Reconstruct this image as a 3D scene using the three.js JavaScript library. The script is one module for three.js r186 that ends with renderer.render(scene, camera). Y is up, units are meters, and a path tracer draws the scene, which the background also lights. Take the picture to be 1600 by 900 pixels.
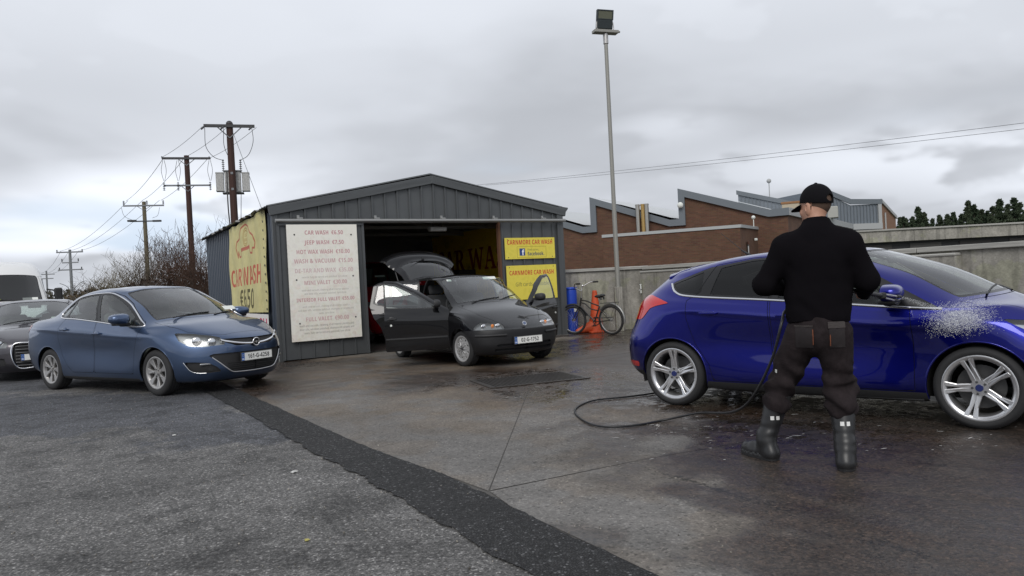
import * as THREE from 'three';
import { mergeGeometries } from 'three/addons/utils/BufferGeometryUtils.js';
import { RoundedBoxGeometry } from 'three/addons/geometries/RoundedBoxGeometry.js';

// ------------------------------------------------------------------ camera, sky, sun, exposure
const scene = new THREE.Scene();
const camera = new THREE.PerspectiveCamera(42.58, 16 / 9, 0.1, 3000);
camera.rotation.order = 'YXZ';
camera.position.set(0, 1.30, 0);
camera.rotation.set(-0.45 * Math.PI / 180, 0, -2.9 * Math.PI / 180);
scene.add(camera);
const renderer = new THREE.WebGLRenderer({ antialias: true });
renderer.toneMapping = THREE.LinearToneMapping;
renderer.toneMappingExposure = 1.12;
renderer.shadowMap.enabled = true;

// ------------------------------------------------------------------ small maths
function rng(seed) { let a = seed >>> 0; return () => { a = (a + 0x6D2B79F5) | 0; let t = Math.imul(a ^ (a >>> 15), 1 | a); t = (t + Math.imul(t ^ (t >>> 7), 61 | t)) ^ t; return ((t ^ (t >>> 14)) >>> 0) / 4294967296; }; }
const clamp = (x, a = 0, b = 1) => Math.min(b, Math.max(a, x));
const sst = (a, b, x) => { const t = clamp((x - a) / (b - a)); return t * t * (3 - 2 * t); };
const mix = (a, b, t) => a + (b - a) * t;
const V3 = (x, y, z) => new THREE.Vector3(x, y, z);
const D2R = Math.PI / 180;
function hash3(x, y, z) { let h = Math.imul(x, 374761393) ^ Math.imul(y, 668265263) ^ Math.imul(z, 2147483647 ^ 0x5bd1e995); h = Math.imul(h ^ (h >>> 13), 1274126177); return ((h ^ (h >>> 16)) >>> 0) / 4294967296; }
function vnoise(x, y, z = 0) {
  const xi = Math.floor(x), yi = Math.floor(y), zi = Math.floor(z); let fx = x - xi, fy = y - yi, fz = z - zi;
  fx = fx * fx * (3 - 2 * fx); fy = fy * fy * (3 - 2 * fy); fz = fz * fz * (3 - 2 * fz);
  const L = (a, b, t) => a + (b - a) * t;
  const p = k => L(L(hash3(xi, yi, zi + k), hash3(xi + 1, yi, zi + k), fx), L(hash3(xi, yi + 1, zi + k), hash3(xi + 1, yi + 1, zi + k), fx), fy);
  return L(p(0), p(1), fz);
}
function fbm(x, y, z = 0, o = 5, g = 0.5) { let s = 0, a = 0.5, n = 0; for (let i = 0; i < o; i++) { s += a * vnoise(x, y, z + i * 7.3); n += a; x *= 2.03; y *= 2.03; z *= 2.03; a *= g; } return s / n; }

const BREAKS = [[-0.46, 0.125, 0.11, 0.040, 1.1], [-0.57, 0.075, 0.14, 0.022, 0.9], [-0.36, 0.09, 0.10, 0.03, 0.7], [0.22, 0.20, 0.10, 0.03, 0.45], [0.45, 0.13, 0.22, 0.035, 0.5], [0.70, 0.09, 0.2, 0.03, 0.6], [-0.55, 0.24, 0.30, 0.06, -0.8], [0.25, 0.27, 0.35, 0.06, -0.7], [1.6, 0.12, 0.5, 0.05, 0.7], [-1.7, 0.10, 0.5, 0.05, 0.7], [2.7, 0.14, 0.5, 0.05, 0.7], [-2.6, 0.2, 0.6, 0.08, 0.6]];
// sky: computed overcast, brighter breaks low in the sky
{
  const W = 2048, Hh = 1024, data = new Float32Array(W * Hh * 4);
  for (let j = 0; j < Hh; j++) {
    const el = (j + 0.5) / Hh * Math.PI - Math.PI / 2;           // row 0 = straight down
    for (let i = 0; i < W; i++) {
      const az = (i + 0.5) / W * 2 * Math.PI - Math.PI;            // 0 = world +x
      const dx = Math.cos(el) * Math.cos(az), dy = Math.sin(el), dz = Math.cos(el) * Math.sin(az);
      let r, g, b;
      if (dy < -0.02) { r = g = b = 0.16; }
      else {
        const h = Math.max(dy, 0.0) + 0.13;                        // cloud layer seen in perspective
        const px = dx / h, pz = dz / h;
        const w1 = fbm(px * 0.45 + 11.3, pz * 0.45 + 4.1, 0.3, 4), w2 = fbm(px * 0.45 - 5.2, pz * 0.45 + 9.7, 1.7, 4);
        const big = fbm(px * 0.50 + w1 * 1.5 + 21.7, pz * 0.50 + w2 * 1.5, 2.2, 5, 0.5);
        const mid = fbm(px * 1.5 + w2 * 1.6, pz * 1.5 + w1 * 1.6, 5.1, 5, 0.55);
        const low = 1 - sst(0.06, 0.26, dy);                       // nearer the horizon the layer is thinner and breaks up
        const t = clamp(0.5 + (big - 0.5) * 2.1 + (mid - 0.5) * 0.9);
        let L = mix(0.70, 0.50, sst(0.15, 0.85, t)) + (mid - 0.5) * 0.06;
        // breaks in the layer, by compass direction (radians) and height, as in the photograph
        const azv = Math.atan2(dx, -dz); let brk = 0; for (const [a0, e0, wa, we, k] of BREAKS) { let da = azv - a0; da -= 2 * Math.PI * Math.round(da / (2 * Math.PI)); brk += k * Math.exp(-((da / wa) ** 2) - (((el - e0) / we) ** 2)); }
        const ragged = fbm(px * 2.1 + w1 * 2.2, pz * 2.1 + w2 * 2.2, 3.3, 5, 0.55);
        const thin = clamp(sst(0.50, 0.30, big * 0.6 + mid * 0.4) * (0.2 + 0.6 * low) + brk * 1.3 * sst(0.34, 0.52, ragged + brk * 0.10));
        L = mix(L, 0.95, thin * 0.95); L *= 1 + Math.min(0, brk) * 0.16;
        L *= 1.0; let cr = L * 0.955, cg = L, cb = L * 1.085;
        const gap = sst(0.56, 0.70, fbm(px * 0.7 - 7 + w1, pz * 0.7 + 2 + w2, 8.8, 5)) * (1 - sst(0.05, 0.2, dy)) * 0.75;
        cr = mix(cr, 0.52, gap); cg = mix(cg, 0.64, gap); cb = mix(cb, 0.78, gap);
        r = cr; g = cg; b = cb;
      }
      const k = (j * W + i) * 4; data[k] = r; data[k + 1] = g; data[k + 2] = b; data[k + 3] = 1;
    }
  }
  const t = new THREE.DataTexture(data, W, Hh, THREE.RGBAFormat, THREE.FloatType);
  t.mapping = THREE.EquirectangularReflectionMapping; t.magFilter = THREE.LinearFilter; t.minFilter = THREE.LinearFilter; t.needsUpdate = true;
  scene.background = t; scene.environment = t;
}
const sun = new THREE.DirectionalLight(new THREE.Color(1.0, 0.97, 0.93), 1.5);
sun.position.set(-7, 26, 20); sun.target.position.set(0, 0, -10);
sun.castShadow = true; sun.shadow.radius = 60; sun.shadow.mapSize.set(2048, 2048);
Object.assign(sun.shadow.camera, { left: -40, right: 40, top: 40, bottom: -40, near: 1, far: 160 });
scene.add(sun, sun.target);

// ------------------------------------------------------------------ naming, tagging, textures
const used = {};
function numbered(n) { if (!(n in used)) { used[n] = 0; return n; } used[n]++; return n + '_' + String(used[n]).padStart(3, '0'); }
function tag(o, label, category, group, kind) { if (label) o.userData.label = label; if (category) o.userData.category = category; if (group) o.userData.group = group; if (kind) o.userData.kind = kind; return o; }
function thing(name, label, category, pos = [0, 0, 0], yaw = 0, group) { const o = new THREE.Group(); o.name = numbered(name); o.position.set(...pos); o.rotation.y = yaw; tag(o, label, category, group); scene.add(o); return o; }
function mesh(name, geo, mat, parent) {
  if (Array.isArray(geo)) geo = merge(geo);
  const m = new THREE.Mesh(geo, mat); m.name = (parent && parent !== scene) ? name : numbered(name); m.castShadow = m.receiveShadow = true; (parent || scene).add(m); return m;
}
function structure(name, geo, mat) { const m = mesh(name, geo, mat, scene); m.userData.kind = 'structure'; return m; }
function merge(list) { const l = list.map(g => { let q = g.index ? g.toNonIndexed() : g; for (const k of Object.keys(q.attributes)) if (!['position', 'normal', 'uv'].includes(k)) q.deleteAttribute(k); if (!q.attributes.uv) q.setAttribute('uv', new THREE.BufferAttribute(new Float32Array(q.attributes.position.count * 2), 2)); if (!q.attributes.normal) q.computeVertexNormals(); return q; }); return l.length === 1 ? l[0] : mergeGeometries(l); }
const box = (w, h, d, x = 0, y = 0, z = 0) => new THREE.BoxGeometry(w, h, d).translate(x, y, z);
const rbox = (w, h, d, r, x = 0, y = 0, z = 0, s = 2) => new RoundedBoxGeometry(w, h, d, s, r).translate(x, y, z);
function rod(a, b, r, r2 = r, seg = 8, open = false) { const A = V3(...a), B = V3(...b), d = B.clone().sub(A), g = new THREE.CylinderGeometry(r2, r, d.length(), seg, 1, open); g.applyQuaternion(new THREE.Quaternion().setFromUnitVectors(V3(0, 1, 0), d.normalize())); const m = A.add(B).multiplyScalar(0.5); return g.translate(m.x, m.y, m.z); }
function tube(pts, r, seg = 8, n, closed = false) { const c = new THREE.CatmullRomCurve3(pts.map(p => V3(...p)), closed, 'centripetal'); return new THREE.TubeGeometry(c, n || pts.length * 6, r, seg, closed); }
function beam(a, b, w, h) { const A = V3(...a), B = V3(...b), d = B.clone().sub(A), g = new THREE.BoxGeometry(w, h, d.length()); const m = new THREE.Matrix4().lookAt(A, B, V3(0, 1, 0)); g.applyMatrix4(m); const c = A.add(B).multiplyScalar(0.5); return g.translate(c.x, c.y, c.z); }
function lin(r, g, b) { return new THREE.Color().setRGB(r, g, b); }
function std(o) { return new THREE.MeshStandardMaterial(o); }
function phy(o) { return new THREE.MeshPhysicalMaterial(o); }
function dataTex(n, m, fn, srgb = true, rep) {
  const d = new Uint8Array(n * m * 4); const o = [0, 0, 0];
  for (let j = 0; j < m; j++) for (let i = 0; i < n; i++) { fn(i / n, j / m, o, i, j); const k = (j * n + i) * 4; for (let c = 0; c < 3; c++) { let v = clamp(o[c]); if (srgb) v = v <= 0.0031308 ? v * 12.92 : 1.055 * Math.pow(v, 1 / 2.4) - 0.055; d[k + c] = Math.round(v * 255); } d[k + 3] = 255; }
  const t = new THREE.DataTexture(d, n, m, THREE.RGBAFormat); t.magFilter = THREE.LinearFilter; t.minFilter = THREE.LinearMipmapLinearFilter; t.generateMipmaps = true; t.wrapS = t.wrapT = THREE.RepeatWrapping; if (srgb) t.colorSpace = THREE.SRGBColorSpace; if (rep) t.repeat.set(...rep); t.needsUpdate = true; return t;
}
function canvasTex(w, h, draw) { const c = document.createElement('canvas'); c.width = w; c.height = h; const g = c.getContext('2d'); draw(g, w, h); const t = new THREE.CanvasTexture(c); t.colorSpace = THREE.SRGBColorSpace; t.anisotropy = 8; return t; }
// ------------------------------------------------------------------ vehicle bodies: a control net splined into a skin, then cut along real shut lines
function hermiteSeq(P, n) {              // P: list of [x,y,z] with one phantom at either end; n samples per interval
  const out = [], m = P.map((p, i) => { if (i === 0 || i === P.length - 1) return [0, 0, 0]; return [0, 1, 2].map(k => { const a = p[k] - P[i - 1][k], b = P[i + 1][k] - p[k]; if (a * b <= 0) return 0; const c = (a + b) / 2, l = 3 * Math.min(Math.abs(a), Math.abs(b)); return Math.sign(c) * Math.min(Math.abs(c), l); }); });
  for (let i = 1; i < P.length - 2; i++) { const N = Array.isArray(n) ? n[i - 1] : n; for (let s = 0; s < N + (i === P.length - 3 ? 1 : 0); s++) { const t = s / N, t2 = t * t, t3 = t2 * t; const a = 2 * t3 - 3 * t2 + 1, b = t3 - 2 * t2 + t, c = -2 * t3 + 3 * t2, d = t3 - t2; out.push([0, 1, 2].map(k => a * P[i][k] + b * m[i][k] + c * P[i + 1][k] + d * m[i + 1][k])); out[out.length - 1].t = i - 1 + t; } }
  return out;
}
const flipZ = p => [p[0], p[1], -p[2]];
function skin(net, nu, nv, warp) {              // half body z >= 0
  const R = net.map(r => hermiteSeq([flipZ(r[1]), ...r, flipZ(r[r.length - 2])], nu));
  const nC = R[0].length, cols = [];
  for (let c = 0; c < nC; c++) { const col = R.map(r => r[c]); const e0 = col[0].map((v, k) => 2 * v - col[1][k]); cols.push(hermiteSeq([e0, ...col, flipZ(col[col.length - 2])], nv)); }
  const nR = cols[0].length, s = { p: [], n: [], w: [], i: [] };
  for (let c = 0; c < nC; c++) for (let r = 0; r < nR; r++) { const q = cols[c][r]; const p0 = [q[0], q[1], Math.max(0, q[2])]; s.p.push(warp ? warp(p0) : p0); s.w.push([R[0][c].t, q.t]); s.n.push([0, 0, 0]); }
  for (let c = 0; c < nC - 1; c++) for (let r = 0; r < nR - 1; r++) { const a = c * nR + r, b = a + nR; s.i.push([a, a + 1, b], [b, a + 1, b + 1]); }
  for (const [a, b, c] of s.i) { const A = s.p[a], B = s.p[b], Q = s.p[c]; const u = [B[0] - A[0], B[1] - A[1], B[2] - A[2]], v = [Q[0] - A[0], Q[1] - A[1], Q[2] - A[2]]; const n = [u[1] * v[2] - u[2] * v[1], u[2] * v[0] - u[0] * v[2], u[0] * v[1] - u[1] * v[0]]; for (const k of [a, b, c]) for (let j = 0; j < 3; j++) s.n[k][j] += n[j]; }
  s.n.forEach((n, k) => { if (s.p[k][2] < 1e-4) n[2] = 0; const l = Math.hypot(...n) || 1; n[0] /= l; n[1] /= l; n[2] /= l; });
  const side = s.p.findIndex((p, k) => p[2] > 0.7 && Math.abs(s.n[k][2]) > 0.7); if (side >= 0 && s.n[side][2] < 0) { s.i = s.i.map(([a, b, c]) => [a, c, b]); s.n.forEach(n => { n[0] *= -1; n[1] *= -1; n[2] *= -1; }); }
  return s;
}
function cut(s, f) {                      // [inside f<0, outside]
  const val = s.p.map((p, k) => { const v = f(p[0], p[1], p[2], s.w[k], s.n[k]); return Math.abs(v) < 1e-7 ? 1e-7 : v; });
  const mk = () => ({ p: [], n: [], w: [], i: [], m: new Map() }), I = mk(), O = mk();
  const vert = (d, k) => { const key = 'v' + k; let q = d.m.get(key); if (q === undefined) { q = d.p.length; d.p.push(s.p[k]); d.n.push(s.n[k]); d.w.push(s.w[k]); d.m.set(key, q); } return q; };
  const edge = (d, a, b) => { const key = a < b ? a + '_' + b : b + '_' + a; let q = d.m.get(key); if (q === undefined) { const t = val[a] / (val[a] - val[b]); const L = (x, y) => x.map((v, k) => v + (y[k] - v) * t); q = d.p.length; d.p.push(L(s.p[a], s.p[b])); d.n.push(L(s.n[a], s.n[b])); d.w.push(L(s.w[a], s.w[b])); d.m.set(key, q); } return q; };
  for (const t of s.i) {
    const neg = t.map(k => val[k] < 0), c = neg.filter(Boolean).length;
    if (c === 3) { I.i.push(t.map(k => vert(I, k))); continue; } if (c === 0) { O.i.push(t.map(k => vert(O, k))); continue; }
    const odd = c === 1 ? neg.indexOf(true) : neg.indexOf(false), a = t[odd], b = t[(odd + 1) % 3], q = t[(odd + 2) % 3];
    const one = c === 1 ? I : O, two = c === 1 ? O : I;
    one.i.push([vert(one, a), edge(one, a, b), edge(one, a, q)]);
    const e1 = edge(two, a, b), e2 = edge(two, a, q), vb = vert(two, b), vq = vert(two, q); two.i.push([e1, vb, vq], [e1, vq, e2]);
  }
  return [I, O];
}
function shift(s, d) { return { p: s.p.map((p, k) => p.map((v, j) => v + s.n[k][j] * d)), n: s.n, w: s.w, i: s.i }; }
function mirrorZ(s) { return { p: s.p.map(flipZ), n: s.n.map(flipZ), w: s.w, i: s.i.map(([a, b, c]) => [a, c, b]) }; }
function moveS(s, dx, dy, dz) { return { p: s.p.map(p => [p[0] + dx, p[1] + dy, p[2] + dz]), n: s.n, w: s.w, i: s.i }; }
function geoOf(...list) {
  let np = 0, ni = 0; for (const s of list) { np += s.p.length; ni += s.i.length; }
  const P = new Float32Array(np * 3), N = new Float32Array(np * 3), U = new Float32Array(np * 2), X = new Uint32Array(ni * 3); let o = 0, q = 0;
  for (const s of list) { s.p.forEach((p, k) => { P.set(p, (o + k) * 3); N.set(s.n[k], (o + k) * 3); U[(o + k) * 2] = p[0]; U[(o + k) * 2 + 1] = p[1] + p[2]; }); for (const t of s.i) { X[q++] = t[0] + o; X[q++] = t[1] + o; X[q++] = t[2] + o; } o += s.p.length; }
  const g = new THREE.BufferGeometry(); g.setAttribute('position', new THREE.BufferAttribute(P, 3)); g.setAttribute('normal', new THREE.BufferAttribute(N, 3)); g.setAttribute('uv', new THREE.BufferAttribute(U, 2)); g.setIndex(new THREE.BufferAttribute(X, 1)); return g;
}
function islands(s) {                     // connected pieces of a soup
  const par = s.p.map((_, k) => k), find = k => { while (par[k] !== k) { par[k] = par[par[k]]; k = par[k]; } return k; };
  const key = new Map(); s.p.forEach((p, k) => { const q = p.map(v => Math.round(v * 2e4)).join('_'); if (key.has(q)) par[find(k)] = find(key.get(q)); else key.set(q, k); });
  for (const [a, b, c] of s.i) { par[find(a)] = find(b); par[find(b)] = find(c); }
  const out = new Map(); for (const t of s.i) { const r = find(t[0]); if (!out.has(r)) out.set(r, { p: [], n: [], w: [], i: [], m: new Map() }); const o = out.get(r); o.i.push(t.map(k => { let q = o.m.get(k); if (q === undefined) { q = o.p.length; o.m.set(k, q); o.p.push(s.p[k]); o.n.push(s.n[k]); o.w.push(s.w[k]); } return q; })); }
  return [...out.values()];
}
function slab(s, t) {                     // give a piece of skin thickness t inwards, with closed edges
  const cnt = new Map(); for (const q of s.i) for (let k = 0; k < 3; k++) { const a = q[k], b = q[(k + 1) % 3], key = a < b ? a + '_' + b : b + '_' + a; cnt.set(key, (cnt.get(key) || 0) + 1); }
  const inner = shift(s, -t), out = { p: [...s.p], n: [...s.n], w: [...s.w], i: [...s.i] };
  const o = out.p.length; inner.p.forEach((p, k) => { out.p.push(p); out.n.push(s.n[k].map(v => -v)); out.w.push(s.w[k]); }); for (const [a, b, c] of s.i) out.i.push([a + o, c + o, b + o]);
  for (const q of s.i) for (let k = 0; k < 3; k++) { const a = q[k], b = q[(k + 1) % 3], key = a < b ? a + '_' + b : b + '_' + a; if (cnt.get(key) !== 1) continue; const A = s.p[a], B = s.p[b], n = s.n[a]; const e = [B[0] - A[0], B[1] - A[1], B[2] - A[2]]; const m = [e[1] * n[2] - e[2] * n[1], e[2] * n[0] - e[0] * n[2], e[0] * n[1] - e[1] * n[0]]; const l = Math.hypot(...m) || 1; const mm = m.map(v => v / l); const z = out.p.length; out.p.push(A, B, inner.p[b], inner.p[a]); for (let j = 0; j < 4; j++) { out.n.push(mm); out.w.push(s.w[a]); } out.i.push([z, z + 2, z + 1], [z, z + 3, z + 2]); }
  return out;
}
function sdPoly(pts) {                    // signed distance to a polygon, negative inside
  return (x, y) => { let d = 1e9, s = 1; for (let i = 0, j = pts.length - 1; i < pts.length; j = i++) { const ex = pts[j][0] - pts[i][0], ey = pts[j][1] - pts[i][1], wx = x - pts[i][0], wy = y - pts[i][1]; const t = clamp((wx * ex + wy * ey) / (ex * ex + ey * ey)); const bx = wx - ex * t, by = wy - ey * t; d = Math.min(d, bx * bx + by * by); const c1 = y >= pts[i][1], c2 = y < pts[j][1], c3 = ex * wy > ey * wx; if ((c1 && c2 && c3) || (!c1 && !c2 && !c3)) s = -s; } return s * Math.sqrt(d); };
}
function smoothPoly(pts, n = 4) { const c = new THREE.CatmullRomCurve3(pts.map(p => V3(p[0], p[1], 0)), true, 'centripetal'); return c.getPoints(pts.length * n).slice(0, -1).map(p => [p.x, p.y]); }
function sideAt(s) {                      // look up half width z on the skin for a side-view point
  const cell = 0.03, m = new Map(); s.p.forEach((p, k) => { if (p[2] < 0.3) return; const key = Math.floor(p[0] / cell) + '_' + Math.floor(p[1] / cell); const o = m.get(key); if (!o) m.set(key, [k]); else o.push(k); });
  return (x, y) => { let sz = 0, sw = 0, best = null; for (let r = 1; r < 6 && sw === 0; r++) { const ci = Math.floor(x / cell), cj = Math.floor(y / cell); for (let i = -r; i <= r; i++) for (let j = -r; j <= r; j++) for (const k of m.get((ci + i) + '_' + (cj + j)) || []) { const p = s.p[k], d = (p[0] - x) ** 2 + (p[1] - y) ** 2 + 1e-7, w = 1 / (d * d); if (p[2] < 0.3) continue; sz += w * p[2]; sw += w; } } return sw ? sz / sw : 0.85; };
}
function frontAt(s) {                     // look up x on the front skin for (y, z)
  const pts = s.p.filter((p, k) => p[0] > 0.9 && p[1] < 0.98 && s.n[k][0] > 0.12);
  return (y, z) => { z = Math.abs(z); let sx = 0, sw = 0; for (const p of pts) { const d = (p[1] - y) ** 2 + (p[2] - z) ** 2; if (d > 0.0036) continue; const w = 1 / (d * d + 1e-9); sx += w * p[0]; sw += w; } return sw ? sx / sw : 2; };
}
function ring10(r8, k = 0.52, dy = 0.04, dx = 0.05) {   // roof rings from the cant rail
  const n = r8.length, cx = (r8[0][0] + r8[n - 1][0]) / 2, f = t => r8.map((p, i) => { const e = Math.min(i, n - 1 - i) < 2 ? 1 : 0.6; return [p[0] + Math.sign(cx - p[0]) * dx * t * e, p[1] + (dy * t) * (i === 0 || i === n - 1 ? 0.35 : i === 1 || i === n - 2 ? 0.5 : 1), p[2] * (t === 1 ? k : 0)]; });
  const a = f(1), b = f(1.35); b.forEach((p, i) => { p[0] = a[i][0] + Math.sign(cx - a[i][0]) * 0.03; p[2] = 0; }); return [a, b];
}
// materials shared by all vehicles
const M = {};
M.blackPlastic = std({ color: lin(0.018, 0.018, 0.019), roughness: 0.55 });
M.trim = std({ color: lin(0.012, 0.012, 0.013), roughness: 0.3 });
M.void = std({ color: lin(0.018, 0.018, 0.019), roughness: 0.8 });  // dark fill behind gaps and openings, standing in for the shade inside
M.rubber = std({ color: lin(0.020, 0.020, 0.021), roughness: 0.78 });
M.chrome = std({ color: lin(0.80, 0.80, 0.81), roughness: 0.12, metalness: 1 });
M.alloy = std({ color: lin(0.62, 0.62, 0.63), roughness: 0.28, metalness: 0.85 });
M.alloyDull = std({ color: lin(0.45, 0.44, 0.43), roughness: 0.42, metalness: 0.8 });
M.disc = std({ color: lin(0.10, 0.10, 0.10), roughness: 0.5, metalness: 0.7 });
M.glass = phy({ color: lin(0.70, 0.78, 0.75), roughness: 0.01, transmission: 1, thickness: 0, ior: 2.0, metalness: 0 });
M.glassDark = phy({ color: lin(0.10, 0.105, 0.11), roughness: 0.02, transmission: 1, thickness: 0, ior: 1.52 });
M.lens = phy({ color: lin(0.93, 0.95, 0.96), roughness: 0.02, transmission: 1, thickness: 0, ior: 1.5 });
M.lampBowl = std({ color: lin(0.72, 0.72, 0.73), roughness: 0.16, metalness: 1 });
M.lampGrey = std({ color: lin(0.30, 0.30, 0.295), roughness: 0.28, metalness: 0.8 });
M.lampDark = std({ color: lin(0.12, 0.12, 0.125), roughness: 0.35, metalness: 0.6 });
M.red = phy({ color: lin(0.48, 0.008, 0.012), roughness: 0.12, clearcoat: 1, clearcoatRoughness: 0.03 });
M.amber = phy({ color: lin(0.75, 0.22, 0.02), roughness: 0.2, clearcoat: 1 });
M.seat = std({ color: lin(0.035, 0.035, 0.037), roughness: 0.95 });
M.seatGrey = std({ color: lin(0.12, 0.118, 0.112), roughness: 0.95 });
M.dash = std({ color: lin(0.02, 0.02, 0.021), roughness: 0.7 });
M.paper = std({ color: lin(0.72, 0.74, 0.70), roughness: 0.8 });
function paint(r, g, b, metal = 0.35, rough = 0.32) { return phy({ color: lin(r, g, b), roughness: rough, metalness: metal, specularIntensity: 0.15, clearcoat: 1, clearcoatRoughness: 0.03 }); }

function tyreGeo(R, w, rim) { const h = w / 2, p = [[rim - 0.006, -h * 0.82], [rim + 0.012, -h * 0.95], [rim + (R - rim) * 0.45, -h * 1.02], [R - 0.026, -h * 0.94], [R - 0.008, -h * 0.82], [R - 0.001, -h * 0.6], [R - 0.001, -h * 0.44], [R - 0.008, -h * 0.42], [R - 0.008, -h * 0.36], [R, -h * 0.34], [R, -h * 0.06], [R - 0.008, -h * 0.04], [R - 0.008, h * 0.04], [R, h * 0.06], [R, h * 0.34], [R - 0.008, h * 0.36], [R - 0.008, h * 0.42], [R - 0.001, h * 0.44], [R - 0.001, h * 0.6], [R - 0.008, h * 0.82], [R - 0.026, h * 0.94], [rim + (R - rim) * 0.45, h * 1.02], [rim + 0.012, h * 0.95], [rim - 0.006, h * 0.82]]; return new THREE.LatheGeometry(p.map(q => new THREE.Vector2(q[0], q[1])), 56).rotateX(Math.PI / 2); }
// one wheel, outer face towards +z, centre at origin
function spokeShape(a0, pts) { const s = new THREE.Shape(); pts.forEach(([r, a], i) => { const x = r * Math.cos(a0 + a), y = r * Math.sin(a0 + a); i ? s.lineTo(x, y) : s.moveTo(x, y); }); return s; }
function makeWheel(o) {
  const g = new THREE.Group(); g.name = 'wheel'; const { R, w, rim } = o, h = w / 2;
  mesh('tyre', tyreGeo(R, w, rim), M.rubber, g);
  const barrel = new THREE.LatheGeometry([[rim - 0.004, -h * 0.8], [rim - 0.03, -h * 0.6], [rim - 0.035, h * 0.55], [rim - 0.014, h * 0.78], [rim + 0.008, h * 0.86], [rim + 0.010, h * 0.92], [rim - 0.010, h * 0.93], [rim - 0.026, h * 0.80]].map(q => new THREE.Vector2(...q)), 56).rotateX(Math.PI / 2);
  const parts = [barrel], z0 = h * 0.42, dep = 0.022, ex = { depth: dep, bevelEnabled: true, bevelThickness: 0.008, bevelSize: 0.006, bevelSegments: 2, curveSegments: 6 };
  const dish = (geo, k) => { const p = geo.attributes.position; for (let i = 0; i < p.count; i++) { const r = Math.hypot(p.getX(i), p.getY(i)) / rim; p.setZ(i, p.getZ(i) + z0 + k * r * r); } geo.computeVertexNormals(); return geo; };
  if (o.style === 'twin5') for (let k = 0; k < 5; k++) { const a = k / 5 * 2 * Math.PI + Math.PI / 2 + (o.phase || 0); for (const s of [-1, 1]) parts.push(dish(new THREE.ExtrudeGeometry(spokeShape(a, [[0.05, s * 0.03], [rim * 0.45, s * 0.035], [rim - 0.02, s * 0.075], [rim - 0.012, s * 0.075 + s * 0.125], [rim * 0.62, s * 0.17], [rim * 0.32, s * 0.36], [0.055, s * 0.5]]), ex), 0.028)); }
  if (o.style === 'seven') for (let k = 0; k < 7; k++) { const a = k / 7 * 2 * Math.PI + (o.phase || 0); parts.push(dish(new THREE.ExtrudeGeometry(spokeShape(a, [[0.045, -0.36], [rim * 0.5, -0.14], [rim - 0.018, -0.20], [rim - 0.012, 0.20], [rim * 0.5, 0.14], [0.045, 0.36]]), ex), 0.02)); }
  if (o.style === 'cover') { const s = new THREE.Shape(); s.absarc(0, 0, rim - 0.004, 0, 2 * Math.PI); for (let k = 0; k < 9; k++) { const a = k / 9 * 2 * Math.PI; const hole = new THREE.Path(); [[rim * 0.62, -0.10], [rim * 0.82, -0.16], [rim * 0.86, 0], [rim * 0.82, 0.16], [rim * 0.62, 0.10]].forEach(([r, da], i) => { const x = r * Math.cos(a + da), y = r * Math.sin(a + da); i ? hole.lineTo(x, y) : hole.moveTo(x, y); }); s.holes.push(hole); } parts.push(dish(new THREE.ExtrudeGeometry(s, { ...ex, depth: 0.01, curveSegments: 40 }), -0.012).translate(0, 0, 0.02)); for (let k = 0; k < 9; k++) { const a = (k + 0.5) / 9 * 2 * Math.PI; parts.push(rod([0.05 * Math.cos(a), 0.05 * Math.sin(a), z0 + 0.045], [rim * 0.55 * Math.cos(a), rim * 0.55 * Math.sin(a), z0 + 0.036], 0.008)); } }
  parts.push(new THREE.CylinderGeometry(0.062, 0.07, 0.045, 24).rotateX(Math.PI / 2).translate(0, 0, z0 + 0.012));
  const rimMesh = mesh('rim', parts, o.mat || M.alloy, g);
  mesh('brake_disc', new THREE.CylinderGeometry(rim * 0.68, rim * 0.68, 0.024, 32).rotateX(Math.PI / 2).translate(0, 0, -h * 0.25), M.disc, g);
  const capG = new THREE.CylinderGeometry(0.026, 0.028, 0.012, 20).rotateX(Math.PI / 2).translate(0, 0, z0 + 0.040); mesh('hub_cap', capG, o.cap || M.lampDark, g);
  const nuts = []; for (let k = 0; k < 5; k++) { const a = k / 5 * 2 * Math.PI + Math.PI / 2 + (o.phase || 0); nuts.push(new THREE.CylinderGeometry(0.0095, 0.0095, 0.016, 6).rotateX(Math.PI / 2).translate(0.047 * Math.cos(a), 0.047 * Math.sin(a), z0 + 0.036)); } mesh('wheel_nuts', nuts, M.disc, g).userData.kind = 'stuff';
  return g;
}
function plateTex(text) { return canvasTex(520, 112, (g, w, h) => { g.fillStyle = '#e9e9e4'; g.fillRect(0, 0, w, h); g.strokeStyle = '#222'; g.lineWidth = 4; g.strokeRect(3, 3, w - 6, h - 6); g.fillStyle = '#2c5fae'; g.fillRect(5, 5, 48, h - 10); g.fillStyle = '#f2d640'; for (let k = 0; k < 12; k++) { const a = k / 12 * 6.283; g.fillRect(27 + 15 * Math.cos(a), 36 + 15 * Math.sin(a), 4, 4); } g.fillStyle = '#fff'; g.font = 'bold 26px sans-serif'; g.textAlign = 'center'; g.fillText('IRL', 29, 96); g.fillStyle = '#161616'; g.font = 'bold 82px sans-serif'; g.save(); g.translate(288, 86); g.scale(0.86, 1); g.fillText(text, 0, 0, 510); g.restore(); }); }
function plate(text, parent, x, y, tilt = 0, turn = 0) { const g = new THREE.Group(); g.name = 'number_plate'; g.position.set(x, y, 0); g.rotation.z = tilt; parent.add(g); mesh('plate_holder', rbox(0.012, 0.125, 0.54, 0.004), M.blackPlastic, g); const f = new THREE.PlaneGeometry(0.52, 0.112).rotateY(Math.PI / 2).translate(0.0075, 0, 0); mesh('plate_face', f, std({ map: plateTex(text), roughness: 0.35 }), g); return g; }
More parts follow.
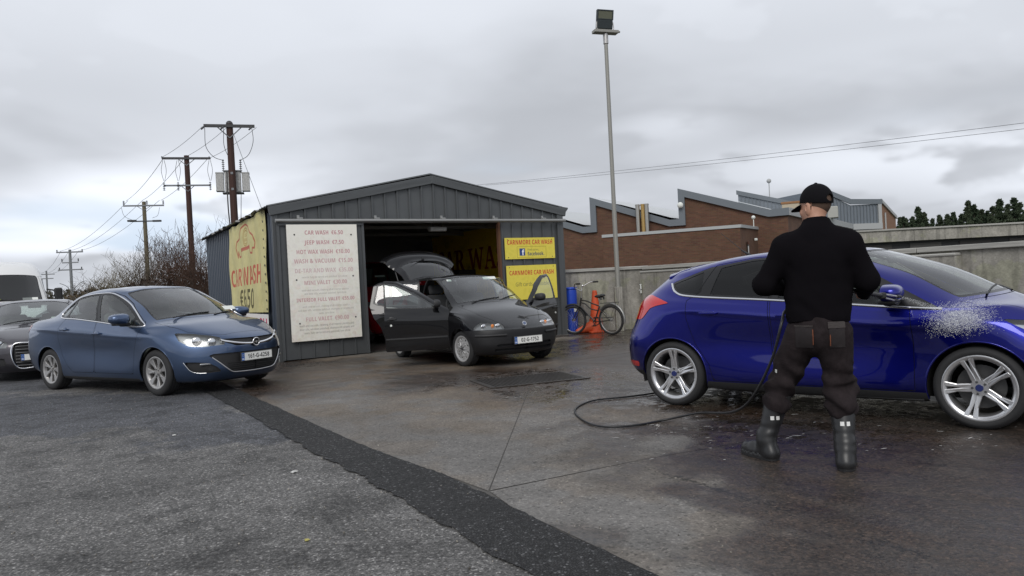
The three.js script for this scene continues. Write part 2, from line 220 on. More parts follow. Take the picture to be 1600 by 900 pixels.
function seat(parent, x, z, mat, head = true) { const g = [rbox(0.50, 0.16, 0.48, 0.06, x + 0.05, 0.50, z)]; const b = rbox(0.14, 0.62, 0.46, 0.06, 0, 0.31, 0); b.rotateZ(0.26); b.translate(x - 0.20, 0.54, z); g.push(b); if (head) { const q = rbox(0.10, 0.18, 0.26, 0.045, 0, 0, 0); q.rotateZ(0.2); q.translate(x - 0.385, 1.235, z); g.push(q, rod([x - 0.36, 1.1, z - 0.05], [x - 0.385, 1.2, z - 0.05], 0.006), rod([x - 0.36, 1.1, z + 0.05], [x - 0.385, 1.2, z + 0.05], 0.006)); } return mesh('seat', g, mat, parent); }
function strip(list, r, mat, name, parent) { return mesh(name, list.map(l => tube(l.pts, r, 6, l.n, l.closed)), mat, parent); }

// the builder proper
function buildCar(C, root) {
  const s0 = skin(C.net, C.nu || 14, C.nv || 10, C.warp), zAt = sideAt(s0), xAt = frontAt(s0), P = C.paint;
  const G = 0.0042;
  let body = s0; const add = (name, mat, parent, ...soups) => { let l = soups.filter(s => s.i.length); if (!l.length) return null; if (name === 'shut_lines') { const m = mesh(name, geoOf(...l), mat, parent); m.userData.kind = 'stuff'; return m; } const comps = l.flatMap(islands); const mid = comps.filter(c => c.p.some(p => Math.abs(p[2]) < 1e-3)), rest = comps.filter(c => !mid.includes(c)); let last = null; if (mid.length) last = mesh(name, geoOf(...mid), mat, parent); for (const c of rest) if (c.i.length > 3) last = mesh(name, geoOf(c), mat, parent); return last; };
  const both = s => [s, mirrorZ(s)];
  let gaps = [];
  const take = (f, gap = G) => { const [I, O] = cut(body, (...a) => f(...a) + gap); const [st, rest] = cut(O, (...a) => f(...a) - gap * 0.2); if (st.i.length) gaps.push(shift(cut(O, (...a) => f(...a) - gap)[0], -0.010)); body = rest; return I; };
  const side = poly => { const d = sdPoly(poly); return (x, y, z, w, n) => z < 0.42 || n[2] < 0.15 ? 0.5 : d(x, y); };
  // wheel arches
  for (const a of C.axles) body = cut(body, (x, y, z) => z < 0.45 ? 0.5 : Math.hypot(x - a, (y - C.wheel.R * 0.98) * (C.archK || 1)) - C.arch)[1];
  // windscreen, rear window
  const ws = C.windscreen, rw = C.rearWindow, uvBox = (u0, u1, v0, v1, su, sv) => (x, y, z, w) => Math.max((u0 - w[0]) * su, (w[0] - u1) * su, (v0 - w[1]) * sv, (w[1] - v1) * sv);
  const wsF = uvBox(-1, ws[0], ws[1], ws[2], 0.45, 0.32); const [wsIn, b1] = cut(body, wsF); body = b1;
  const [wsGlass, wsBand] = cut(wsIn, (...a) => wsF(...a) + 0.03);
  add('windscreen', C.glass || M.glass, root, ...both(shift(wsGlass, -0.004))); add('windscreen_surround', M.trim, root, ...both(shift(wsBand, -0.003)));
  let tailgate = null; const rearParts = [];
  if (C.tailgate) { const t = take(C.tailgate); tailgate = { panel: t }; }
  if (rw) { const rwF = uvBox(rw[0], 99, rw[1], rw[2], 0.45, 0.32); const src = tailgate ? tailgate.panel : body; const [ri, ro] = cut(src, rwF); const [rg, rb] = cut(ri, (...a) => rwF(...a) + 0.03); if (tailgate) { tailgate.panel = ro; tailgate.glass = rg; tailgate.band = rb; } else { body = ro; add('rear_window', C.rearGlass || M.glass, root, ...both(shift(rg, -0.004))); add('rear_window_surround', M.trim, root, ...both(shift(rb, -0.003))); } }
  // doors
  const doors = [];
  for (const d of C.doors) { const f = side(d.poly); const panel = take(f); doors.push({ d, panel }); }
  // daylight opening: split everything inside it into panes and black trim
  const dlo = side(C.dlo), panes = C.panes.map(p => side(p));
  const split = (s) => { let [I, O] = cut(s, dlo); const gl = []; for (const f of panes) { const [g, rest] = cut(I, f); if (g.i.length) gl.push(g); I = rest; } return { paint: O, trim: I, glass: gl }; };
  const bs = split(body); body = bs.paint;
  add('pillar_trim', M.trim, root, ...both(shift(bs.trim, -0.001)));
  for (const g of bs.glass) for (const q of both(shift(g, -0.005))) add('quarter_window', C.sideGlass || M.glass, root, q);
  for (const { d, panel } of doors) {
    const ds = split(panel);
    for (const sgn of [1, -1]) {
      const fl = sgn > 0 ? s => s : mirrorZ, hx = d.hinge[0], hz = d.hinge[1] * sgn;
      const grp = new THREE.Group(); grp.name = 'door'; grp.position.set(hx, 0, hz); root.add(grp);
      const loc = s => moveS(fl(s), -hx, 0, -hz);
      if (d.lower) { const [lo, up] = cut(ds.paint, (x, y) => y - d.lower); add('door_panel', P, grp, ...[up].map(q => loc(C.doorThick ? slab(q, C.doorThick) : q))); add('sill_cladding', M.blackPlastic, grp, loc(lo)); }
      else add('door_panel', P, grp, loc(C.doorThick ? slab(ds.paint, C.doorThick) : ds.paint));
      if (ds.trim.i.length) add('window_frame', M.trim, grp, loc(C.doorThick ? slab(shift(ds.trim, -0.001), 0.02) : shift(ds.trim, -0.001)));
      for (const g of ds.glass) add('door_window', d.glass || C.sideGlass || M.glass, grp, loc(shift(g, -0.005)));
      if (d.handle) { const [x, y, l] = d.handle, z = zAt(x, y) * sgn; const hgeo = [rbox(l, 0.026, 0.020, 0.009, x - hx, y, z - hz + 0.024 * sgn), rbox(0.03, 0.022, 0.03, 0.008, x + l * 0.42 - hx, y, z - hz + 0.010 * sgn), rbox(0.03, 0.022, 0.03, 0.008, x - l * 0.42 - hx, y, z - hz + 0.010 * sgn)]; mesh('door_handle', hgeo, C.handleMat || P, grp); mesh('handle_recess', new THREE.SphereGeometry(1, 20, 12).scale(l * 0.36, 0.032, 0.006).translate(x - hx, y + 0.004, z - hz + 0.000 * sgn), C.handleRecess || P, grp); }
      if (d.open) grp.rotation.y = d.open * sgn; if (d.openLeft && sgn < 0) grp.rotation.y = -d.openLeft;
      if (d.extra) d.extra(grp, sgn, hx, hz);
    }
  }
  // front and rear features: [{name, f, mat, depth}]
  for (const c of C.cuts || []) {
    const [I0, O] = cut(body, c.f); body = O; let I = shift(I0, -(c.depth || 0.003));
    if (c.lens) { add(c.name + '_housing', c.bowl || M.lampBowl, root, ...both(shift(I0, -(c.lens)))); const wall = { p: [], n: [], w: [], i: [] }; const sl = slab(shift(I0, -0.002), c.lens); sl.i = sl.i.slice(I0.i.length * 2); add(c.name + '_wall', c.bowl || M.lampDark, root, ...both(sl)); for (const q of both(shift(I0, -0.001))) add(c.name, c.mat || M.lens, root, q); }
    else if (c.pair) for (const q of both(I)) add(c.name, c.mat, root, q); else add(c.name, c.mat, root, ...both(I));
    if (c.wall) { const sl = slab(I0, c.depth); sl.i = sl.i.slice(I0.i.length * 2); add(c.name + '_edge', c.wallMat || M.blackPlastic, root, ...both(sl)); }
  }
  for (const t of C.panels || []) { const I = take(t.f, t.gap); add(t.name, t.mat || P, root, ...both(I)); }
  if (C.lowerBlack) { const [lo, up] = cut(body, C.lowerBlack); body = up; add('sill', M.blackPlastic, root, ...both(lo)); }
  add('body', P, root, ...both(body));
  add('shut_lines', M.void, root, ...gaps.flatMap(both));
  // arch lips and wheel housings
  for (const a of C.axles) for (const sgn of [1, -1]) {
    const pts = []; for (let k = 0; k <= 28; k++) { const t = -0.28 + k / 28 * (Math.PI + 0.56), x = a + C.arch * Math.cos(t), y = C.wheel.R * 0.98 + C.arch * Math.sin(t) / (C.archK || 1); if (y < (C.sillY || 0.2)) continue; pts.push([x, y, (zAt(x, y) - 0.008) * sgn]); }
    mesh('arch_lip', tube(pts, 0.010, 6, 60), C.archMat || P, root);
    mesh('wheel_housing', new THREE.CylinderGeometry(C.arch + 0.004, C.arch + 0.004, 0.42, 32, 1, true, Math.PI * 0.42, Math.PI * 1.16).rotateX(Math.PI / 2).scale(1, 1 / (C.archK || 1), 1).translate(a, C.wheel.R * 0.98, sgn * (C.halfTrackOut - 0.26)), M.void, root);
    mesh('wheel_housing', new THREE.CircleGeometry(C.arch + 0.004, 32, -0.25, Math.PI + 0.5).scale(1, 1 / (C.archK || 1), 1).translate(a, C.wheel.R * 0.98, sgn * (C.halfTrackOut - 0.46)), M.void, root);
    const wh = C.wheelProto.clone(); wh.name = 'wheel'; wh.position.set(a, C.wheel.R, sgn * (C.halfTrackOut - C.wheel.w / 2)); wh.rotation.y = sgn < 0 ? Math.PI : 0; if (C.steer && a > 0) wh.rotation.y += C.steer; wh.rotation.z = (a > 0 ? 0.35 : 0) + (C.spin || 0); root.add(wh);
  }
  // added dark hull: keeps light from leaking through the lower body
  { const c = skin(C.net, 5, 3); let inn = shift(c, -0.055); inn = cut(inn, (x, y, z, w) => (w[1] - 5.6))[0]; for (const a of C.axles) inn = cut(inn, (x, y, z) => z < 0.2 ? 0.5 : Math.hypot(x - a, y - C.wheel.R) - C.arch - 0.02)[1]; if (C.openInner) inn = cut(inn, C.openInner)[1]; add('inner_light_block', M.void, root, ...both(inn)); }
  const L = C.axles[0] - C.axles[1], fx = C.axles[0], rx = C.axles[1];
  mesh('floor_pan', box(L + 0.9, 0.03, C.halfTrackOut * 2 - 0.5, (fx + rx) / 2, 0.215, 0), M.void, root);
  mesh('floor_pan', box(L - 2 * C.arch - 0.04, 0.06, C.halfTrackOut * 2 - 0.08, (fx + rx) / 2, 0.225, 0), M.void, root);
  return { zAt, xAt, body, tailgate, s0, both, add };
}
function mirrorPart(root, P, x, y, z, k = 1, parentName = 'wing_mirror') {
  for (const sgn of [1, -1]) { const g = new THREE.Group(); g.name = parentName; g.position.set(x, y, z * sgn); g.scale.set(k, k, k); root.add(g);
    const sh = new THREE.SphereGeometry(1, 28, 18); const p = sh.attributes.position; for (let i = 0; i < p.count; i++) { let X = p.getX(i), Y = p.getY(i), Z = p.getZ(i); const q = v => Math.sign(v) * Math.pow(Math.abs(v), 0.72); X = q(X); Y = q(Y); Z = q(Z); if (X < -0.15) X = -0.15 + (X + 0.15) * 0.15; p.setXYZ(i, X * 0.11, Y * 0.068 * (1 - 0.12 * Z * sgn), Z * 0.125); } sh.computeVertexNormals(); sh.translate(0, 0.0, 0.02 * sgn);
    mesh('mirror_shell', sh, P, g); mesh('mirror_glass', new THREE.CircleGeometry(1, 24).scale(0.095, 0.06, 1).rotateY(-Math.PI / 2).translate(-0.033, 0, 0.02 * sgn), M.chrome, g);
    mesh('mirror_base', [rbox(0.10, 0.05, 0.10, 0.018, 0.005, -0.072, -0.055 * sgn), rbox(0.13, 0.035, 0.17, 0.015, 0.005, -0.063, 0.0)], M.blackPlastic, g); }
}
function cabin(root, o) {
  for (const z of [0.36, -0.36]) { seat(root, o.front, z, o.mat || M.seat); }
  for (const z of [0.36, -0.36]) seat(root, o.rear, z, o.mat || M.seat, true);
  const d = new THREE.Shape(); const [dx, dy] = o.dash; d.moveTo(dx + 0.42, dy + 0.0); d.quadraticCurveTo(dx + 0.1, dy + 0.03, dx - 0.03, dy - 0.03); d.lineTo(dx - 0.08, dy - 0.14); d.lineTo(dx, dy - 0.3); d.lineTo(dx + 0.42, dy - 0.35);
  mesh('dashboard', new THREE.ExtrudeGeometry(d, { depth: o.w * 2, bevelEnabled: false }).translate(0, 0, -o.w), M.dash, root);
  const st = new THREE.TorusGeometry(0.185, 0.015, 8, 32); st.rotateY(Math.PI / 2); st.rotateZ(0.42); const sp = rbox(0.03, 0.06, 0.34, 0.012); sp.rotateZ(0.42); mesh('steering_wheel', merge([st, sp]).translate(dx - 0.22, dy - 0.02, 0.36), M.dash, root);
  mesh('rear_view_mirror', rbox(0.03, 0.06, 0.22, 0.012, o.mirror[0], o.mirror[1], 0), M.dash, root);
  if (o.shelf) mesh('parcel_shelf', box(0.5, 0.02, o.w * 1.7, o.shelf[0], o.shelf[1], 0), M.dash, root);
}
function wiper(root, a, b, lift = 0.02) { return mesh('wiper', [tube([a, [(a[0] + b[0]) / 2, (a[1] + b[1]) / 2 + lift + 0.012, (a[2] + b[2]) / 2], [b[0], b[1] + 0.01, b[2]]], 0.008, 6), rod([a[0] * 0.7 + b[0] * 0.3, a[1] * 0.7 + b[1] * 0.3 + 0.012, a[2] * 0.7 + b[2] * 0.3], [b[0], b[1] + 0.006, b[2]], 0.006)], M.blackPlastic, root); }
// ------------------------------------------------------------------ ground
const NT = (() => {                       // one tileable noise field, sampled at many scales
  const N = 512, f = new Float32Array(N * N);
  for (let o = 0, a = 0.5; o < 6; o++, a *= 0.55) { const n = 8 << o; for (let j = 0; j < N; j++) for (let i = 0; i < N; i++) { const x = i / N * n, y = j / N * n, xi = Math.floor(x), yi = Math.floor(y); let fx = x - xi, fy = y - yi; fx = fx * fx * (3 - 2 * fx); fy = fy * fy * (3 - 2 * fy); const h = (p, q) => hash3((xi + p) % n, (yi + q) % n, o * 17 + 3); f[j * N + i] += a * mix(mix(h(0, 0), h(1, 0), fx), mix(h(0, 1), h(1, 1), fx), fy); } }
  let lo = 9, hi = -9; for (const v of f) { lo = Math.min(lo, v); hi = Math.max(hi, v); } for (let k = 0; k < f.length; k++) f[k] = (f[k] - lo) / (hi - lo);
  const raw = (x, y) => { x = (x - Math.floor(x)) * N; y = (y - Math.floor(y)) * N; const xi = x | 0, yi = y | 0, fx = x - xi, fy = y - yi, x1 = (xi + 1) % N, y1 = (yi + 1) % N, r0 = (yi % N) * N, r1 = y1 * N, q = xi % N; return (f[r0 + q] * (1 - fx) + f[r0 + x1] * fx) * (1 - fy) + (f[r1 + q] * (1 - fx) + f[r1 + x1] * fx) * fy; };
  return (x, y) => { const a = raw(x * 0.81 + y * 0.59, y * 0.81 - x * 0.59), b = raw(x * 0.47 - y * 1.23 + 0.37, y * 0.47 + x * 1.23 + 0.71); return clamp(0.5 + ((a + b) * 0.5 - 0.5) * 1.35); };   // two turned copies hide the lattice
})();
const ST = (() => {                       // tileable field of small stones: value of the nearest stone and distance to its edge
  const N = 1024, c = 4, n = N / c, V = new Float32Array(N * N), E = new Float32Array(N * N);
  for (let j = 0; j < N; j++) for (let i = 0; i < N; i++) { const ci = Math.floor(i / c), cj = Math.floor(j / c); let f1 = 1e9, f2 = 1e9, v = 0; for (let a = -1; a <= 1; a++) for (let b = -1; b <= 1; b++) { const qi = (ci + a + n) % n, qj = (cj + b + n) % n; const px = (ci + a + hash3(qi, qj, 11)) * c - i - 0.5, py = (cj + b + hash3(qi, qj, 23)) * c - j - 0.5, d = px * px + py * py; if (d < f1) { f2 = f1; f1 = d; v = hash3(qi, qj, 37); } else if (d < f2) f2 = d; } V[j * N + i] = v; E[j * N + i] = Math.min(1, (Math.sqrt(f2) - Math.sqrt(f1)) / 2.2); }
  return (x, y, o) => { const i = ((Math.floor(x) % N) + N) % N, j = ((Math.floor(y) % N) + N) % N, k = j * N + i; o[0] = V[k]; o[1] = E[k]; };
})();
const so = [0, 0];
function planSheet(poly, y, uv0, uvS, seg) {    // flat sheet from a plan polygon; uv maps world metres to the texture window
  const sh = new THREE.Shape(poly.map(p => new THREE.Vector2(p[0], -p[1]))); const g = new THREE.ShapeGeometry(sh); g.rotateX(-Math.PI / 2); g.translate(0, y, 0);
  const p = g.attributes.position, u = new Float32Array(p.count * 2); for (let i = 0; i < p.count; i++) { u[2 * i] = (p.getX(i) - uv0[0]) / uvS; u[2 * i + 1] = (p.getZ(i) - uv0[1]) / uvS; } g.setAttribute('uv', new THREE.BufferAttribute(u, 2)); return g;
}
const distSeg = (x, y, a, b) => { const ex = b[0] - a[0], ey = b[1] - a[1], t = clamp(((x - a[0]) * ex + (y - a[1]) * ey) / (ex * ex + ey * ey)); return Math.hypot(x - a[0] - ex * t, y - a[1] - ey * t); };
// concrete yard: how wet it is, from where the car is being washed and where the water drains
const wetAt = (x, z) => {
  const n = NT(x * 0.11 + 0.3, z * 0.11), m = NT(x * 0.45, z * 0.45 + 0.4);
  const edge = x - (0.62 + (z + 3) * -0.02) + (n - 0.5) * 2.2 + (m - 0.5) * 0.7;      // right of this the washing water spreads
  let w = sst(-0.25, 0.55, edge);
  const dr = 1 - sst(0.6, 2.4, distSeg(x, z, [-0.4, -10.3], [0.9, -9.3]) + (n - 0.5) * 1.6 + (m - 0.5) * 0.6); w = Math.max(w, dr);
  const door = (1 - sst(1.0, 3.6, Math.hypot(x + 1.6, (z + 13.2) * 0.9) + (n - 0.5) * 2)) * 0.75; w = Math.max(w, door * (0.55 + 0.45 * sst(0.4, 0.6, m)));
  w *= 1 - 0.55 * sst(3.0, 7.0, x) * sst(-8, -4, z) * sst(0.45, 0.65, n);
  return clamp(w);
};
const CO = [-2.2, -11.6], CS = 8.7;
function concreteMaps() {
  const n = 2048, px = (i) => i / n * CS;
  const wet = new Float32Array(512 * 512); for (let j = 0; j < 512; j++) for (let i = 0; i < 512; i++) wet[j * 512 + i] = wetAt(CO[0] + i / 512 * CS, CO[1] + j / 512 * CS);
  const W = (u, v) => { const x = Math.min(510.99, u * 512), y = Math.min(510.99, v * 512), xi = x | 0, yi = y | 0, fx = x - xi, fy = y - yi; return mix(mix(wet[yi * 512 + xi], wet[yi * 512 + xi + 1], fx), mix(wet[yi * 512 + 512 + xi], wet[yi * 512 + 513 + xi], fx), fy); };
  const map = dataTex(n, n, (u, v, o) => {
    const x = CO[0] + u * CS, z = CO[1] + v * CS, w = W(u, v);
    const a = NT(x * 0.13, z * 0.13), b = NT(x * 0.6 + 0.2, z * 0.6), c = NT(x * 3.1, z * 3.1 + 0.6), d = NT(x * 11.3 + 0.1, z * 11.3);
    let L = 0.148 * (0.82 + 0.36 * a) * (0.86 + 0.28 * b) * (0.86 + 0.28 * c) * (0.85 + 0.3 * d);
    ST(u * n * 1.3, v * n * 1.3, so); const sv = so[0], se = so[1]; L *= (0.80 + 0.34 * sv) * (0.82 + 0.26 * se); if (sv > 0.95) L *= 1.25; if (sv < 0.05) L *= 0.65;
    const al = x * 0.754 + z * 0.657, ac = z * 0.754 - x * 0.657, streak = NT(al * 0.10, ac * 0.85);
    const brown = sst(0.45, 0.75, NT(x * 0.22 + 0.7, z * 0.22 + 0.1)) * 0.6 + 1.3 * sst(0.25, 0.6, NT(x * 0.31 + 0.2, z * 0.31 + 0.5)) * (1 - sst(1.2, 3.6, distSeg(x, z, [-1.5, -11.2], [1.0, -9.2]) + (a - 0.5) * 1.5));   // silt washed towards the drain
    let r = L * (1.035 + 0.03 * brown), g = L * (0.985 - 0.07 * brown), bl = L * (0.925 - 0.17 * brown);
    // water soaks in: darker and browner, with silt
    const k = w * (0.78 + 0.22 * b), silt = sst(0.45, 0.7, c) * 0.4;
    const gr = (0.45 + 0.9 * sv) * (0.62 + 0.8 * streak); r *= mix(1, (0.185 + 0.09 * silt) * gr, k); g *= mix(1, (0.130 + 0.05 * silt) * gr, k); bl *= mix(1, (0.100 + 0.03 * silt) * gr, k);
    // ragged line of washed-out grit
    const dl = Math.min(distSeg(x, z, [0.95, -4.79], [1.08, -4.54]), distSeg(x, z, [1.08, -4.54], [1.23, -4.26]), distSeg(x, z, [1.23, -4.26], [1.42, -3.97]), distSeg(x, z, [1.62, -3.52], [1.74, -3.25])) + (c - 0.5) * 0.10 + (sv - 0.5) * 0.05; const gl = (1 - sst(0.0, 0.035, dl)) * 0.65; r *= 1 - gl; g *= 1 - gl; bl *= 1 - gl;
    o[0] = r; o[1] = g; o[2] = bl;
  });
  const rough = dataTex(1024, 1024, (u, v, o) => { const x = CO[0] + u * CS, z = CO[1] + v * CS, w = W(u, v), b = NT(x * 0.5 + 0.3, z * 0.5 + 0.2), c = NT(x * 2.1, z * 2.1); const pud = sst(0.40, 0.66, b * 0.5 + c * 0.5) * (1 - sst(0.9, 2.0, distSeg(x, z, [0.3, -9.6], [2.3, -6.5]) + (b - 0.5) * 1.2)); const streak = NT((x * 0.754 + z * 0.657) * 0.10, (z * 0.754 - x * 0.657) * 0.85); const R = mix(0.86, mix(0.32 + 0.28 * streak, 0.10, pud), sst(0.2, 0.8, w)); o[0] = 0; o[1] = R; o[2] = 0; }, false);
  const bump = dataTex(n, n, (u, v, o) => { const x = CO[0] + u * CS, z = CO[1] + v * CS, w = W(u, v), b = NT(x * 0.5 + 0.3, z * 0.5 + 0.2), c2 = NT(x * 2.1, z * 2.1), c = NT(x * 6.1, z * 6.1); ST(u * n * 1.3, v * n * 1.3, so); const d = 0.5 * so[0] + 0.5 * so[1]; const pud = sst(0.40, 0.66, b * 0.5 + c2 * 0.5) * sst(0.3, 0.8, w) * (1 - sst(0.9, 2.0, distSeg(x, z, [0.3, -9.6], [2.3, -6.5]) + (b - 0.5) * 1.2)); const q = mix(0.5 * c + 0.5 * d, 0.5, pud * 0.8) * 1; o[0] = o[1] = o[2] = q; }, false);
  for (const t of [map, rough, bump]) t.wrapS = t.wrapT = THREE.MirroredRepeatWrapping;
  return { map, rough, bump };
}
const AO = [-7.9, -11.2], AS = 8.4;
function asphaltMaps() {
  const n = 2048;
  const patch = (x, z) => { const w = NT(x * 0.3, z * 0.3) - 0.5, w2 = NT(x * 1.3, z * 1.3) - 0.5; const d = Math.min(distSeg(x, z, [-9, -9.6], [-4.6, -8.9]) - 1.5, distSeg(x, z, [-4.6, -8.9], [-2.6, -7.2]) - 0.75) + w * 1.1 + w2 * 0.25; return 1 - sst(-0.12, 0.2, d); };
  const tracks = [[[-3.2, -3.75], [-0.35, -3.6], 0.16], [[-1.25, -4.7], [-0.75, -3.7], 0.14]];
  const map = dataTex(n, n, (u, v, o) => {
    const x = AO[0] + u * AS, z = AO[1] + v * AS; const a = NT(x * 0.16, z * 0.16 + 0.5), b = NT(x * 0.75, z * 0.75), c = NT(x * 4.0 + 0.3, z * 4.0), d = NT(x * 14.1, z * 14.1), e = NT(x * 23.3 + 0.5, z * 23.3);
    let L = 0.140 * (0.78 + 0.44 * a) * (0.80 + 0.4 * b) * (0.82 + 0.36 * c) * (0.75 + 0.5 * d); ST(u * n * 1.45, v * n * 1.45, so); L *= (0.42 + 1.05 * so[0]) * (0.45 + 0.75 * so[1]); if (so[0] > 0.94) L *= 1.7;
    let r = L * 1.03, g = L, bl = L * 0.965;
    const p = patch(x, z) * 0.85; r *= mix(1, 0.52, p); g *= mix(1, 0.56, p); bl *= mix(1, 0.66, p);
    const st = sst(0.60, 0.72, NT(x * 0.42 + 0.15, z * 0.42 + 0.35)) * sst(0.35, 0.6, c) * 0.45; r *= 1 - st; g *= 1 - st; bl *= 1 - st;
    for (const [p0, p1, hw] of tracks) { const dd = distSeg(x, z, p0, p1) + (b - 0.5) * 0.05; if (dd < hw) { const ex = p1[0] - p0[0], ez = p1[1] - p0[1], l = Math.hypot(ex, ez), across = ((x - p0[0]) * ez - (z - p0[1]) * ex) / l; const rib = Math.sin(across * 110 + b * 2) > -0.5 ? 1 : 0.25; const k = rib * sst(0.25, 0.55, c + b * 0.3) * (1 - sst(hw * 0.8, hw, dd)) * 0.26; r *= 1 - k; g *= 1 - k; bl *= 1 - k; } }
    o[0] = r; o[1] = g; o[2] = bl;
  });
  const bump = dataTex(n, n, (u, v, o) => { const x = AO[0] + u * AS, z = AO[1] + v * AS; ST(u * n * 1.45, v * n * 1.45, so); const c = NT(x * 4, z * 4); o[0] = o[1] = o[2] = 0.35 * so[1] + 0.4 * so[0] + 0.25 * c; }, false);
  for (const t of [map, bump]) t.wrapS = t.wrapT = THREE.MirroredRepeatWrapping;
  return { map, bump };
}
const A_ = asphaltMaps(), C_ = concreteMaps();
const matAsphalt = std({ map: A_.map, bumpMap: A_.bump, bumpScale: 0.010, roughness: 0.82 });
const matConcrete = std({ map: C_.map, roughnessMap: C_.rough, roughness: 1, bumpMap: C_.bump, bumpScale: 0.0045 });
const matTar = (() => { const m = dataTex(1024, 1024, (u, v, o) => { const d = NT(u * 9, v * 9), e = NT(u * 15 + 0.3, v * 15), b = NT(u * 0.4, v * 0.4); ST(u * 1024 * 0.33, v * 1024 * 0.33, so); let L = 0.060 * (0.12 + 1.2 * so[0]) * (0.10 + 1.0 * so[1]) * (0.75 + 0.5 * b) * (0.8 + 0.4 * d); if (so[0] > 0.93) L *= 2.4; o[0] = L; o[1] = L; o[2] = L * 1.02; }), b = dataTex(1024, 1024, (u, v, o) => { ST(u * 1024 * 0.33, v * 1024 * 0.33, so); const q = 0.45 * so[0] + 0.55 * so[1]; o[0] = o[1] = o[2] = q; }, false); for (const t of [m, b]) t.repeat.set(0.8, 0.8); return std({ map: m, bumpMap: b, bumpScale: 0.04, roughness: 0.72 }); })();
// far ground: rough grass and gravel beyond the yard
{ const t = dataTex(512, 512, (u, v, o) => { const a = NT(u * 1, v * 1), b = NT(u * 4, v * 4); const k = sst(0.4, 0.6, a); o[0] = mix(0.09, 0.055, k) * (0.7 + 0.6 * b); o[1] = mix(0.085, 0.07, k) * (0.7 + 0.6 * b); o[2] = mix(0.07, 0.03, k) * (0.7 + 0.6 * b); }); t.repeat.set(60, 60);
  const g = new THREE.PlaneGeometry(2400, 2400).rotateX(-Math.PI / 2).translate(0, -0.03, 0); structure('ground', g, std({ map: t, roughness: 0.95 })); }
const rimOut = [[-4.95, -12.0], [-4.25, -10.84], [-2.6, -8.2], [-1.25, -6.06], [-0.5, -5.02], [-0.06, -4.24], [0.56, -3.19], [1.9, -0.9], [3.2, 1.5]];   // concrete side of the tar strip
const rimIn = [[-4.9, -11.15], [-3.74, -9.33], [-2.75, -7.75], [-1.88, -6.32], [-0.51, -4.11], [-0.06, -3.38], [0.02, -3.25], [1.35, -1.0], [2.6, 1.5]];
const jag = (line, s, seed) => { const out = []; let acc = 0; for (let i = 0; i < line.length - 1; i++) { const [a, b] = [line[i], line[i + 1]], l = Math.hypot(b[0] - a[0], b[1] - a[1]), n = Math.max(2, Math.ceil(l / 0.03)), nx = -(b[1] - a[1]) / l, ny = (b[0] - a[0]) / l; for (let k = 0; k < n; k++) { const t = k / n, q = acc + l * t, d = s * ((NT(q * 0.12, seed) - 0.5) + 0.8 * (NT(q * 0.55, seed + 0.3) - 0.5) + 0.6 * (NT(q * 2.3, seed + 0.6) - 0.5)); out.push([mix(a[0], b[0], t) + nx * d, mix(a[1], b[1], t) + ny * d]); } acc += l; } out.push(line[line.length - 1]); return out; };
structure('asphalt_road', planSheet([[-60, 6], [-60, -40], [-8.2, -40], [-8.2, -22], [-4.9, -14.4], [-4.6, -12.2], ...rimOut.slice(1, 7).map(p => [p[0] + 0.05, p[1]]), [3.1, 1.5], [3.1, 6]], 0.0, AO, AS), matAsphalt);
structure('tar_strip', (() => { const o = jag(rimOut, 0.035, 0.13), i = jag(rimIn, 0.06, 0.57).reverse(); const g = planSheet([...o, ...i], 0.009, [0, 0], 1); return g; })(), matTar);
// concrete slabs with sawn joints between them
{ const yard = new THREE.Group(); yard.name = 'concrete_yard'; yard.userData.kind = 'structure'; scene.add(yard);
  const j1 = [[0.24, -10.4], [0.13, -8.71], [-0.21, -4.61]], gap = 0.0035;
  const slabs = [
    [[-4.95, -12.0], [-4.25, -10.84], [-2.6, -8.2], [-1.25, -6.06], [-0.5, -5.02], [-0.212, -4.61], [0.13 - gap, -8.71], [0.23 - gap, -10.4], [0.23 - gap, -12.3], [-3.3, -14.75], [-4.5, -14.05]],
    [[0.13 + gap, -8.71], [-0.202, -4.615 - gap], [0.84, -5.19 - gap], [1.87, -5.65 - gap], [4.6, -6.9 - gap], [4.6, -12.3], [0.23 + gap, -12.3], [0.23 + gap, -10.4]],
    [[-0.20, -4.60 + gap], [-0.06, -4.24], [0.56, -3.19], [1.9, -0.9], [3.2, 1.5], [9, 1.5], [9, -8.9], [4.6, -6.9 + gap], [1.87, -5.65 + gap], [0.84, -5.19 + gap]],
    [[4.6 + gap * 2, -6.93], [9, -8.95], [9.5, -9.2], [4.2, -18], [4.6 + gap * 2, -12.3]],
    [[-3.3, -14.75 - gap], [0.22, -12.3 - gap], [4.6, -12.3 - gap], [4.2, -18.1], [1.3, -18.2]]];
  for (const s of slabs) mesh('concrete_slab', planSheet(s, 0.005, CO, CS), matConcrete, yard);
  structure('joint_filler', planSheet([[-4.95, -12.0], [-4.25, -10.84], [-1.25, -6.06], [0.56, -3.19], [3.2, 1.5], [9.5, 1.5], [9.5, -9.2], [4.2, -18.3], [1.3, -18.3], [-4.5, -14.05]], 0.001, [0, 0], 1), std({ color: lin(0.085, 0.08, 0.074), roughness: 0.9 }));
}
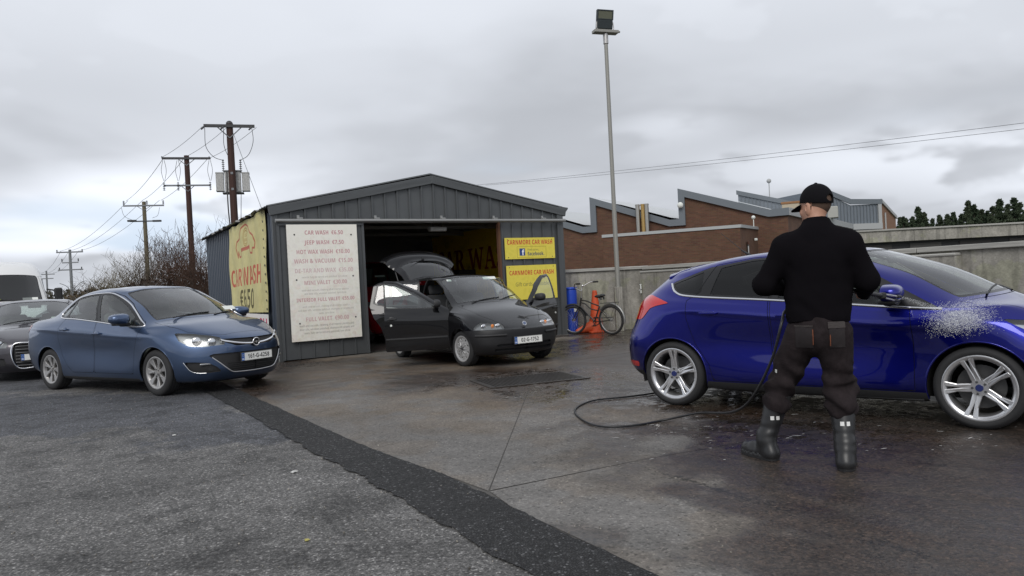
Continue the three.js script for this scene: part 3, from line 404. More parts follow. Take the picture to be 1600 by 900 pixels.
// drain channel with a bar grate
{ const d = thing('drain_grate', 'dark steel bar grate over the drain in the wet concrete', 'drain', [0.16, 0.012, -9.72], 0.36);
  mesh('grate_frame', [box(1.36, 0.012, 0.05, 0, 0, 0.42), box(1.36, 0.012, 0.05, 0, 0, -0.42), box(0.05, 0.012, 0.79, 0.655, 0, 0), box(0.05, 0.012, 0.79, -0.655, 0, 0)], std({ color: lin(0.045, 0.038, 0.032), roughness: 0.4, metalness: 0.2 }), d);
  const bm = std({ color: lin(0.035, 0.030, 0.026), roughness: 0.35, metalness: 0.2 }); for (let k = 0; k < 26; k++) mesh('grate_bar', box(0.022, 0.010, 0.79, -0.61 + k * 0.0488, -0.001, 0), bm, d);
  mesh('pit_shade_sheet', box(1.30, 0.002, 0.80, 0, -0.0055, 0), M.void, d); }  // thin dark sheet under the bars stands in for the shade of a pit
// ------------------------------------------------------------------ the car-wash shed: local x along the front, y up, -z into the shed
const SHED_YAW = 30.66 * D2R, SHED_W = 6.62, SHED_D = 8.2, EAVE = 2.90, APEX = 3.57;
const shed = thing('car_wash_shed', 'dark grey profiled metal shed with a shallow gable and open front', 'shed', [-4.46, 0, -14.12], SHED_YAW);
{
  const clad = std({ map: dataTex(256, 256, (u, v, o) => { const a = NT(u * 0.5, v * 0.5), b = NT(u * 2, v * 2 + 0.3); const L = 0.088 * (0.86 + 0.28 * a) * (0.93 + 0.14 * b); o[0] = L * 0.93; o[1] = L * 0.99; o[2] = L * 1.03; }), roughness: 0.42, metalness: 0.1 });
  const cladBlue = std({ color: lin(0.048, 0.062, 0.085), roughness: 0.45, metalness: 0.1 });
  const inside = std({ color: lin(0.33, 0.33, 0.32), roughness: 0.8 });
  const galv = std({ color: lin(0.36, 0.36, 0.35), roughness: 0.45, metalness: 0.7 });
  const rust = std({ color: lin(0.12, 0.055, 0.03), roughness: 0.9 });
  const topAt = x => EAVE + (APEX - EAVE) * (1 - Math.abs(x - SHED_W / 2) / (SHED_W / 2));
  // one cladding pan: flat sheet with a raised trapezoid rib on its left edge, sloped top
  const pan = (x0, x1, y0, yl, yr, rib = 0.036, rw = 0.05) => { const s = []; const q = (x, z) => [x, z]; const prof = [q(x0, 0), q(x0 + 0.012, rib), q(x0 + rw - 0.012, rib), q(x0 + rw, 0), q(x1, 0)]; const P = [], I = []; const top = x => mix(yl, yr, (x - x0) / (x1 - x0)); for (let k = 0; k < prof.length - 1; k++) { const [a, b] = [prof[k], prof[k + 1]]; P.push(a[0], y0, a[1], b[0], y0, b[1], b[0], top(b[0]), b[1], a[0], y0, a[1], b[0], top(b[0]), b[1], a[0], top(a[0]), a[1]); } const g = new THREE.BufferGeometry(); g.setAttribute('position', new THREE.BufferAttribute(new Float32Array(P), 3)); g.computeVertexNormals(); const uv = new Float32Array(P.length / 3 * 2); for (let i = 0; i < P.length / 3; i++) { uv[2 * i] = P[3 * i] * 0.3; uv[2 * i + 1] = P[3 * i + 1] * 0.3; } g.setAttribute('uv', new THREE.BufferAttribute(uv, 2)); return g; };
  // gable above the rail
  for (let k = 0; k < 24; k++) { const x0 = k * SHED_W / 24, x1 = (k + 1) * SHED_W / 24; mesh('cladding_sheet', pan(x0, x1, 2.69, topAt(x0), topAt(x1)), clad, shed); }
  // right hand front panel
  for (let k = 0; k < 6; k++) { const x0 = 4.96 + k * 0.276, x1 = Math.min(SHED_W, x0 + 0.276); mesh('cladding_sheet', pan(x0, x1, 0.0, 2.69, 2.69).translate(0, 0, -0.01), clad, shed); }
  mesh('corner_post', box(0.16, 2.86, 0.05, SHED_W - 0.06, 1.43, 0.03), clad, shed);
  mesh('corner_post', box(0.09, 2.86, 0.05, -0.01, 1.43, 0.005), clad, shed);
  mesh('door_jamb', box(0.06, 2.66, 0.10, 4.94, 1.33, -0.06), rust, shed);
  // front wall behind the open sliding door
  for (let k = 0; k < 6; k++) { const x0 = 0.03 + k * 0.276; mesh('cladding_sheet', pan(x0, x0 + 0.276, 0.0, 2.69, 2.69).translate(0, 0, -0.12), clad, shed); }
  mesh('header_beam', box(SHED_W - 0.1, 0.12, 0.10, SHED_W / 2, 2.72, -0.09), inside, shed);
  // barge boards
  for (const s of [-1, 1]) { const xm = SHED_W / 2, L = Math.hypot(xm + 0.09, (APEX - EAVE) * (xm + 0.09) / xm), a = Math.atan2(APEX - EAVE, xm); const g = rbox(L + 0.03, 0.17, 0.10, 0.008).rotateZ(s < 0 ? a : -a).translate(xm + s * (xm + 0.09) / 2, (APEX + EAVE) / 2 - 0.01, 0.02 + (s > 0 ? 0.003 : 0)); mesh('barge_board', g, clad, shed); }
  mesh('ridge_cap', rbox(0.2, 0.03, SHED_D, 0.01, SHED_W / 2, APEX + 0.115, -SHED_D / 2 - 0.04), clad, shed);
  { const sh = new THREE.Shape(); sh.moveTo(SHED_W + 0.02, 2.78); sh.lineTo(SHED_W + 0.20, 2.97); sh.lineTo(SHED_W + 0.20, 3.0); sh.lineTo(SHED_W - 0.05, 3.03); sh.lineTo(SHED_W - 0.05, 2.78); mesh('gutter', new THREE.ExtrudeGeometry(sh, { depth: SHED_D, bevelEnabled: false }).translate(0, 0, -SHED_D + 0.03), clad, shed); }
  // sliding door rail with brackets
  mesh('door_rail', [rod([-0.02, 2.69, 0.13], [SHED_W + 0.03, 2.69, 0.13], 0.036, 0.036, 14)], galv, shed);
  for (const x of [0.42, 1.98, 3.46, 4.74, 6.03]) mesh('rail_bracket', [rbox(0.05, 0.09, 0.03, 0.006, x, 2.75, 0.10), rbox(0.10, 0.03, 0.06, 0.006, x + 0.03, 2.735, 0.12)], galv, shed);
  // sliding door
  { const d = new THREE.Group(); d.name = 'sliding_door'; d.position.set(0.03, 0.025, 0.06); shed.add(d); for (let k = 0; k < 6; k++) mesh('door_sheet', pan(k * 0.279, k * 0.279 + 0.279, 0.0, 2.62, 2.62, 0.02, 0.045), clad, d); mesh('door_frame', [box(0.05, 2.62, 0.04, 1.675, 1.31, 0.012), box(0.05, 2.62, 0.04, 0.0, 1.31, 0.012), box(1.68, 0.05, 0.03, 0.84, 2.60, 0.03)], clad, d); }
  // roof, walls, back
  const roofPan = (x0, z0, z1, y0, y1, dx) => 0;
  for (const s of [-1, 1]) for (let k = 0; k < 8; k++) { const z0 = 0.0 - k * SHED_D / 8, z1 = z0 - SHED_D / 8 - 0.02; const xe = s < 0 ? -0.13 : SHED_W + 0.08, xr = SHED_W / 2, yr = APEX + 0.12, ye = EAVE + (s < 0 ? -0.0 : 0.03) + 0.075; const P = []; const nn = 5; for (let j = 0; j < nn; j++) { const f = (zz) => zz; const za = mix(z0, z1, j / nn), zb = mix(z0, z1, (j + 1) / nn), h = 0.028; const zs = [za, mix(za, zb, 0.12), mix(za, zb, 0.3), mix(za, zb, 0.42), zb], hs = [0, h, h, 0, 0]; for (let m = 0; m < 4; m++) P.push(xe, ye + hs[m], zs[m], xr, yr + hs[m], zs[m], xr, yr + hs[m + 1], zs[m + 1], xe, ye + hs[m], zs[m], xr, yr + hs[m + 1], zs[m + 1], xe, ye + hs[m + 1], zs[m + 1]); } const g = new THREE.BufferGeometry(); g.setAttribute('position', new THREE.BufferAttribute(new Float32Array(P), 3)); g.computeVertexNormals(); mesh('roof_sheet', g, clad, shed); }
  // left wall: ribbed blue-grey sheets running back
  for (let k = 0; k < 30; k++) { const a = k * SHED_D / 30, b = a + SHED_D / 30; const g = pan(a, b, 0, EAVE + 0.012 * a - 0.02, EAVE + 0.012 * b - 0.02, -0.03, 0.09); g.rotateY(Math.PI / 2); mesh('cladding_sheet', g.translate(-0.03, 0, -0.03), cladBlue, shed); }
  // warped edge of the roof sheeting over the banner
  { const pts = []; const r = rng(12); const P = []; const n = 40; for (let k = 0; k < n; k++) { const z0 = -k * SHED_D / n, z1 = -(k + 1) * SHED_D / n; const e = j => 0.03 * Math.sin(j * 1.9) + 0.015 * Math.sin(j * 5.1); const y0 = EAVE + 0.05 - 0.0 + e(k), y1 = EAVE + 0.05 + e(k + 1); P.push(0.02, EAVE + 0.09, z0, -0.20 + 0.03 * Math.sin(k * 2.3), y0, z0, -0.20 + 0.03 * Math.sin((k + 1) * 2.3), y1, z1, 0.02, EAVE + 0.09, z0, -0.20 + 0.03 * Math.sin((k + 1) * 2.3), y1, z1, 0.02, EAVE + 0.09, z1); } const g = new THREE.BufferGeometry(); g.setAttribute('position', new THREE.BufferAttribute(new Float32Array(P), 3)); g.computeVertexNormals(); mesh('eave_flashing', g, std({ color: lin(0.20, 0.195, 0.18), roughness: 0.7, side: THREE.DoubleSide }), shed); }
  mesh('right_wall', box(0.05, EAVE, SHED_D, SHED_W - 0.03, EAVE / 2, -SHED_D / 2 - 0.02), inside, shed);
  mesh('left_lining', box(0.03, EAVE - 0.05, SHED_D, 0.03, EAVE / 2, -SHED_D / 2 - 0.15), inside, shed);
  { const sh = new THREE.Shape(); sh.moveTo(0, 0); sh.lineTo(SHED_W, 0); sh.lineTo(SHED_W, EAVE); sh.lineTo(SHED_W / 2, APEX); sh.lineTo(0, EAVE); mesh('back_wall', new THREE.ExtrudeGeometry(sh, { depth: 0.05, bevelEnabled: false }).translate(0, 0, -SHED_D - 0.03), inside, shed); }
  for (const s of [-1, 1]) { const xm = SHED_W / 2, L = Math.hypot(xm, APEX - EAVE), a = Math.atan2(APEX - EAVE, xm); mesh('roof_lining', box(L, 0.03, SHED_D - 0.1).rotateZ(s < 0 ? a : -a).translate(xm + s * xm / 2, (APEX + EAVE) / 2 + 0.02, -SHED_D / 2 - 0.05), inside, shed); }
  for (const z of [-0.4, -2.6, -4.9, -7.2]) { mesh('rafter', [beam([0.06, EAVE - 0.12, z], [SHED_W / 2, APEX - 0.10, z], 0.07, 0.12), beam([SHED_W / 2, APEX - 0.10, z], [SHED_W - 0.06, EAVE - 0.12, z], 0.07, 0.12)], galv, shed); mesh('tie_beam', box(SHED_W - 0.2, 0.07, 0.06, SHED_W / 2, 2.78, z), inside, shed); }
  mesh('shed_floor', box(SHED_W - 0.08, 0.02, SHED_D - 0.2, SHED_W / 2, 0.004, -SHED_D / 2 - 0.14), std({ color: lin(0.07, 0.066, 0.06), roughness: 0.4 }), shed);
}
const shedPt = (x, y, z) => { const v = V3(x, y, z).applyAxisAngle(V3(0, 1, 0), SHED_YAW); return [v.x - 4.46, v.y, v.z - 14.12]; };
function onShed(name, label, cat, x, y, z, extraYaw = 0, group) { return thing(name, label, cat, shedPt(x, y, z), SHED_YAW + extraYaw, group); }
// price board
{ const o = onShed('price_board', 'tall cream price board with faded red lettering on the sliding door', 'sign', 0.87, 1.49, 0.125);
  const tx = canvasTex(900, 1456, (g, w, h) => {
    g.fillStyle = '#f1eee4'; g.fillRect(0, 0, w, h); const r = rng(4); for (let k = 0; k < 2600; k++) { g.fillStyle = `rgba(${140 + r() * 60 | 0},${125 + r() * 50 | 0},${105 + r() * 50 | 0},${r() * 0.05})`; g.beginPath(); g.ellipse(r() * w, h * Math.pow(r(), 0.6), 5 + r() * 40, 4 + r() * 26, r() * 3, 0, 7); g.fill(); }
    g.textAlign = 'center'; const line = (t, y, s, c, x = w / 2) => { g.font = `${s > 40 ? 'bold ' : ''}${s}px sans-serif`; g.fillStyle = c; g.save(); g.translate(x, y); g.scale(0.86, 1); g.fillText(t, 0, 0); g.restore(); };
    const c = ['rgba(182,112,120,0.75)', 'rgba(182,116,124,0.70)', 'rgba(184,126,134,0.62)', 'rgba(186,142,148,0.50)'];
    line('CAR WASH  €6.50', 126, 72, c[0], w * 0.52); line('JEEP WASH  €7.50', 250, 72, c[0], w * 0.52); line('HOT WAX WASH  €10.00', 368, 72, c[1], w * 0.5); line('WASH & VACUUM  €15.00', 484, 74, c[2], w * 0.5); line('DE-TAR AND WAX  €35.00', 604, 74, c[3], w * 0.5);
    const t = 'rgba(120,112,102,0.55)'; line('exterior fully de-tarred and polished, tyre shine', 672, 32, t); line('MINI VALET  €30.00', 756, 70, c[2], w * 0.51);
    line('wash and vacuum, cleaning of all interior plastics', 836, 32, t); line('and door sills, windows polished, tyre shine', 880, 32, t); line('INTERIOR FULL VALET  €55.00', 968, 62, c[1], w * 0.5);
    line('wash and vacuum, cleaning of all interior plastics', 1042, 32, t); line('and door sills, windows polished, shampoo of carpets and', 1086, 32, t); line('seats, tyre shine', 1130, 32, t); line('FULL VALET  €90.00', 1214, 72, c[2], w * 0.51);
    const t2 = 'rgba(105,98,90,0.72)'; line('wash and vacuum, cleaning of all interior plastics and', 1280, 34, t2); line('door sills, windows polished, shampoo of carpets and', 1326, 34, t2); line('seats, fully de-tarred and polished, tyre shine', 1372, 34, t2); });
  mesh('board_face', new THREE.PlaneGeometry(1.385, 2.245).translate(0, 0, 0.013), std({ map: tx, roughness: 0.55 }), o);
  mesh('board_back', rbox(1.39, 2.25, 0.022, 0.004), std({ color: lin(0.62, 0.60, 0.56), roughness: 0.6 }), o);
  for (const [x, y] of [[-0.55, 0.93], [0.57, 0.92], [-0.55, 0.06], [0.57, 0.10], [-0.53, -0.78], [0.58, -0.72]]) mesh('fixing_bolt', new THREE.SphereGeometry(0.016, 10, 8).scale(1, 1, 0.5).translate(x, y, 0.015), M.blackPlastic, o); }
// yellow signs right of the opening
function yellowSign(label, x, y, w, h, draw) { const o = onShed('yellow_sign', label, 'sign', x, y, 0.035); mesh('sign_face', new THREE.PlaneGeometry(w, h).translate(0, 0, 0.0065), std({ map: canvasTex(1000, Math.round(1000 * h / w), draw), roughness: 0.45 }), o); mesh('sign_panel', rbox(w + 0.004, h + 0.004, 0.012, 0.003), std({ color: lin(0.62, 0.5, 0.06), roughness: 0.5 }), o); for (const sx of [-1, 1]) for (const sy of [-1, 1]) mesh('screw', new THREE.SphereGeometry(0.011, 8, 6).scale(1, 1, 0.5).translate(sx * (w / 2 - 0.08), sy * (h / 2 - 0.04), 0.008), M.disc, o); return o; }
const yb = (g, w, h) => { g.fillStyle = '#e4d352'; g.fillRect(0, 0, w, h); const r = rng(w); for (let k = 0; k < 400; k++) { g.fillStyle = `rgba(150,130,30,${r() * 0.05})`; g.beginPath(); g.arc(r() * w, r() * h, 4 + r() * 30, 0, 7); g.fill(); } };
yellowSign('small yellow sign with red title and a blue f logo box', 5.705, 2.06, 1.35, 0.48, (g, w, h) => { yb(g, w, h); g.fillStyle = '#c4342a'; g.textAlign = 'center'; g.font = 'bold 106px sans-serif'; g.save(); g.translate(w / 2, 112); g.scale(0.80, 1); g.fillText('CARNMORE CAR WASH', 0, 0); g.restore(); g.strokeStyle = '#9a8a20'; g.lineWidth = 5; g.strokeRect(235, 150, 580, 185); g.fillStyle = '#2f4780'; g.fillRect(280, 180, 110, 122); g.fillStyle = '#fff'; g.font = 'bold 128px sans-serif'; g.fillText('f', 348, 296); g.fillStyle = '#555a3a'; g.font = '46px sans-serif'; g.textAlign = 'left'; g.fillText('Find us on,', 440, 218); g.fillStyle = '#2f4068'; g.font = 'bold 84px sans-serif'; g.fillText('facebook.', 440, 302, 340); });
yellowSign('larger yellow sign with red title and grey text behind the open car door', 5.715, 1.28, 1.35, 0.78, (g, w, h) => { yb(g, w, h); g.fillStyle = '#c4342a'; g.textAlign = 'center'; g.font = 'bold 104px sans-serif'; g.save(); g.translate(w / 2, 160); g.scale(0.80, 1); g.fillText('CARNMORE CAR WASH', 0, 0); g.restore(); g.fillStyle = '#6d6a3c'; g.font = '88px sans-serif'; g.save(); g.translate(w / 2, 350); g.scale(0.9, 1); g.fillText('Gift cards available', 0, 0); g.restore(); });
// side banner
{ const o = thing('side_banner', 'weathered yellow banner with car outline and a price on the shed side wall', 'banner', shedPt(-0.075, 0, 0), SHED_YAW);
  const tx = canvasTex(1300, 780, (g, w, h) => { const q = g.createLinearGradient ? 0 : 0; g.fillStyle = '#cdc48c'; g.fillRect(0, 0, w, h); const r = rng(21); for (let k = 0; k < 1500; k++) { const b = r(); g.fillStyle = b < 0.5 ? `rgba(235,226,160,${r() * 0.10})` : `rgba(150,140,80,${r() * 0.07})`; g.beginPath(); g.ellipse(r() * w, r() * h, 8 + r() * 60, 4 + r() * 22, r() * 3, 0, 7); g.fill(); }
    g.strokeStyle = 'rgba(178,82,64,0.85)'; g.lineWidth = 16; g.lineJoin = 'round'; g.beginPath(); [[340, 290], [300, 200], [330, 150], [430, 130], [520, 50], [640, 35], [760, 60], [850, 120], [940, 150], [980, 210], [965, 255], [905, 250], [890, 290], [835, 285], [820, 225], [460, 225], [440, 285], [385, 290], [360, 240]].forEach(([x, y], i) => i ? g.lineTo(x, y) : g.moveTo(x, y)); g.closePath(); g.stroke(); g.fillStyle = 'rgba(178,82,64,0.75)'; g.fillRect(460, 228, 350, 20); g.strokeStyle = 'rgba(160,120,60,0.7)'; g.lineWidth = 9; for (const [x, rr] of [[640, 72], [640, 56]]) { g.beginPath(); g.ellipse(x, 138, rr * 1.1, rr, 0, 0.5, 5.8); g.stroke(); } g.fillStyle = 'rgba(160,120,60,0.7)'; g.font = 'bold 40px sans-serif'; g.textAlign = 'center'; g.fillText('CAR', 650, 134); g.fillText('WASH', 650, 172);
    g.fillStyle = 'rgba(190,84,66,0.9)'; g.font = 'bold 262px sans-serif'; g.save(); g.translate(30, 545); g.scale(0.84, 0.82); g.textAlign = 'left'; g.fillText('CAR WASH', 0, 0, 1490); g.restore(); g.fillStyle = 'rgba(82,76,44,0.92)'; g.font = 'bold 230px sans-serif'; g.save(); g.translate(600, 745); g.scale(0.80, 1.0); g.textAlign = 'center'; g.fillText('€6.50', 0, 0); g.restore(); });
  const L = 3.85, H = 1.98, nx = 48, ny = 24, g = new THREE.PlaneGeometry(L, H, nx, ny); const p = g.attributes.position; for (let i = 0; i < p.count; i++) { const x = p.getX(i) + L / 2, y = p.getY(i) + H / 2; p.setZ(i, 0.012 * Math.sin(x * 7 + y * 2) + 0.012 * Math.sin(x * 3.1 - y * 4.3) * sst(0, 0.5, y) + 0.018 * Math.exp(-(((x - 3.1 + y * 0.2) / 0.08) ** 2))); p.setY(i, p.getY(i) + 0.02 * Math.sin(x * 4.1) * (y > H * 0.9 ? 1 : 0) + 0.012 * x); } g.computeVertexNormals();
  g.rotateY(-Math.PI / 2); g.translate(-0.045, 0.92 + H / 2 - 0.01, -0.33 - L / 2); mesh('banner_sheet', g, std({ map: tx, roughness: 0.7, side: THREE.DoubleSide }), o);
  mesh('cord_eyelets', Array.from({ length: 12 }, (_, k) => new THREE.TorusGeometry(0.018, 0.006, 6, 12).rotateY(Math.PI / 2).translate(-0.072, 1.02 + k * 0.17, -0.37)), M.disc, o).userData.kind = 'stuff'; }
{ const o = thing('white_banner', 'white banner strip with pink letters under the yellow side banner', 'banner', shedPt(-0.08, 0, 0), SHED_YAW);
  const tx = canvasTex(1200, 260, (g, w, h) => { g.fillStyle = '#e4e0dc'; g.fillRect(0, 0, w, h); g.fillStyle = '#c23a64'; g.font = 'bold 210px sans-serif'; g.textAlign = 'right'; g.fillText('CAR WASH', w - 30, 180, 1100); });
  mesh('banner_sheet', new THREE.PlaneGeometry(3.6, 0.75, 8, 2).rotateY(-Math.PI / 2).translate(-0.05, 0.54, -0.36 - 1.8), std({ map: tx, roughness: 0.7, side: THREE.DoubleSide }), o); }
// inside: painted sign on the right wall, lamp, white rings
{ const o = thing('inner_wall_sign', 'yellow painted panel with red letters on the inside wall of the shed', 'sign', shedPt(SHED_W - 0.07, 0, 0), SHED_YAW);
  const tx = canvasTex(1400, 700, (g, w, h) => { g.fillStyle = '#f0c828'; g.fillRect(0, 0, w, h); const r = rng(8); for (let k = 0; k < 700; k++) { g.fillStyle = `rgba(90,60,10,${r() * 0.10})`; g.beginPath(); g.ellipse(r() * w, h * Math.sqrt(r()), 6 + r() * 40, 6 + r() * 50, 0, 0, 7); g.fill(); } g.fillStyle = '#8e1610'; g.font = 'bold 300px serif'; g.textAlign = 'center'; g.save(); g.translate(w / 2, 390); g.scale(0.9, 1); g.fillText('CAR WASH', 0, 0, 1420); g.restore(); });
  mesh('sign_panel', new THREE.BoxGeometry(0.02, 2.05, 5.6).translate(-0.012, 1.82, -4.3), std({ color: lin(0.6, 0.42, 0.03), roughness: 0.6 }), o); mesh('sign_face', new THREE.PlaneGeometry(5.58, 2.03).rotateY(-Math.PI / 2).translate(-0.025, 1.82, -4.3), std({ map: tx, roughness: 0.6 }), o); }
{ const o = onShed('tool_cabinet', 'dark cabinet against the yellow wall inside the shed', 'cabinet', 6.22, 0, -4.6); mesh('cabinet_body', rbox(0.5, 1.72, 0.9, 0.01, 0, 0.86, 0), std({ color: lin(0.03, 0.028, 0.025), roughness: 0.6 }), o); mesh('cabinet_door', rbox(0.02, 1.6, 0.84, 0.006, -0.255, 0.87, 0), std({ color: lin(0.045, 0.04, 0.035), roughness: 0.6 }), o); }
{ const o = onShed('work_lamp', 'small white unlit work lamp hung under the shed roof', 'lamp', 3.75, 2.58, -0.75); mesh('lamp_body', rbox(0.42, 0.10, 0.16, 0.03), std({ color: lin(0.72, 0.72, 0.70), roughness: 0.4 }), o); mesh('lamp_bracket', rod([-0.1, 0, 0], [-0.1, 0.25, 0], 0.012), M.disc, o); mesh('lamp_bracket', rod([0.1, 0, 0], [0.1, 0.25, 0], 0.012), M.disc, o); }
for (let k = 0; k < 3; k++) { const o = onShed('hanging_white_ring', 'white spoked ring hung high on the back wall of the shed', 'wheel trim', 1.28 + k * 0.46, 2.36, -SHED_D + 0.06, 0, 'white rings on the shed back wall'); mesh('outer_ring', new THREE.TorusGeometry(0.15, 0.035, 8, 24), M.paper, o); const sp = []; for (let j = 0; j < 5; j++) { const a = j / 5 * 6.283; sp.push(rod([0, 0, 0], [0.14 * Math.cos(a), 0.14 * Math.sin(a), 0], 0.022)); } mesh('ring_spokes', sp, M.paper, o); }  // three white round shapes, built as spoked rings
// ------------------------------------------------------------------ boundary walls, factory, far building
const matRender = (() => { const n = 1024; const m = dataTex(n, n, (u, v, o) => { const x = u * 8, y = v * 2; const a = NT(x * 0.12, y * 0.12), b = NT(x * 0.5, y * 0.5), c = NT(x * 2.2, y * 2.2), d = NT(x * 7, y * 7), run = NT(x * 0.9 + 0.2, y * 0.06); let L = 0.27 * (0.74 + 0.52 * a) * (0.8 + 0.4 * b) * (0.85 + 0.3 * c) * (0.85 + 0.3 * d); const s = sst(0.56, 0.72, run) * sst(0.3, 0.6, b + 0.15); L *= 1 - 0.28 * s; const moss = sst(0.62, 0.75, NT(x * 0.3 + 0.6, y * 0.3)); o[0] = L * 1.02; o[1] = L * mix(0.97, 1.0, moss); o[2] = L * mix(0.86, 0.78, moss); }), b = dataTex(512, 512, (u, v, o) => { const q = 0.6 * NT(u * 8, v * 2) + 0.4 * NT(u * 40, v * 10); o[0] = o[1] = o[2] = q; }, false); for (const t of [m, b]) t.repeat.set(1 / 8, 1 / 2); return std({ map: m, bumpMap: b, bumpScale: 0.008, roughness: 0.9 }); })();
const matCap = std({ map: (() => { const t = dataTex(256, 256, (u, v, o) => { const L = 0.36 * (0.7 + 0.6 * NT(u, v)) * (0.85 + 0.3 * NT(u * 4, v * 4)); o[0] = L; o[1] = L * 0.98; o[2] = L * 0.91; }); t.repeat.set(0.5, 0.5); return t; })(), roughness: 0.85 });
function uvBox(w, h, d, x, y, z) { const g = new THREE.BoxGeometry(w, h, d); const p = g.attributes.position, n = g.attributes.normal, u = g.attributes.uv; for (let i = 0; i < p.count; i++) { const X = p.getX(i) + w / 2, Y = p.getY(i) + h / 2, Z = p.getZ(i) + d / 2; if (Math.abs(n.getZ(i)) > 0.5) u.setXY(i, X + x, Y); else if (Math.abs(n.getX(i)) > 0.5) u.setXY(i, Z + 3.3, Y); else u.setXY(i, X, Z); } return g.translate(x, y, z); }
// wall behind the bicycle, then along the yard
{ const w = thing('boundary_wall', 'low rendered concrete wall behind the bicycle and the floodlight pole', 'wall', [1.32, 0, -18.02], 2.5 * D2R);
  mesh('wall_face', uvBox(2.0, 1.46, 0.22, 1.0, 0.73, -0.11), matRender, w); mesh('coping_stone', rbox(2.06, 0.075, 0.34, 0.012, 1.0, 1.50, -0.11), matCap, w); }
{ const yaw = -Math.atan2(0.86, 0.51), w = thing('boundary_wall', 'long rendered concrete wall with pale coping behind the dark blue hatchback', 'wall', [3.22, 0, -17.98], yaw);   // local +x runs towards the road
  for (let k = 0; k < 4; k++) { mesh('wall_face', uvBox(3.38, 1.44, 0.22, 1.7 + k * 3.4, 0.72, 0.0).translate(0, 0, -0.12), matRender, w); mesh('coping_stone', rbox(3.39, 0.085, 0.36, 0.012, 1.7 + k * 3.4, 1.485, -0.12), matCap, w); }
  for (let k = 0; k < 2; k++) mesh('thickened_base', uvBox(3.72, 1.36, 0.16, 1.90 + k * 3.73, 0.68, 0.075), matRender, w);
  mesh('thickened_base_cap', rbox(7.44, 0.05, 0.18, 0.02, 3.76, 1.385, 0.085), matCap, w); }
// factory
const matBrick = (() => { const n = 512; const col = [], r = rng(77); for (let k = 0; k < 400; k++) col.push([0.84 + r() * 0.34, r()]); const f = (u, v) => { const cy = Math.floor(v * 24), fy = v * 24 - cy, xx = u * 8 + (cy % 2) * 0.5, cx = Math.floor(xx) % 8, fx = xx - Math.floor(xx); return { mortar: fy < 0.14 || fx < 0.045, c: col[(cy * 8 + cx) % 400] }; };
  const m = dataTex(n, n, (u, v, o) => { const q = f(u, v), a = NT(u * 0.5, v * 0.5); if (q.mortar) { o[0] = 0.10; o[1] = 0.078; o[2] = 0.06; } else { const L = q.c[0] * (0.85 + 0.3 * a); o[0] = 0.112 * L; o[1] = (0.048 + 0.010 * q.c[1]) * L; o[2] = 0.031 * L; } }); m.repeat.set(1 / 1.8, 1 / 1.8);
  const big = NT; return std({ map: m, roughness: 0.92 }); })();
const matFascia = std({ color: lin(0.145, 0.165, 0.185), roughness: 0.6 }), matFasciaLight = std({ color: lin(0.40, 0.41, 0.41), roughness: 0.7 });
const matRibbed = std({ color: lin(0.17, 0.195, 0.225), roughness: 0.55 });
function prism(pts, depth, skew = 0, uvk = 1) { const sh = new THREE.Shape(pts.map(p => new THREE.Vector2(p[0], p[1]))); const g = new THREE.ExtrudeGeometry(sh, { depth, bevelEnabled: false }); g.translate(0, 0, -depth); const p = g.attributes.position; if (skew) { for (let i = 0; i < p.count; i++) p.setX(i, p.getX(i) - p.getZ(i) * skew); g.computeVertexNormals(); } return g; }
function ribbon(outer, inner, d, z) { const sh = new THREE.Shape([...outer, ...inner.slice().reverse()].map(p => new THREE.Vector2(p[0], p[1]))); return new THREE.ExtrudeGeometry(sh, { depth: d, bevelEnabled: false }).translate(0, 0, z); }
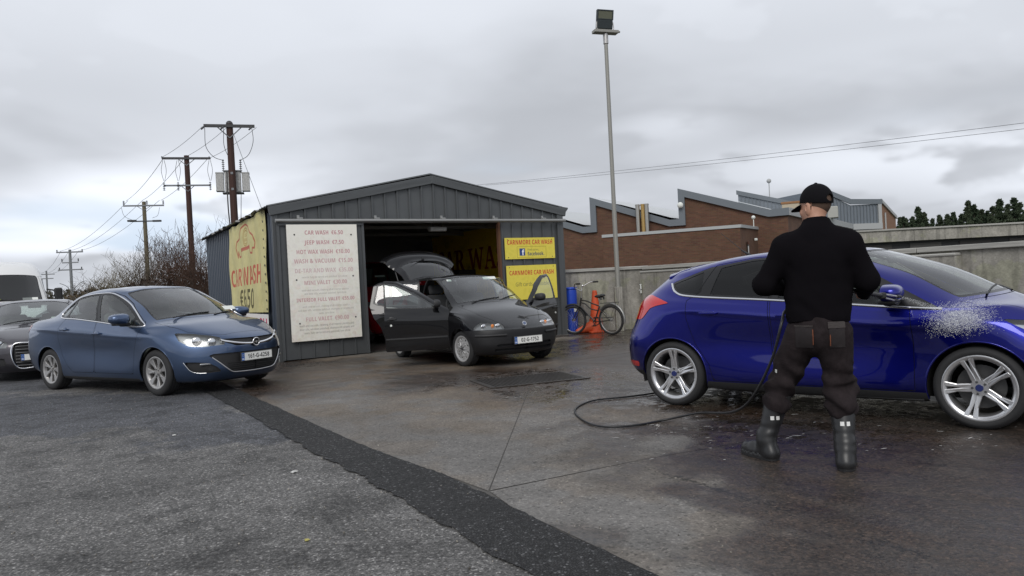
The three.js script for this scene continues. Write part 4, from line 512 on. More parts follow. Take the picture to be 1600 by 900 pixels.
{ const f = thing('factory', 'brown brick factory with grey edged sawtooth roof behind the wall', 'building', [10.45, 0, -33.5], -24.9 * D2R), sk = 0.1375;
  // lower block in front
  mesh('lower_block', prism([[-6.5, 0], [0, 0], [0, 3.25], [-6.5, 3.25]], 3.02, sk), matBrick, f);
  mesh('lower_block_side', prism([[-0.3, 0], [0.0, 0], [0.0, 3.25], [-0.3, 3.25]], 6.2, sk).translate(0.003, 0, -0.02), matBrick, f);
  mesh('lower_coping', uvBox(6.56, 0.14, 0.25, -3.24, 3.32, -0.08), matFasciaLight, f);
  mesh('lower_coping', (() => { const g = box(0.25, 0.14, 6.1, 0, 3.323, -3.05); const p = g.attributes.position; for (let i = 0; i < p.count; i++) p.setX(i, p.getX(i) - p.getZ(i) * sk - 0.06); return g; })(), matFasciaLight, f);
  for (const b of [0.95, 3.6]) { const w = new THREE.Group(); w.name = 'window'; w.position.set(b * sk + 0.015, 2.0, -b - 0.5); w.rotation.y = Math.atan(sk); f.add(w); mesh('window_frame', [box(0.05, 0.9, 0.06, 0, 0, 0.5), box(0.05, 0.9, 0.06, 0, 0, -0.5), box(0.05, 0.06, 1.06, 0, 0.45, 0), box(0.05, 0.06, 1.06, 0, -0.45, 0), box(0.05, 0.84, 0.04, 0.002, 0, 0.1)], matFasciaLight, w); mesh('pane', box(0.02, 0.84, 0.94, 0, 0, 0), std({ color: lin(0.35, 0.38, 0.36), roughness: 0.15 }), w); mesh('lintel', box(0.06, 0.14, 1.2, 0.0, 0.56, 0), std({ color: lin(0.09, 0.04, 0.03), roughness: 0.9 }), w); }
  // sawtooth block, 3 m further back
  const S = [[-16.0, 0], [1.42, 0], [1.42, 4.05], [0.65, 4.02], [-3.60, 5.45], [-3.60, 3.98], [-4.19, 3.98], [-8.35, 5.45], [-8.35, 3.98], [-8.9, 3.98], [-13.05, 5.45], [-13.05, 3.98], [-16.0, 4.9]];
  mesh('sawtooth_block', prism(S, 22, sk).translate(3 * sk, 0, -3.0), matBrick, f);
  const th = 0.34, edge = [[1.50, 4.20], [0.62, 4.17], [-3.75, 5.62], [-3.75, 4.07], [-4.2, 4.07], [-8.45, 5.62], [-8.45, 4.07], [-8.9, 4.07], [-13.2, 5.62], [-13.2, 4.07], [-16.0, 5.05]], inn = [[1.50, 3.84], [0.55, 3.83], [-3.43, 5.16], [-3.43, 3.74], [-4.25, 3.74], [-8.13, 5.16], [-8.13, 3.74], [-8.95, 3.74], [-12.85, 5.16], [-12.85, 3.74], [-16.0, 4.7]];
  for (let k = 0; k < edge.length - 1; k++) mesh('roof_fascia', ribbon([edge[k], edge[k + 1]], [inn[k], inn[k + 1]], 0.12, -2.98).translate(3 * sk, 0, 0), matFascia, f);
  mesh('side_fascia', (() => { const g = box(0.12, 0.36, 21.8, 0, 4.02, -13.9); const p = g.attributes.position; for (let i = 0; i < p.count; i++) p.setX(i, p.getX(i) + 1.47 - p.getZ(i) * sk); return g; })(), matFasciaLight, f);
  // glazed roof slopes
  for (const [x0, x1] of [[-3.62, 0.6], [-8.37, -4.2], [-13.07, -8.9]]) mesh('roof_slope', (() => { const g = new THREE.BufferGeometry(); const A = [[x0, 5.63, -3.1], [x1, 4.19, -3.1], [x1 + 21 * sk, 4.19, -24], [x0 + 21 * sk, 5.63, -24]].map(q => [q[0] + 3 * sk, q[1] + 0.004, q[2]]); g.setAttribute('position', new THREE.BufferAttribute(new Float32Array([...A[0], ...A[1], ...A[2], ...A[0], ...A[2], ...A[3]]), 3)); g.computeVertexNormals(); return g; })(), std({ color: lin(0.5, 0.52, 0.52), roughness: 0.35 }), f);
  // flues and small fittings
  const brass = std({ color: lin(0.50, 0.33, 0.13), roughness: 0.3, metalness: 1 }), steel = std({ color: lin(0.42, 0.40, 0.36), roughness: 0.3, metalness: 1 });
  for (const [x, m] of [[-5.32, steel], [-5.05, brass], [-4.86, steel]]) { mesh('flue_pipe', [rod([x, 3.2, -2.4], [x, 4.95, -2.4], 0.11, 0.11, 18), new THREE.CylinderGeometry(0.12, 0.12, 0.05, 18).translate(x, 4.1, -2.4), new THREE.CylinderGeometry(0.125, 0.125, 0.04, 18).translate(x, 4.9, -2.4)], m, f); }
  mesh('satellite_dish', new THREE.SphereGeometry(0.17, 18, 8, 0, 6.3, 0, 1.1).rotateX(Math.PI / 2).translate(-3.2, 4.75, -2.75), M.paper, f);
  mesh('wall_lamp', [new THREE.SphereGeometry(0.09, 12, 8).translate(0.5, 3.72, -0.9), rod([0.5, 3.3, -0.9], [0.5, 3.7, -0.9], 0.02)], M.paper, f);
  mesh('security_light', rbox(0.14, 0.12, 0.10, 0.03, 0.42, 2.75, -2.2), M.paper, f); }
// rear wings of the factory
{ const o = thing('clad_roof_monitor', 'grey ribbed roof upstand rising behind the sawtooth factory roof', 'building', [16.2, 0, -52], -24.9 * D2R);
  mesh('upstand', prism([[0, 0], [3.6, 0], [3.6, 5.6], [0, 6.7]], 6), matRibbed, o); mesh('upstand_cap', ribbon([[-0.1, 6.95], [3.7, 5.8]], [[-0.1, 6.65], [3.7, 5.5]], 0.1, 0.01), matFascia, o); for (let k = 0; k < 14; k++) mesh('cladding_rib', box(0.06, 1.0, 0.05, 0.2 + k * 0.25, 6.1 - 0.3 * k * 0.25, 0.025), matFascia, o); mesh('roof_aerial', [rod([2.0, 6.1, -1], [2.0, 7.5, -1], 0.03), new THREE.SphereGeometry(0.16, 10, 8).translate(2.0, 7.5, -1)], matFasciaLight, o); }
{ const o = thing('roof_plant', 'pale and rusty ventilation housings on the factory roof', 'roof plant', [17.6, 3.9, -46], -24.9 * D2R); mesh('vent_housing', rbox(1.0, 1.35, 1.2, 0.05, 0, 0.7, 0), std({ color: lin(0.42, 0.36, 0.27), roughness: 0.8 }), o); mesh('vent_lid', rbox(1.1, 0.14, 1.3, 0.04, 0, 1.42, 0), std({ color: lin(0.26, 0.13, 0.06), roughness: 0.9 }), o); for (let k = 0; k < 3; k++) mesh('vent_louvre', rbox(0.6, 0.7, 0.8, 0.05, 0.95 + k * 0.7, 0.72 - k * 0.03, -0.1), std({ color: lin(0.40, 0.40, 0.37), roughness: 0.8 }), o); }
{ const o = thing('factory_wing', 'factory wing with grey ribbed cladding and a tan brick end wall', 'building', [21.9, 0, -52], 14 * D2R);
  mesh('clad_wall', prism([[0, 0], [5.0, 0], [5.0, 5.6], [2.5, 5.55], [0, 6.7]], 8), matRibbed, o); mesh('wall_cap', ribbon([[-0.1, 6.95], [2.5, 5.98], [5.1, 5.92]], [[-0.1, 6.62], [2.5, 5.6], [5.1, 5.58]], 0.12, 0.01), matFascia, o); for (let k = 0; k < 17; k++) { const x = 0.35 + k * 0.27, t = x < 2.5 ? 6.55 - x * 0.42 : 5.5; mesh('cladding_rib', box(0.07, t - 4.0, 0.06, x, (t + 4.0) / 2, 0.03), matFascia, o); } mesh('lower_fascia', box(5.1, 0.42, 0.2, 2.45, 4.0, 0.08), matFasciaLight, o); mesh('corner_post', box(0.28, 1.8, 0.1, 4.9, 4.9, 0.06), matFasciaLight, o);
  const tan = std({ color: lin(0.23, 0.125, 0.075), roughness: 0.9 }); const e = new THREE.Group(); e.name = 'end_wall'; e.position.set(5.02, 0, 0); e.rotation.y = 38 * D2R; o.add(e); mesh('brick_face', prism([[0, 0], [5.2, 0], [5.2, 4.75], [0, 5.75]], 0.3), tan, e); mesh('end_coping', ribbon([[0, 5.95], [5.3, 4.92]], [[0, 5.72], [5.3, 4.70]], 0.1, 0.01), matFasciaLight, e); mesh('downpipe', rod([1.2, 3.2, 0.06], [1.2, 5.0, 0.06], 0.06), matFasciaLight, e); }
// low flat-roofed building beyond the wall
{ const o = thing('low_concrete_building', 'low flat roofed building with weathered concrete fascia and dark band below', 'building', [11.3, 0, -26.6], -2.5 * D2R);
  mesh('dark_wall', uvBox(12, 2.3, 4, 5.4, 1.12, -2.3), std({ color: lin(0.035, 0.035, 0.038), roughness: 0.7 }), o);
  for (let k = 0; k < 6; k++) mesh('fascia_panel', uvBox(1.97, 0.40, 0.22, 0.2 + k * 1.98, 2.26, -0.1), matRender, o); mesh('fascia_cap', rbox(12.2, 0.06, 0.34, 0.01, 5.2, 2.49, -0.1), matCap, o);
  for (let k = 0; k < 7; k++) mesh('wall_panel', box(1.1, 0.42, 0.03, 0.2 + k * 1.75, 1.76, -0.285), std({ color: lin(0.055 + 0.02 * (k % 3), 0.05 + 0.02 * (k % 3), 0.05 + 0.018 * (k % 3)), roughness: 0.8 }), o); }
const sideRing = (xs, ys, zs) => xs.map((x, i) => [x, ys[i], zs[i]]);
function bodyRing(f, fy, bow, zc, side, r, rbow, rzc) {   // f:[x,y] front centre, corner bow and width
  return [[f[0], f[1], 0], [f[0] - bow * 0.22, f[1] + fy * 0.3, zc * 0.58], [f[0] - bow, f[1] + fy, zc], ...side, [r[0] + rbow, r[1] + (r[2] || 0), rzc], [r[0] + rbow * 0.22, r[1] + (r[2] || 0) * 0.3, rzc * 0.6], [r[0], r[1], 0]];
}
const astraNet = (() => {
  const xs = [1.34, 0.66, 0, -0.66, -1.34], r = [];
  r.push(bodyRing([2.14, 0.16], 0, 0.36, 0.62, sideRing(xs, [0.18, 0.165, 0.165, 0.165, 0.19], [0.74, 0.76, 0.77, 0.77, 0.74]), [-2.18, 0.24], 0.28, 0.60));
  r.push(bodyRing([2.27, 0.20], 0.0, 0.44, 0.75, sideRing(xs, [0.21, 0.20, 0.20, 0.20, 0.23], [0.84, 0.84, 0.845, 0.845, 0.84]), [-2.27, 0.29], 0.26, 0.73));
  r.push(bodyRing([2.34, 0.36], 0, 0.46, 0.79, sideRing(xs, [0.36, 0.34, 0.34, 0.34, 0.37], [0.885, 0.876, 0.876, 0.876, 0.885]), [-2.34, 0.45], 0.30, 0.79));
  r.push(bodyRing([2.34, 0.58], 0.02, 0.48, 0.80, sideRing(xs, [0.60, 0.60, 0.60, 0.62, 0.63], [0.900, 0.878, 0.873, 0.877, 0.898]), [-2.33, 0.66], 0.30, 0.82));
  r.push(bodyRing([2.25, 0.755], 0.045, 0.46, 0.76, sideRing(xs, [0.80, 0.79, 0.82, 0.855, 0.90], [0.898, 0.900, 0.900, 0.900, 0.898]), [-2.29, 0.90, 0.01], 0.27, 0.80));
  r.push(bodyRing([1.80, 0.945], -0.01, 0.20, 0.72, sideRing([1.15, 0.64, 0.02, -0.60, -1.28], [0.915, 0.90, 0.94, 0.985, 1.02], [0.85, 0.885, 0.888, 0.885, 0.865]), [-2.27, 1.045, 0.0], 0.34, 0.74));
  r.push([[1.42, 1.045, 0], [1.36, 1.04, 0.40], [1.16, 1.005, 0.73], [0.94, 0.965, 0.858], [0.45, 0.995, 0.868], [-0.1, 1.045, 0.862], [-0.52, 1.08, 0.85], [-0.98, 1.11, 0.81], [-1.50, 1.115, 0.67], [-1.74, 1.10, 0.36], [-1.79, 1.10, 0]]);
  r.push([[0.96, 1.28, 0], [0.91, 1.27, 0.36], [0.74, 1.22, 0.665], [0.55, 1.21, 0.78], [0.24, 1.25, 0.79], [-0.12, 1.265, 0.785], [-0.48, 1.27, 0.772], [-0.82, 1.26, 0.735], [-1.27, 1.255, 0.60], [-1.44, 1.265, 0.32], [-1.47, 1.27, 0]]);
  r.push([[0.42, 1.485, 0], [0.39, 1.48, 0.32], [0.28, 1.435, 0.575], [0.12, 1.462, 0.635], [-0.1, 1.474, 0.65], [-0.3, 1.471, 0.648], [-0.55, 1.455, 0.638], [-0.76, 1.425, 0.62], [-1.02, 1.395, 0.53], [-1.12, 1.415, 0.3], [-1.14, 1.42, 0]]);
  const [a, b] = ring10(r[8], 0.52, 0.042, 0.05); r.push(a, b); return r;
})();
const puntoNet = (() => {
  const xs = [1.23, 0.62, 0, -0.6, -1.23], r = [];
  r.push(bodyRing([1.78, 0.18], 0, 0.26, 0.56, sideRing(xs, [0.20, 0.19, 0.19, 0.19, 0.21], [0.66, 0.68, 0.69, 0.69, 0.66]), [-1.72, 0.24], 0.22, 0.55));
  r.push(bodyRing([1.88, 0.20], 0.0, 0.28, 0.68, sideRing(xs, [0.22, 0.215, 0.215, 0.215, 0.23], [0.77, 0.765, 0.77, 0.77, 0.765]), [-1.80, 0.27], 0.20, 0.66));
  r.push(bodyRing([1.95, 0.36], 0, 0.28, 0.73, sideRing(xs, [0.36, 0.35, 0.35, 0.35, 0.37], [0.81, 0.802, 0.80, 0.802, 0.81]), [-1.86, 0.42], 0.22, 0.72));
  r.push(bodyRing([1.945, 0.545], 0.0, 0.29, 0.745, sideRing(xs, [0.56, 0.56, 0.56, 0.57, 0.58], [0.83, 0.82, 0.815, 0.82, 0.83]), [-1.86, 0.60], 0.22, 0.75));
  r.push(bodyRing([1.885, 0.60], 0.03, 0.28, 0.74, sideRing(xs, [0.74, 0.74, 0.76, 0.79, 0.83], [0.822, 0.824, 0.824, 0.824, 0.822]), [-1.80, 0.84], 0.19, 0.74));
  r.push(bodyRing([1.46, 0.845], -0.03, 0.13, 0.69, sideRing([1.02, 0.55, -0.02, -0.60, -1.2], [0.845, 0.83, 0.86, 0.885, 0.92], [0.785, 0.808, 0.81, 0.808, 0.79]), [-1.74, 0.95], 0.20, 0.72));
  r.push([[1.02, 1.005, 0], [0.98, 0.995, 0.38], [0.86, 0.965, 0.665], [0.68, 0.915, 0.785], [0.28, 0.925, 0.795], [-0.15, 0.945, 0.79], [-0.6, 0.97, 0.78], [-1.08, 1.0, 0.75], [-1.46, 1.03, 0.63], [-1.63, 1.02, 0.34], [-1.66, 1.02, 0]]);
  r.push([[0.62, 1.25, 0], [0.59, 1.24, 0.34], [0.48, 1.195, 0.625], [0.34, 1.175, 0.725], [0.1, 1.19, 0.735], [-0.2, 1.20, 0.735], [-0.58, 1.21, 0.725], [-1.0, 1.215, 0.695], [-1.36, 1.215, 0.58], [-1.50, 1.215, 0.31], [-1.53, 1.215, 0]]);
  r.push([[0.20, 1.445, 0], [0.18, 1.44, 0.30], [0.09, 1.405, 0.55], [-0.02, 1.42, 0.605], [-0.16, 1.43, 0.615], [-0.36, 1.435, 0.615], [-0.65, 1.43, 0.61], [-0.95, 1.42, 0.59], [-1.18, 1.40, 0.51], [-1.27, 1.405, 0.28], [-1.29, 1.41, 0]]);
  const [a, b] = ring10(r[8], 0.52, 0.042, 0.05); r.push(a, b); return r;
})();
// ------------------------------------------------------------------ dark blue hatchback being washed
const focusNet = (() => {
  const xs = [1.32, 0.66, 0, -0.64, -1.28], r = [];
  r.push(bodyRing([1.96, 0.17], 0, 0.34, 0.62, sideRing(xs, [0.19, 0.17, 0.17, 0.17, 0.2], [0.74, 0.76, 0.77, 0.77, 0.74]), [-1.86, 0.22], 0.26, 0.60));
  r.push(bodyRing([2.09, 0.20], 0, 0.36, 0.74, sideRing(xs, [0.22, 0.20, 0.20, 0.20, 0.23], [0.84, 0.845, 0.85, 0.85, 0.84]), [-1.95, 0.27], 0.24, 0.72));
  r.push(bodyRing([2.13, 0.36], 0, 0.34, 0.80, sideRing(xs, [0.36, 0.34, 0.34, 0.34, 0.37], [0.885, 0.882, 0.882, 0.882, 0.89]), [-2.03, 0.42], 0.26, 0.80));
  r.push(bodyRing([2.12, 0.60], 0.02, 0.38, 0.82, sideRing(xs, [0.60, 0.60, 0.61, 0.62, 0.63], [0.900, 0.880, 0.876, 0.880, 0.900]), [-2.02, 0.64], 0.27, 0.83));
  r.push(bodyRing([2.03, 0.76], 0.05, 0.40, 0.78, sideRing(xs, [0.80, 0.80, 0.835, 0.87, 0.90], [0.898, 0.903, 0.902, 0.902, 0.90]), [-1.92, 0.88, 0.01], 0.24, 0.79));
  r.push(bodyRing([1.66, 0.93], 0.0, 0.14, 0.72, sideRing([1.12, 0.62, -0.05, -0.66, -1.25], [0.91, 0.895, 0.93, 0.975, 1.01], [0.845, 0.885, 0.888, 0.885, 0.865]), [-1.86, 1.02, 0.01], 0.23, 0.76));
  r.push([[1.42, 1.02, 0], [1.36, 1.01, 0.40], [1.14, 0.985, 0.73], [0.88, 0.945, 0.862], [0.4, 0.965, 0.868], [-0.2, 1.01, 0.862], [-0.75, 1.045, 0.845], [-1.2, 1.085, 0.81], [-1.56, 1.13, 0.67], [-1.72, 1.11, 0.36], [-1.75, 1.11, 0]]);
  r.push([[0.97, 1.25, 0], [0.93, 1.24, 0.36], [0.75, 1.20, 0.655], [0.5, 1.19, 0.775], [0.2, 1.215, 0.785], [-0.25, 1.235, 0.782], [-0.7, 1.245, 0.77], [-1.06, 1.25, 0.735], [-1.42, 1.245, 0.60], [-1.58, 1.25, 0.32], [-1.61, 1.25, 0]]);
  r.push([[0.42, 1.435, 0], [0.40, 1.43, 0.32], [0.29, 1.395, 0.565], [0.12, 1.42, 0.63], [-0.1, 1.432, 0.645], [-0.4, 1.428, 0.645], [-0.75, 1.405, 0.635], [-1.03, 1.365, 0.62], [-1.31, 1.325, 0.545], [-1.43, 1.335, 0.3], [-1.45, 1.34, 0]]);
  const [a, b] = ring10(r[8], 0.52, 0.038, 0.05); r.push(a, b); return r;
})();
function makeFocus() {
  const root = thing('hatchback_car', 'dark blue wet hatchback being washed by the man in black', 'car', [3.09, 0, -7.097], -41.05 * D2R);
  const P = phy({ color: lin(0.005, 0.008, 0.21), roughness: 0.30, metalness: 0.93, clearcoat: 1, clearcoatRoughness: 0.02 });
  const C = { net: focusNet, paint: P, axles: [1.295, -1.285], wheel: { R: 0.318, w: 0.225 }, arch: 0.362, halfTrackOut: 0.885, sillY: 0.2,
    windscreen: [1.80, 6.06, 7.94], rearWindow: [8.55, 6.1, 7.85], sideGlass: M.glassDark, rearGlass: M.glassDark,
    dlo: [[1.06, 0.925], [0.84, 0.938], [0.3, 0.98], [-0.3, 1.025], [-1.10, 1.078], [-1.25, 1.105], [-1.345, 1.20], [-1.30, 1.225], [-0.92, 1.345], [-0.49, 1.405], [-0.1, 1.415], [0.15, 1.405], [0.42, 1.30]],
    panes: [[[0.76, 0.962], [0.3, 0.998], [-0.22, 1.038], [-0.12, 1.388], [0.14, 1.385], [0.36, 1.305], [0.64, 1.10]], [[-0.36, 1.05], [-0.88, 1.088], [-0.80, 1.335], [-0.49, 1.385], [-0.24, 1.39]], [[-0.97, 1.095], [-1.08, 1.10], [-1.235, 1.12], [-1.315, 1.195], [-0.98, 1.305]]],
    lowerBlack: (x, y, z, w, n) => z > 0.5 && Math.abs(x) < 1.2 ? y - 0.262 : (x < 0 ? y - 0.33 : 0.5) };
  const fd = [[0.86, 0.27], [0.865, 0.66], [0.845, 0.92], [0.80, 0.965], [0.36, 1.335], [0.16, 1.42], [-0.20, 1.425], [-0.29, 1.02], [-0.27, 0.6], [-0.25, 0.27]];
  const rd = [[-0.265, 0.27], [-0.285, 0.6], [-0.305, 1.02], [-0.215, 1.42], [-0.5, 1.415], [-0.86, 1.365], [-1.02, 1.09], [-1.115, 1.04], [-1.11, 0.86], [-1.03, 0.62], [-0.90, 0.43], [-0.86, 0.27]];
  C.doors = [{ poly: fd, hinge: [0.86, 0.86], handle: [-0.13, 0.885, 0.19], glass: phy({ color: lin(0.45, 0.52, 0.5), roughness: 0.02, transmission: 1, thickness: 0, ior: 1.52 }) }, { poly: rd, hinge: [-0.28, 0.86], handle: [-0.87, 0.912, 0.18] }];
  const tl = sdPoly([[-1.95, 1.05], [-1.70, 1.092], [-1.56, 1.095], [-1.44, 1.06], [-1.31, 1.015], [-1.45, 0.99], [-1.53, 0.965], [-1.59, 0.90], [-1.64, 0.855], [-1.95, 0.845]]);
  C.cuts = [{ name: 'tail_light', f: (x, y, z) => x > -1.2 || z < 0.42 ? 0.5 : tl(x, y), mat: M.red, depth: -0.004, pair: true },
    { name: 'headlight', f: (x, y, z) => x < 1.3 || z < 0.36 ? 0.5 : sdPoly([[2.2, 0.62], [2.2, 0.72], [1.9, 0.80], [1.45, 0.845], [1.62, 0.75], [1.85, 0.65]])(x, y), lens: 0.04 },
    { name: 'lower_grille', f: (x, y, z) => x < 1.7 ? 0.5 : Math.max(Math.abs(y - 0.44) - 0.13, z - 0.52 - (y - 0.44) * 0.4), mat: M.blackPlastic, depth: 0.03 },
    { name: 'reflector', f: (x, y, z) => x > -1.4 || z < 0.45 ? 0.5 : Math.max(Math.abs(y - 0.40) - 0.028, Math.abs(x + 1.80) - 0.11), mat: M.red, depth: -0.003, pair: true }];
  C.panels = [{ name: 'bonnet', f: (x, y, z, w, n) => w[1] < 4.05 || w[1] > 5.96 || n[1] < 0.2 ? 0.5 : sdPoly([[2.1, -0.8], [2.1, 0.62], [1.7, 0.70], [1.1, 0.745], [1.1, -0.8]])(x, z) }, { name: 'fuel_door', f: (x, y, z) => z < 0.5 ? 0.5 : sdPoly(smoothPoly([[-1.36, 0.76], [-1.36, 0.90], [-1.5, 0.91], [-1.51, 0.77]]))(x, y) + (0.5) }];
  C.panels.pop();
  C.wheelProto = makeWheel({ R: 0.318, w: 0.225, rim: 0.245, style: 'twin5', mat: M.alloy, cap: std({ color: lin(0.02, 0.03, 0.12), roughness: 0.2 }) });
  C.warp = p => { const [x, y, z] = p; if (z < 0.55) return p; const line = 0.885 - 0.078 * (x + 0.64), d = line - y; const q = z - (x > -1.3 && x < 1.35 ? 0.007 * sst(-0.012, 0.014, d) * sst(1.35, 1.0, x) * sst(-1.35, -0.95, x) * (1 - sst(0.25, 0.5, d)) : 0); return [x, y, q]; };
  const B = buildCar(C, root), z = B.zAt;
  // bright strip under the side windows
  for (const s of [1, -1]) { const pts = [[1.07, 0.923], [0.84, 0.936], [0.3, 0.978], [-0.3, 1.023], [-1.10, 1.076], [-1.22, 1.095], [-1.29, 1.135], [-1.345, 1.20]].map(([x, y]) => [x, y, (z(x, y) + 0.002) * s]); mesh('chrome_strip', tube(pts, 0.0125, 6, 60), M.chrome, root); }
  mirrorPart(root, P, 0.72, 1.06, 0.985, 1.05);
  for (const s of [1, -1]) mesh('indicator', rbox(0.05, 0.018, 0.20, 0.008, 0.80, 1.015, 1.0 * s), M.lens, root);
  // roof spoiler
  { const sh = new THREE.Shape(); sh.moveTo(-1.22, 1.385); sh.quadraticCurveTo(-1.4, 1.365, -1.57, 1.318); sh.lineTo(-1.575, 1.300); sh.quadraticCurveTo(-1.42, 1.30, -1.28, 1.315); sh.lineTo(-1.22, 1.34); const g = new THREE.ExtrudeGeometry(sh, { depth: 1.14, bevelEnabled: true, bevelSize: 0.008, bevelThickness: 0.02, bevelSegments: 2, steps: 16 }); g.translate(0, 0, -0.57); const p = g.attributes.position; for (let i = 0; i < p.count; i++) { const q = p.getZ(i); p.setX(i, p.getX(i) + 0.14 * q * q / 0.34 * clamp((-1.22 - p.getX(i)) / 0.3)); p.setY(i, p.getY(i) - 0.05 * q * q / 0.34); } g.computeVertexNormals(); mesh('roof_spoiler', g, P, root); }
  mesh('roof_aerial', [rod([-0.86, 1.475, 0], [-1.13, 1.71, 0], 0.004, 0.0025), rod([-0.82, 1.455, 0], [-0.91, 1.515, 0], 0.016, 0.007)], M.blackPlastic, root);
  cabin(root, { front: 0.05, rear: -0.78, dash: [0.72, 0.98], w: 0.66, mirror: [0.52, 1.33], shelf: [-1.35, 1.02] });
  wiper(root, [1.32, 1.015, 0.52], [1.31, 1.065, -0.04], 0.004); wiper(root, [1.42, 1.025, -0.04], [1.20, 1.05, -0.56], 0.004);
  const gr = []; for (let k = 0; k < 5; k++) gr.push(box(0.012, 0.012, 1.0, 2.10, 0.36 + k * 0.04, 0)); mesh('grille_bars', gr, M.blackPlastic, root);
  mesh('number_plate', rbox(0.012, 0.112, 0.52, 0.004, 2.145, 0.55, 0), M.paper, root);
  return root;
}
makeFocus();
// ------------------------------------------------------------------ mid blue saloon in front of the side banner
function makeAstra() {
  const root = thing('saloon_car', 'metallic mid blue saloon with chrome window surrounds beside the price board', 'car', [-5.60, 0, -11.45], -31.11 * D2R);
  const P = paint(0.075, 0.115, 0.205, 0.88, 0.34);
  const C = { net: astraNet, paint: P, axles: [1.365, -1.315], wheel: { R: 0.315, w: 0.215 }, arch: 0.365, halfTrackOut: 0.872, sillY: 0.2,
    windscreen: [1.82, 6.06, 7.94], rearWindow: [8.5, 6.1, 7.9],
    dlo: [[1.12, 0.955], [1.02, 0.945], [0.5, 0.985], [0.08, 1.025], [-0.5, 1.075], [-0.96, 1.10], [-1.07, 1.125], [-1.075, 1.165], [-0.95, 1.27], [-0.69, 1.385], [-0.4, 1.425], [-0.08, 1.44], [0.15, 1.43], [0.36, 1.365], [0.6, 1.26], [1.0, 1.03]],
    panes: [[[0.88, 0.978], [0.5, 1.005], [0.10, 1.042], [-0.055, 1.418], [0.14, 1.412], [0.35, 1.348], [0.59, 1.238], [0.86, 1.085]], [[1.05, 0.968], [0.915, 0.975], [0.90, 1.06], [0.97, 1.018]], [[-0.02, 1.055], [-0.5, 1.092], [-0.79, 1.112], [-0.72, 1.36], [-0.4, 1.405], [-0.15, 1.415]], [[-0.85, 1.115], [-1.0, 1.125], [-1.04, 1.155], [-0.93, 1.255], [-0.79, 1.325]]],
    lowerBlack: (x, y, z) => Math.abs(x) < 1.0 && z > 0.5 ? y - 0.225 : 0.5 };
  const fd = [[1.08, 0.935], [1.10, 1.0], [1.04, 1.02], [0.62, 1.27], [0.36, 1.385], [0.16, 1.447], [-0.12, 1.452], [0.03, 1.03], [-0.06, 0.66], [-0.09, 0.29], [0.86, 0.29], [0.92, 0.6]];
  const rd = [[0.015, 1.03], [-0.135, 1.45], [-0.4, 1.44], [-0.74, 1.39], [-0.815, 1.10], [-0.97, 0.95], [-1.0, 0.80], [-0.93, 0.55], [-0.80, 0.38], [-0.66, 0.29], [-0.105, 0.29], [-0.075, 0.66]];
  C.doors = [{ poly: fd, hinge: [1.0, 0.86], handle: [0.06, 0.862, 0.19] }, { poly: rd, hinge: [0.0, 0.86], handle: [-0.80, 0.928, 0.18] }];
  const q = (x, z) => (z + (2.34 - x)) / Math.SQRT2;       // seen from the front corner
  const H = pts => sdPoly(pts.map(([x, y, z]) => [q(x, z), y]));
  const hl = H([[1.70, 0.845, 0.79], [1.80, 0.74, 0.80], [1.93, 0.662, 0.742], [2.087, 0.645, 0.632], [2.18, 0.655, 0.52], [2.255, 0.66, 0.40], [2.18, 0.755, 0.44], [2.09, 0.787, 0.51], [1.912, 0.825, 0.66]]);
  const fog = H([[1.87, 0.455, 0.80], [1.93, 0.36, 0.76], [1.98, 0.312, 0.723], [2.13, 0.295, 0.60], [2.215, 0.305, 0.455], [2.19, 0.375, 0.52], [2.13, 0.43, 0.60], [2.0, 0.45, 0.71]]);
  C.cuts = [{ name: 'headlight', f: (x, y, z) => x < 1.55 || z < 0.3 ? 0.5 : hl(q(x, z), y), lens: 0.045, bowl: M.lampGrey },
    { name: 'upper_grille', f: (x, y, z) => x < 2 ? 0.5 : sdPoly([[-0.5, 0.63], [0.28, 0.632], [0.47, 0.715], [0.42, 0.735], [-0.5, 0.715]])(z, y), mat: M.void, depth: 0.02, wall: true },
    { name: 'lower_grille', f: (x, y, z) => x < 2 ? 0.5 : sdPoly([[-0.5, 0.275], [0.36, 0.285], [0.46, 0.38], [0.60, 0.525], [0.55, 0.545], [-0.5, 0.545]])(z, y), mat: M.blackPlastic, depth: 0.02, wall: true },
    { name: 'fog_light_recess', f: (x, y, z) => x < 1.6 || z < 0.3 ? 0.5 : fog(q(x, z), y), mat: M.blackPlastic, depth: 0.03, wall: true, pair: true },
    { name: 'tail_light', f: (x, y, z) => x > -1.8 || z < 0.4 ? 0.5 : sdPoly([[-2.4, 0.82], [-2.1, 0.86], [-1.93, 0.93], [-1.88, 1.0], [-2.05, 1.01], [-2.4, 0.98]])(x, y), mat: M.red, depth: -0.003, pair: true }];
  C.panels = [{ name: 'bonnet', gap: 0.0035, f: (x, y, z, w, n) => w[1] < 4.02 || w[1] > 5.97 || n[1] < 0.15 ? 0.5 : sdPoly([[2.16, -0.8], [2.16, 0.34], [2.05, 0.52], [1.85, 0.68], [1.55, 0.755], [1.2, 0.735], [1.2, -0.8]])(x, z) }];
  C.wheelProto = makeWheel({ R: 0.315, w: 0.215, rim: 0.215, style: 'seven', mat: M.alloyDull, cap: M.alloyDull });
  C.warp = p => { const [x, y, z] = p; const line = 0.83 + 0.055 * (-x) * 0.9 + (x < -1 ? (-1 - x) * 0.03 : 0); if (z < 0.6 || x > 1.25 || x < -1.9) return p; const d = line - y; return [x, y, z - 0.006 * sst(-0.012, 0.016, d) * (1 - sst(0.25, 0.5, d)) * sst(1.25, 0.9, x)]; };
  const B = buildCar(C, root), z = B.zAt, X = B.xAt;
  for (const s of [1, -1]) mesh('chrome_strip', tube([...C.dlo].map(([x, y]) => [x, y, (z(x, y) + 0.001) * s]), 0.011, 6, 120, true), M.chrome, root);
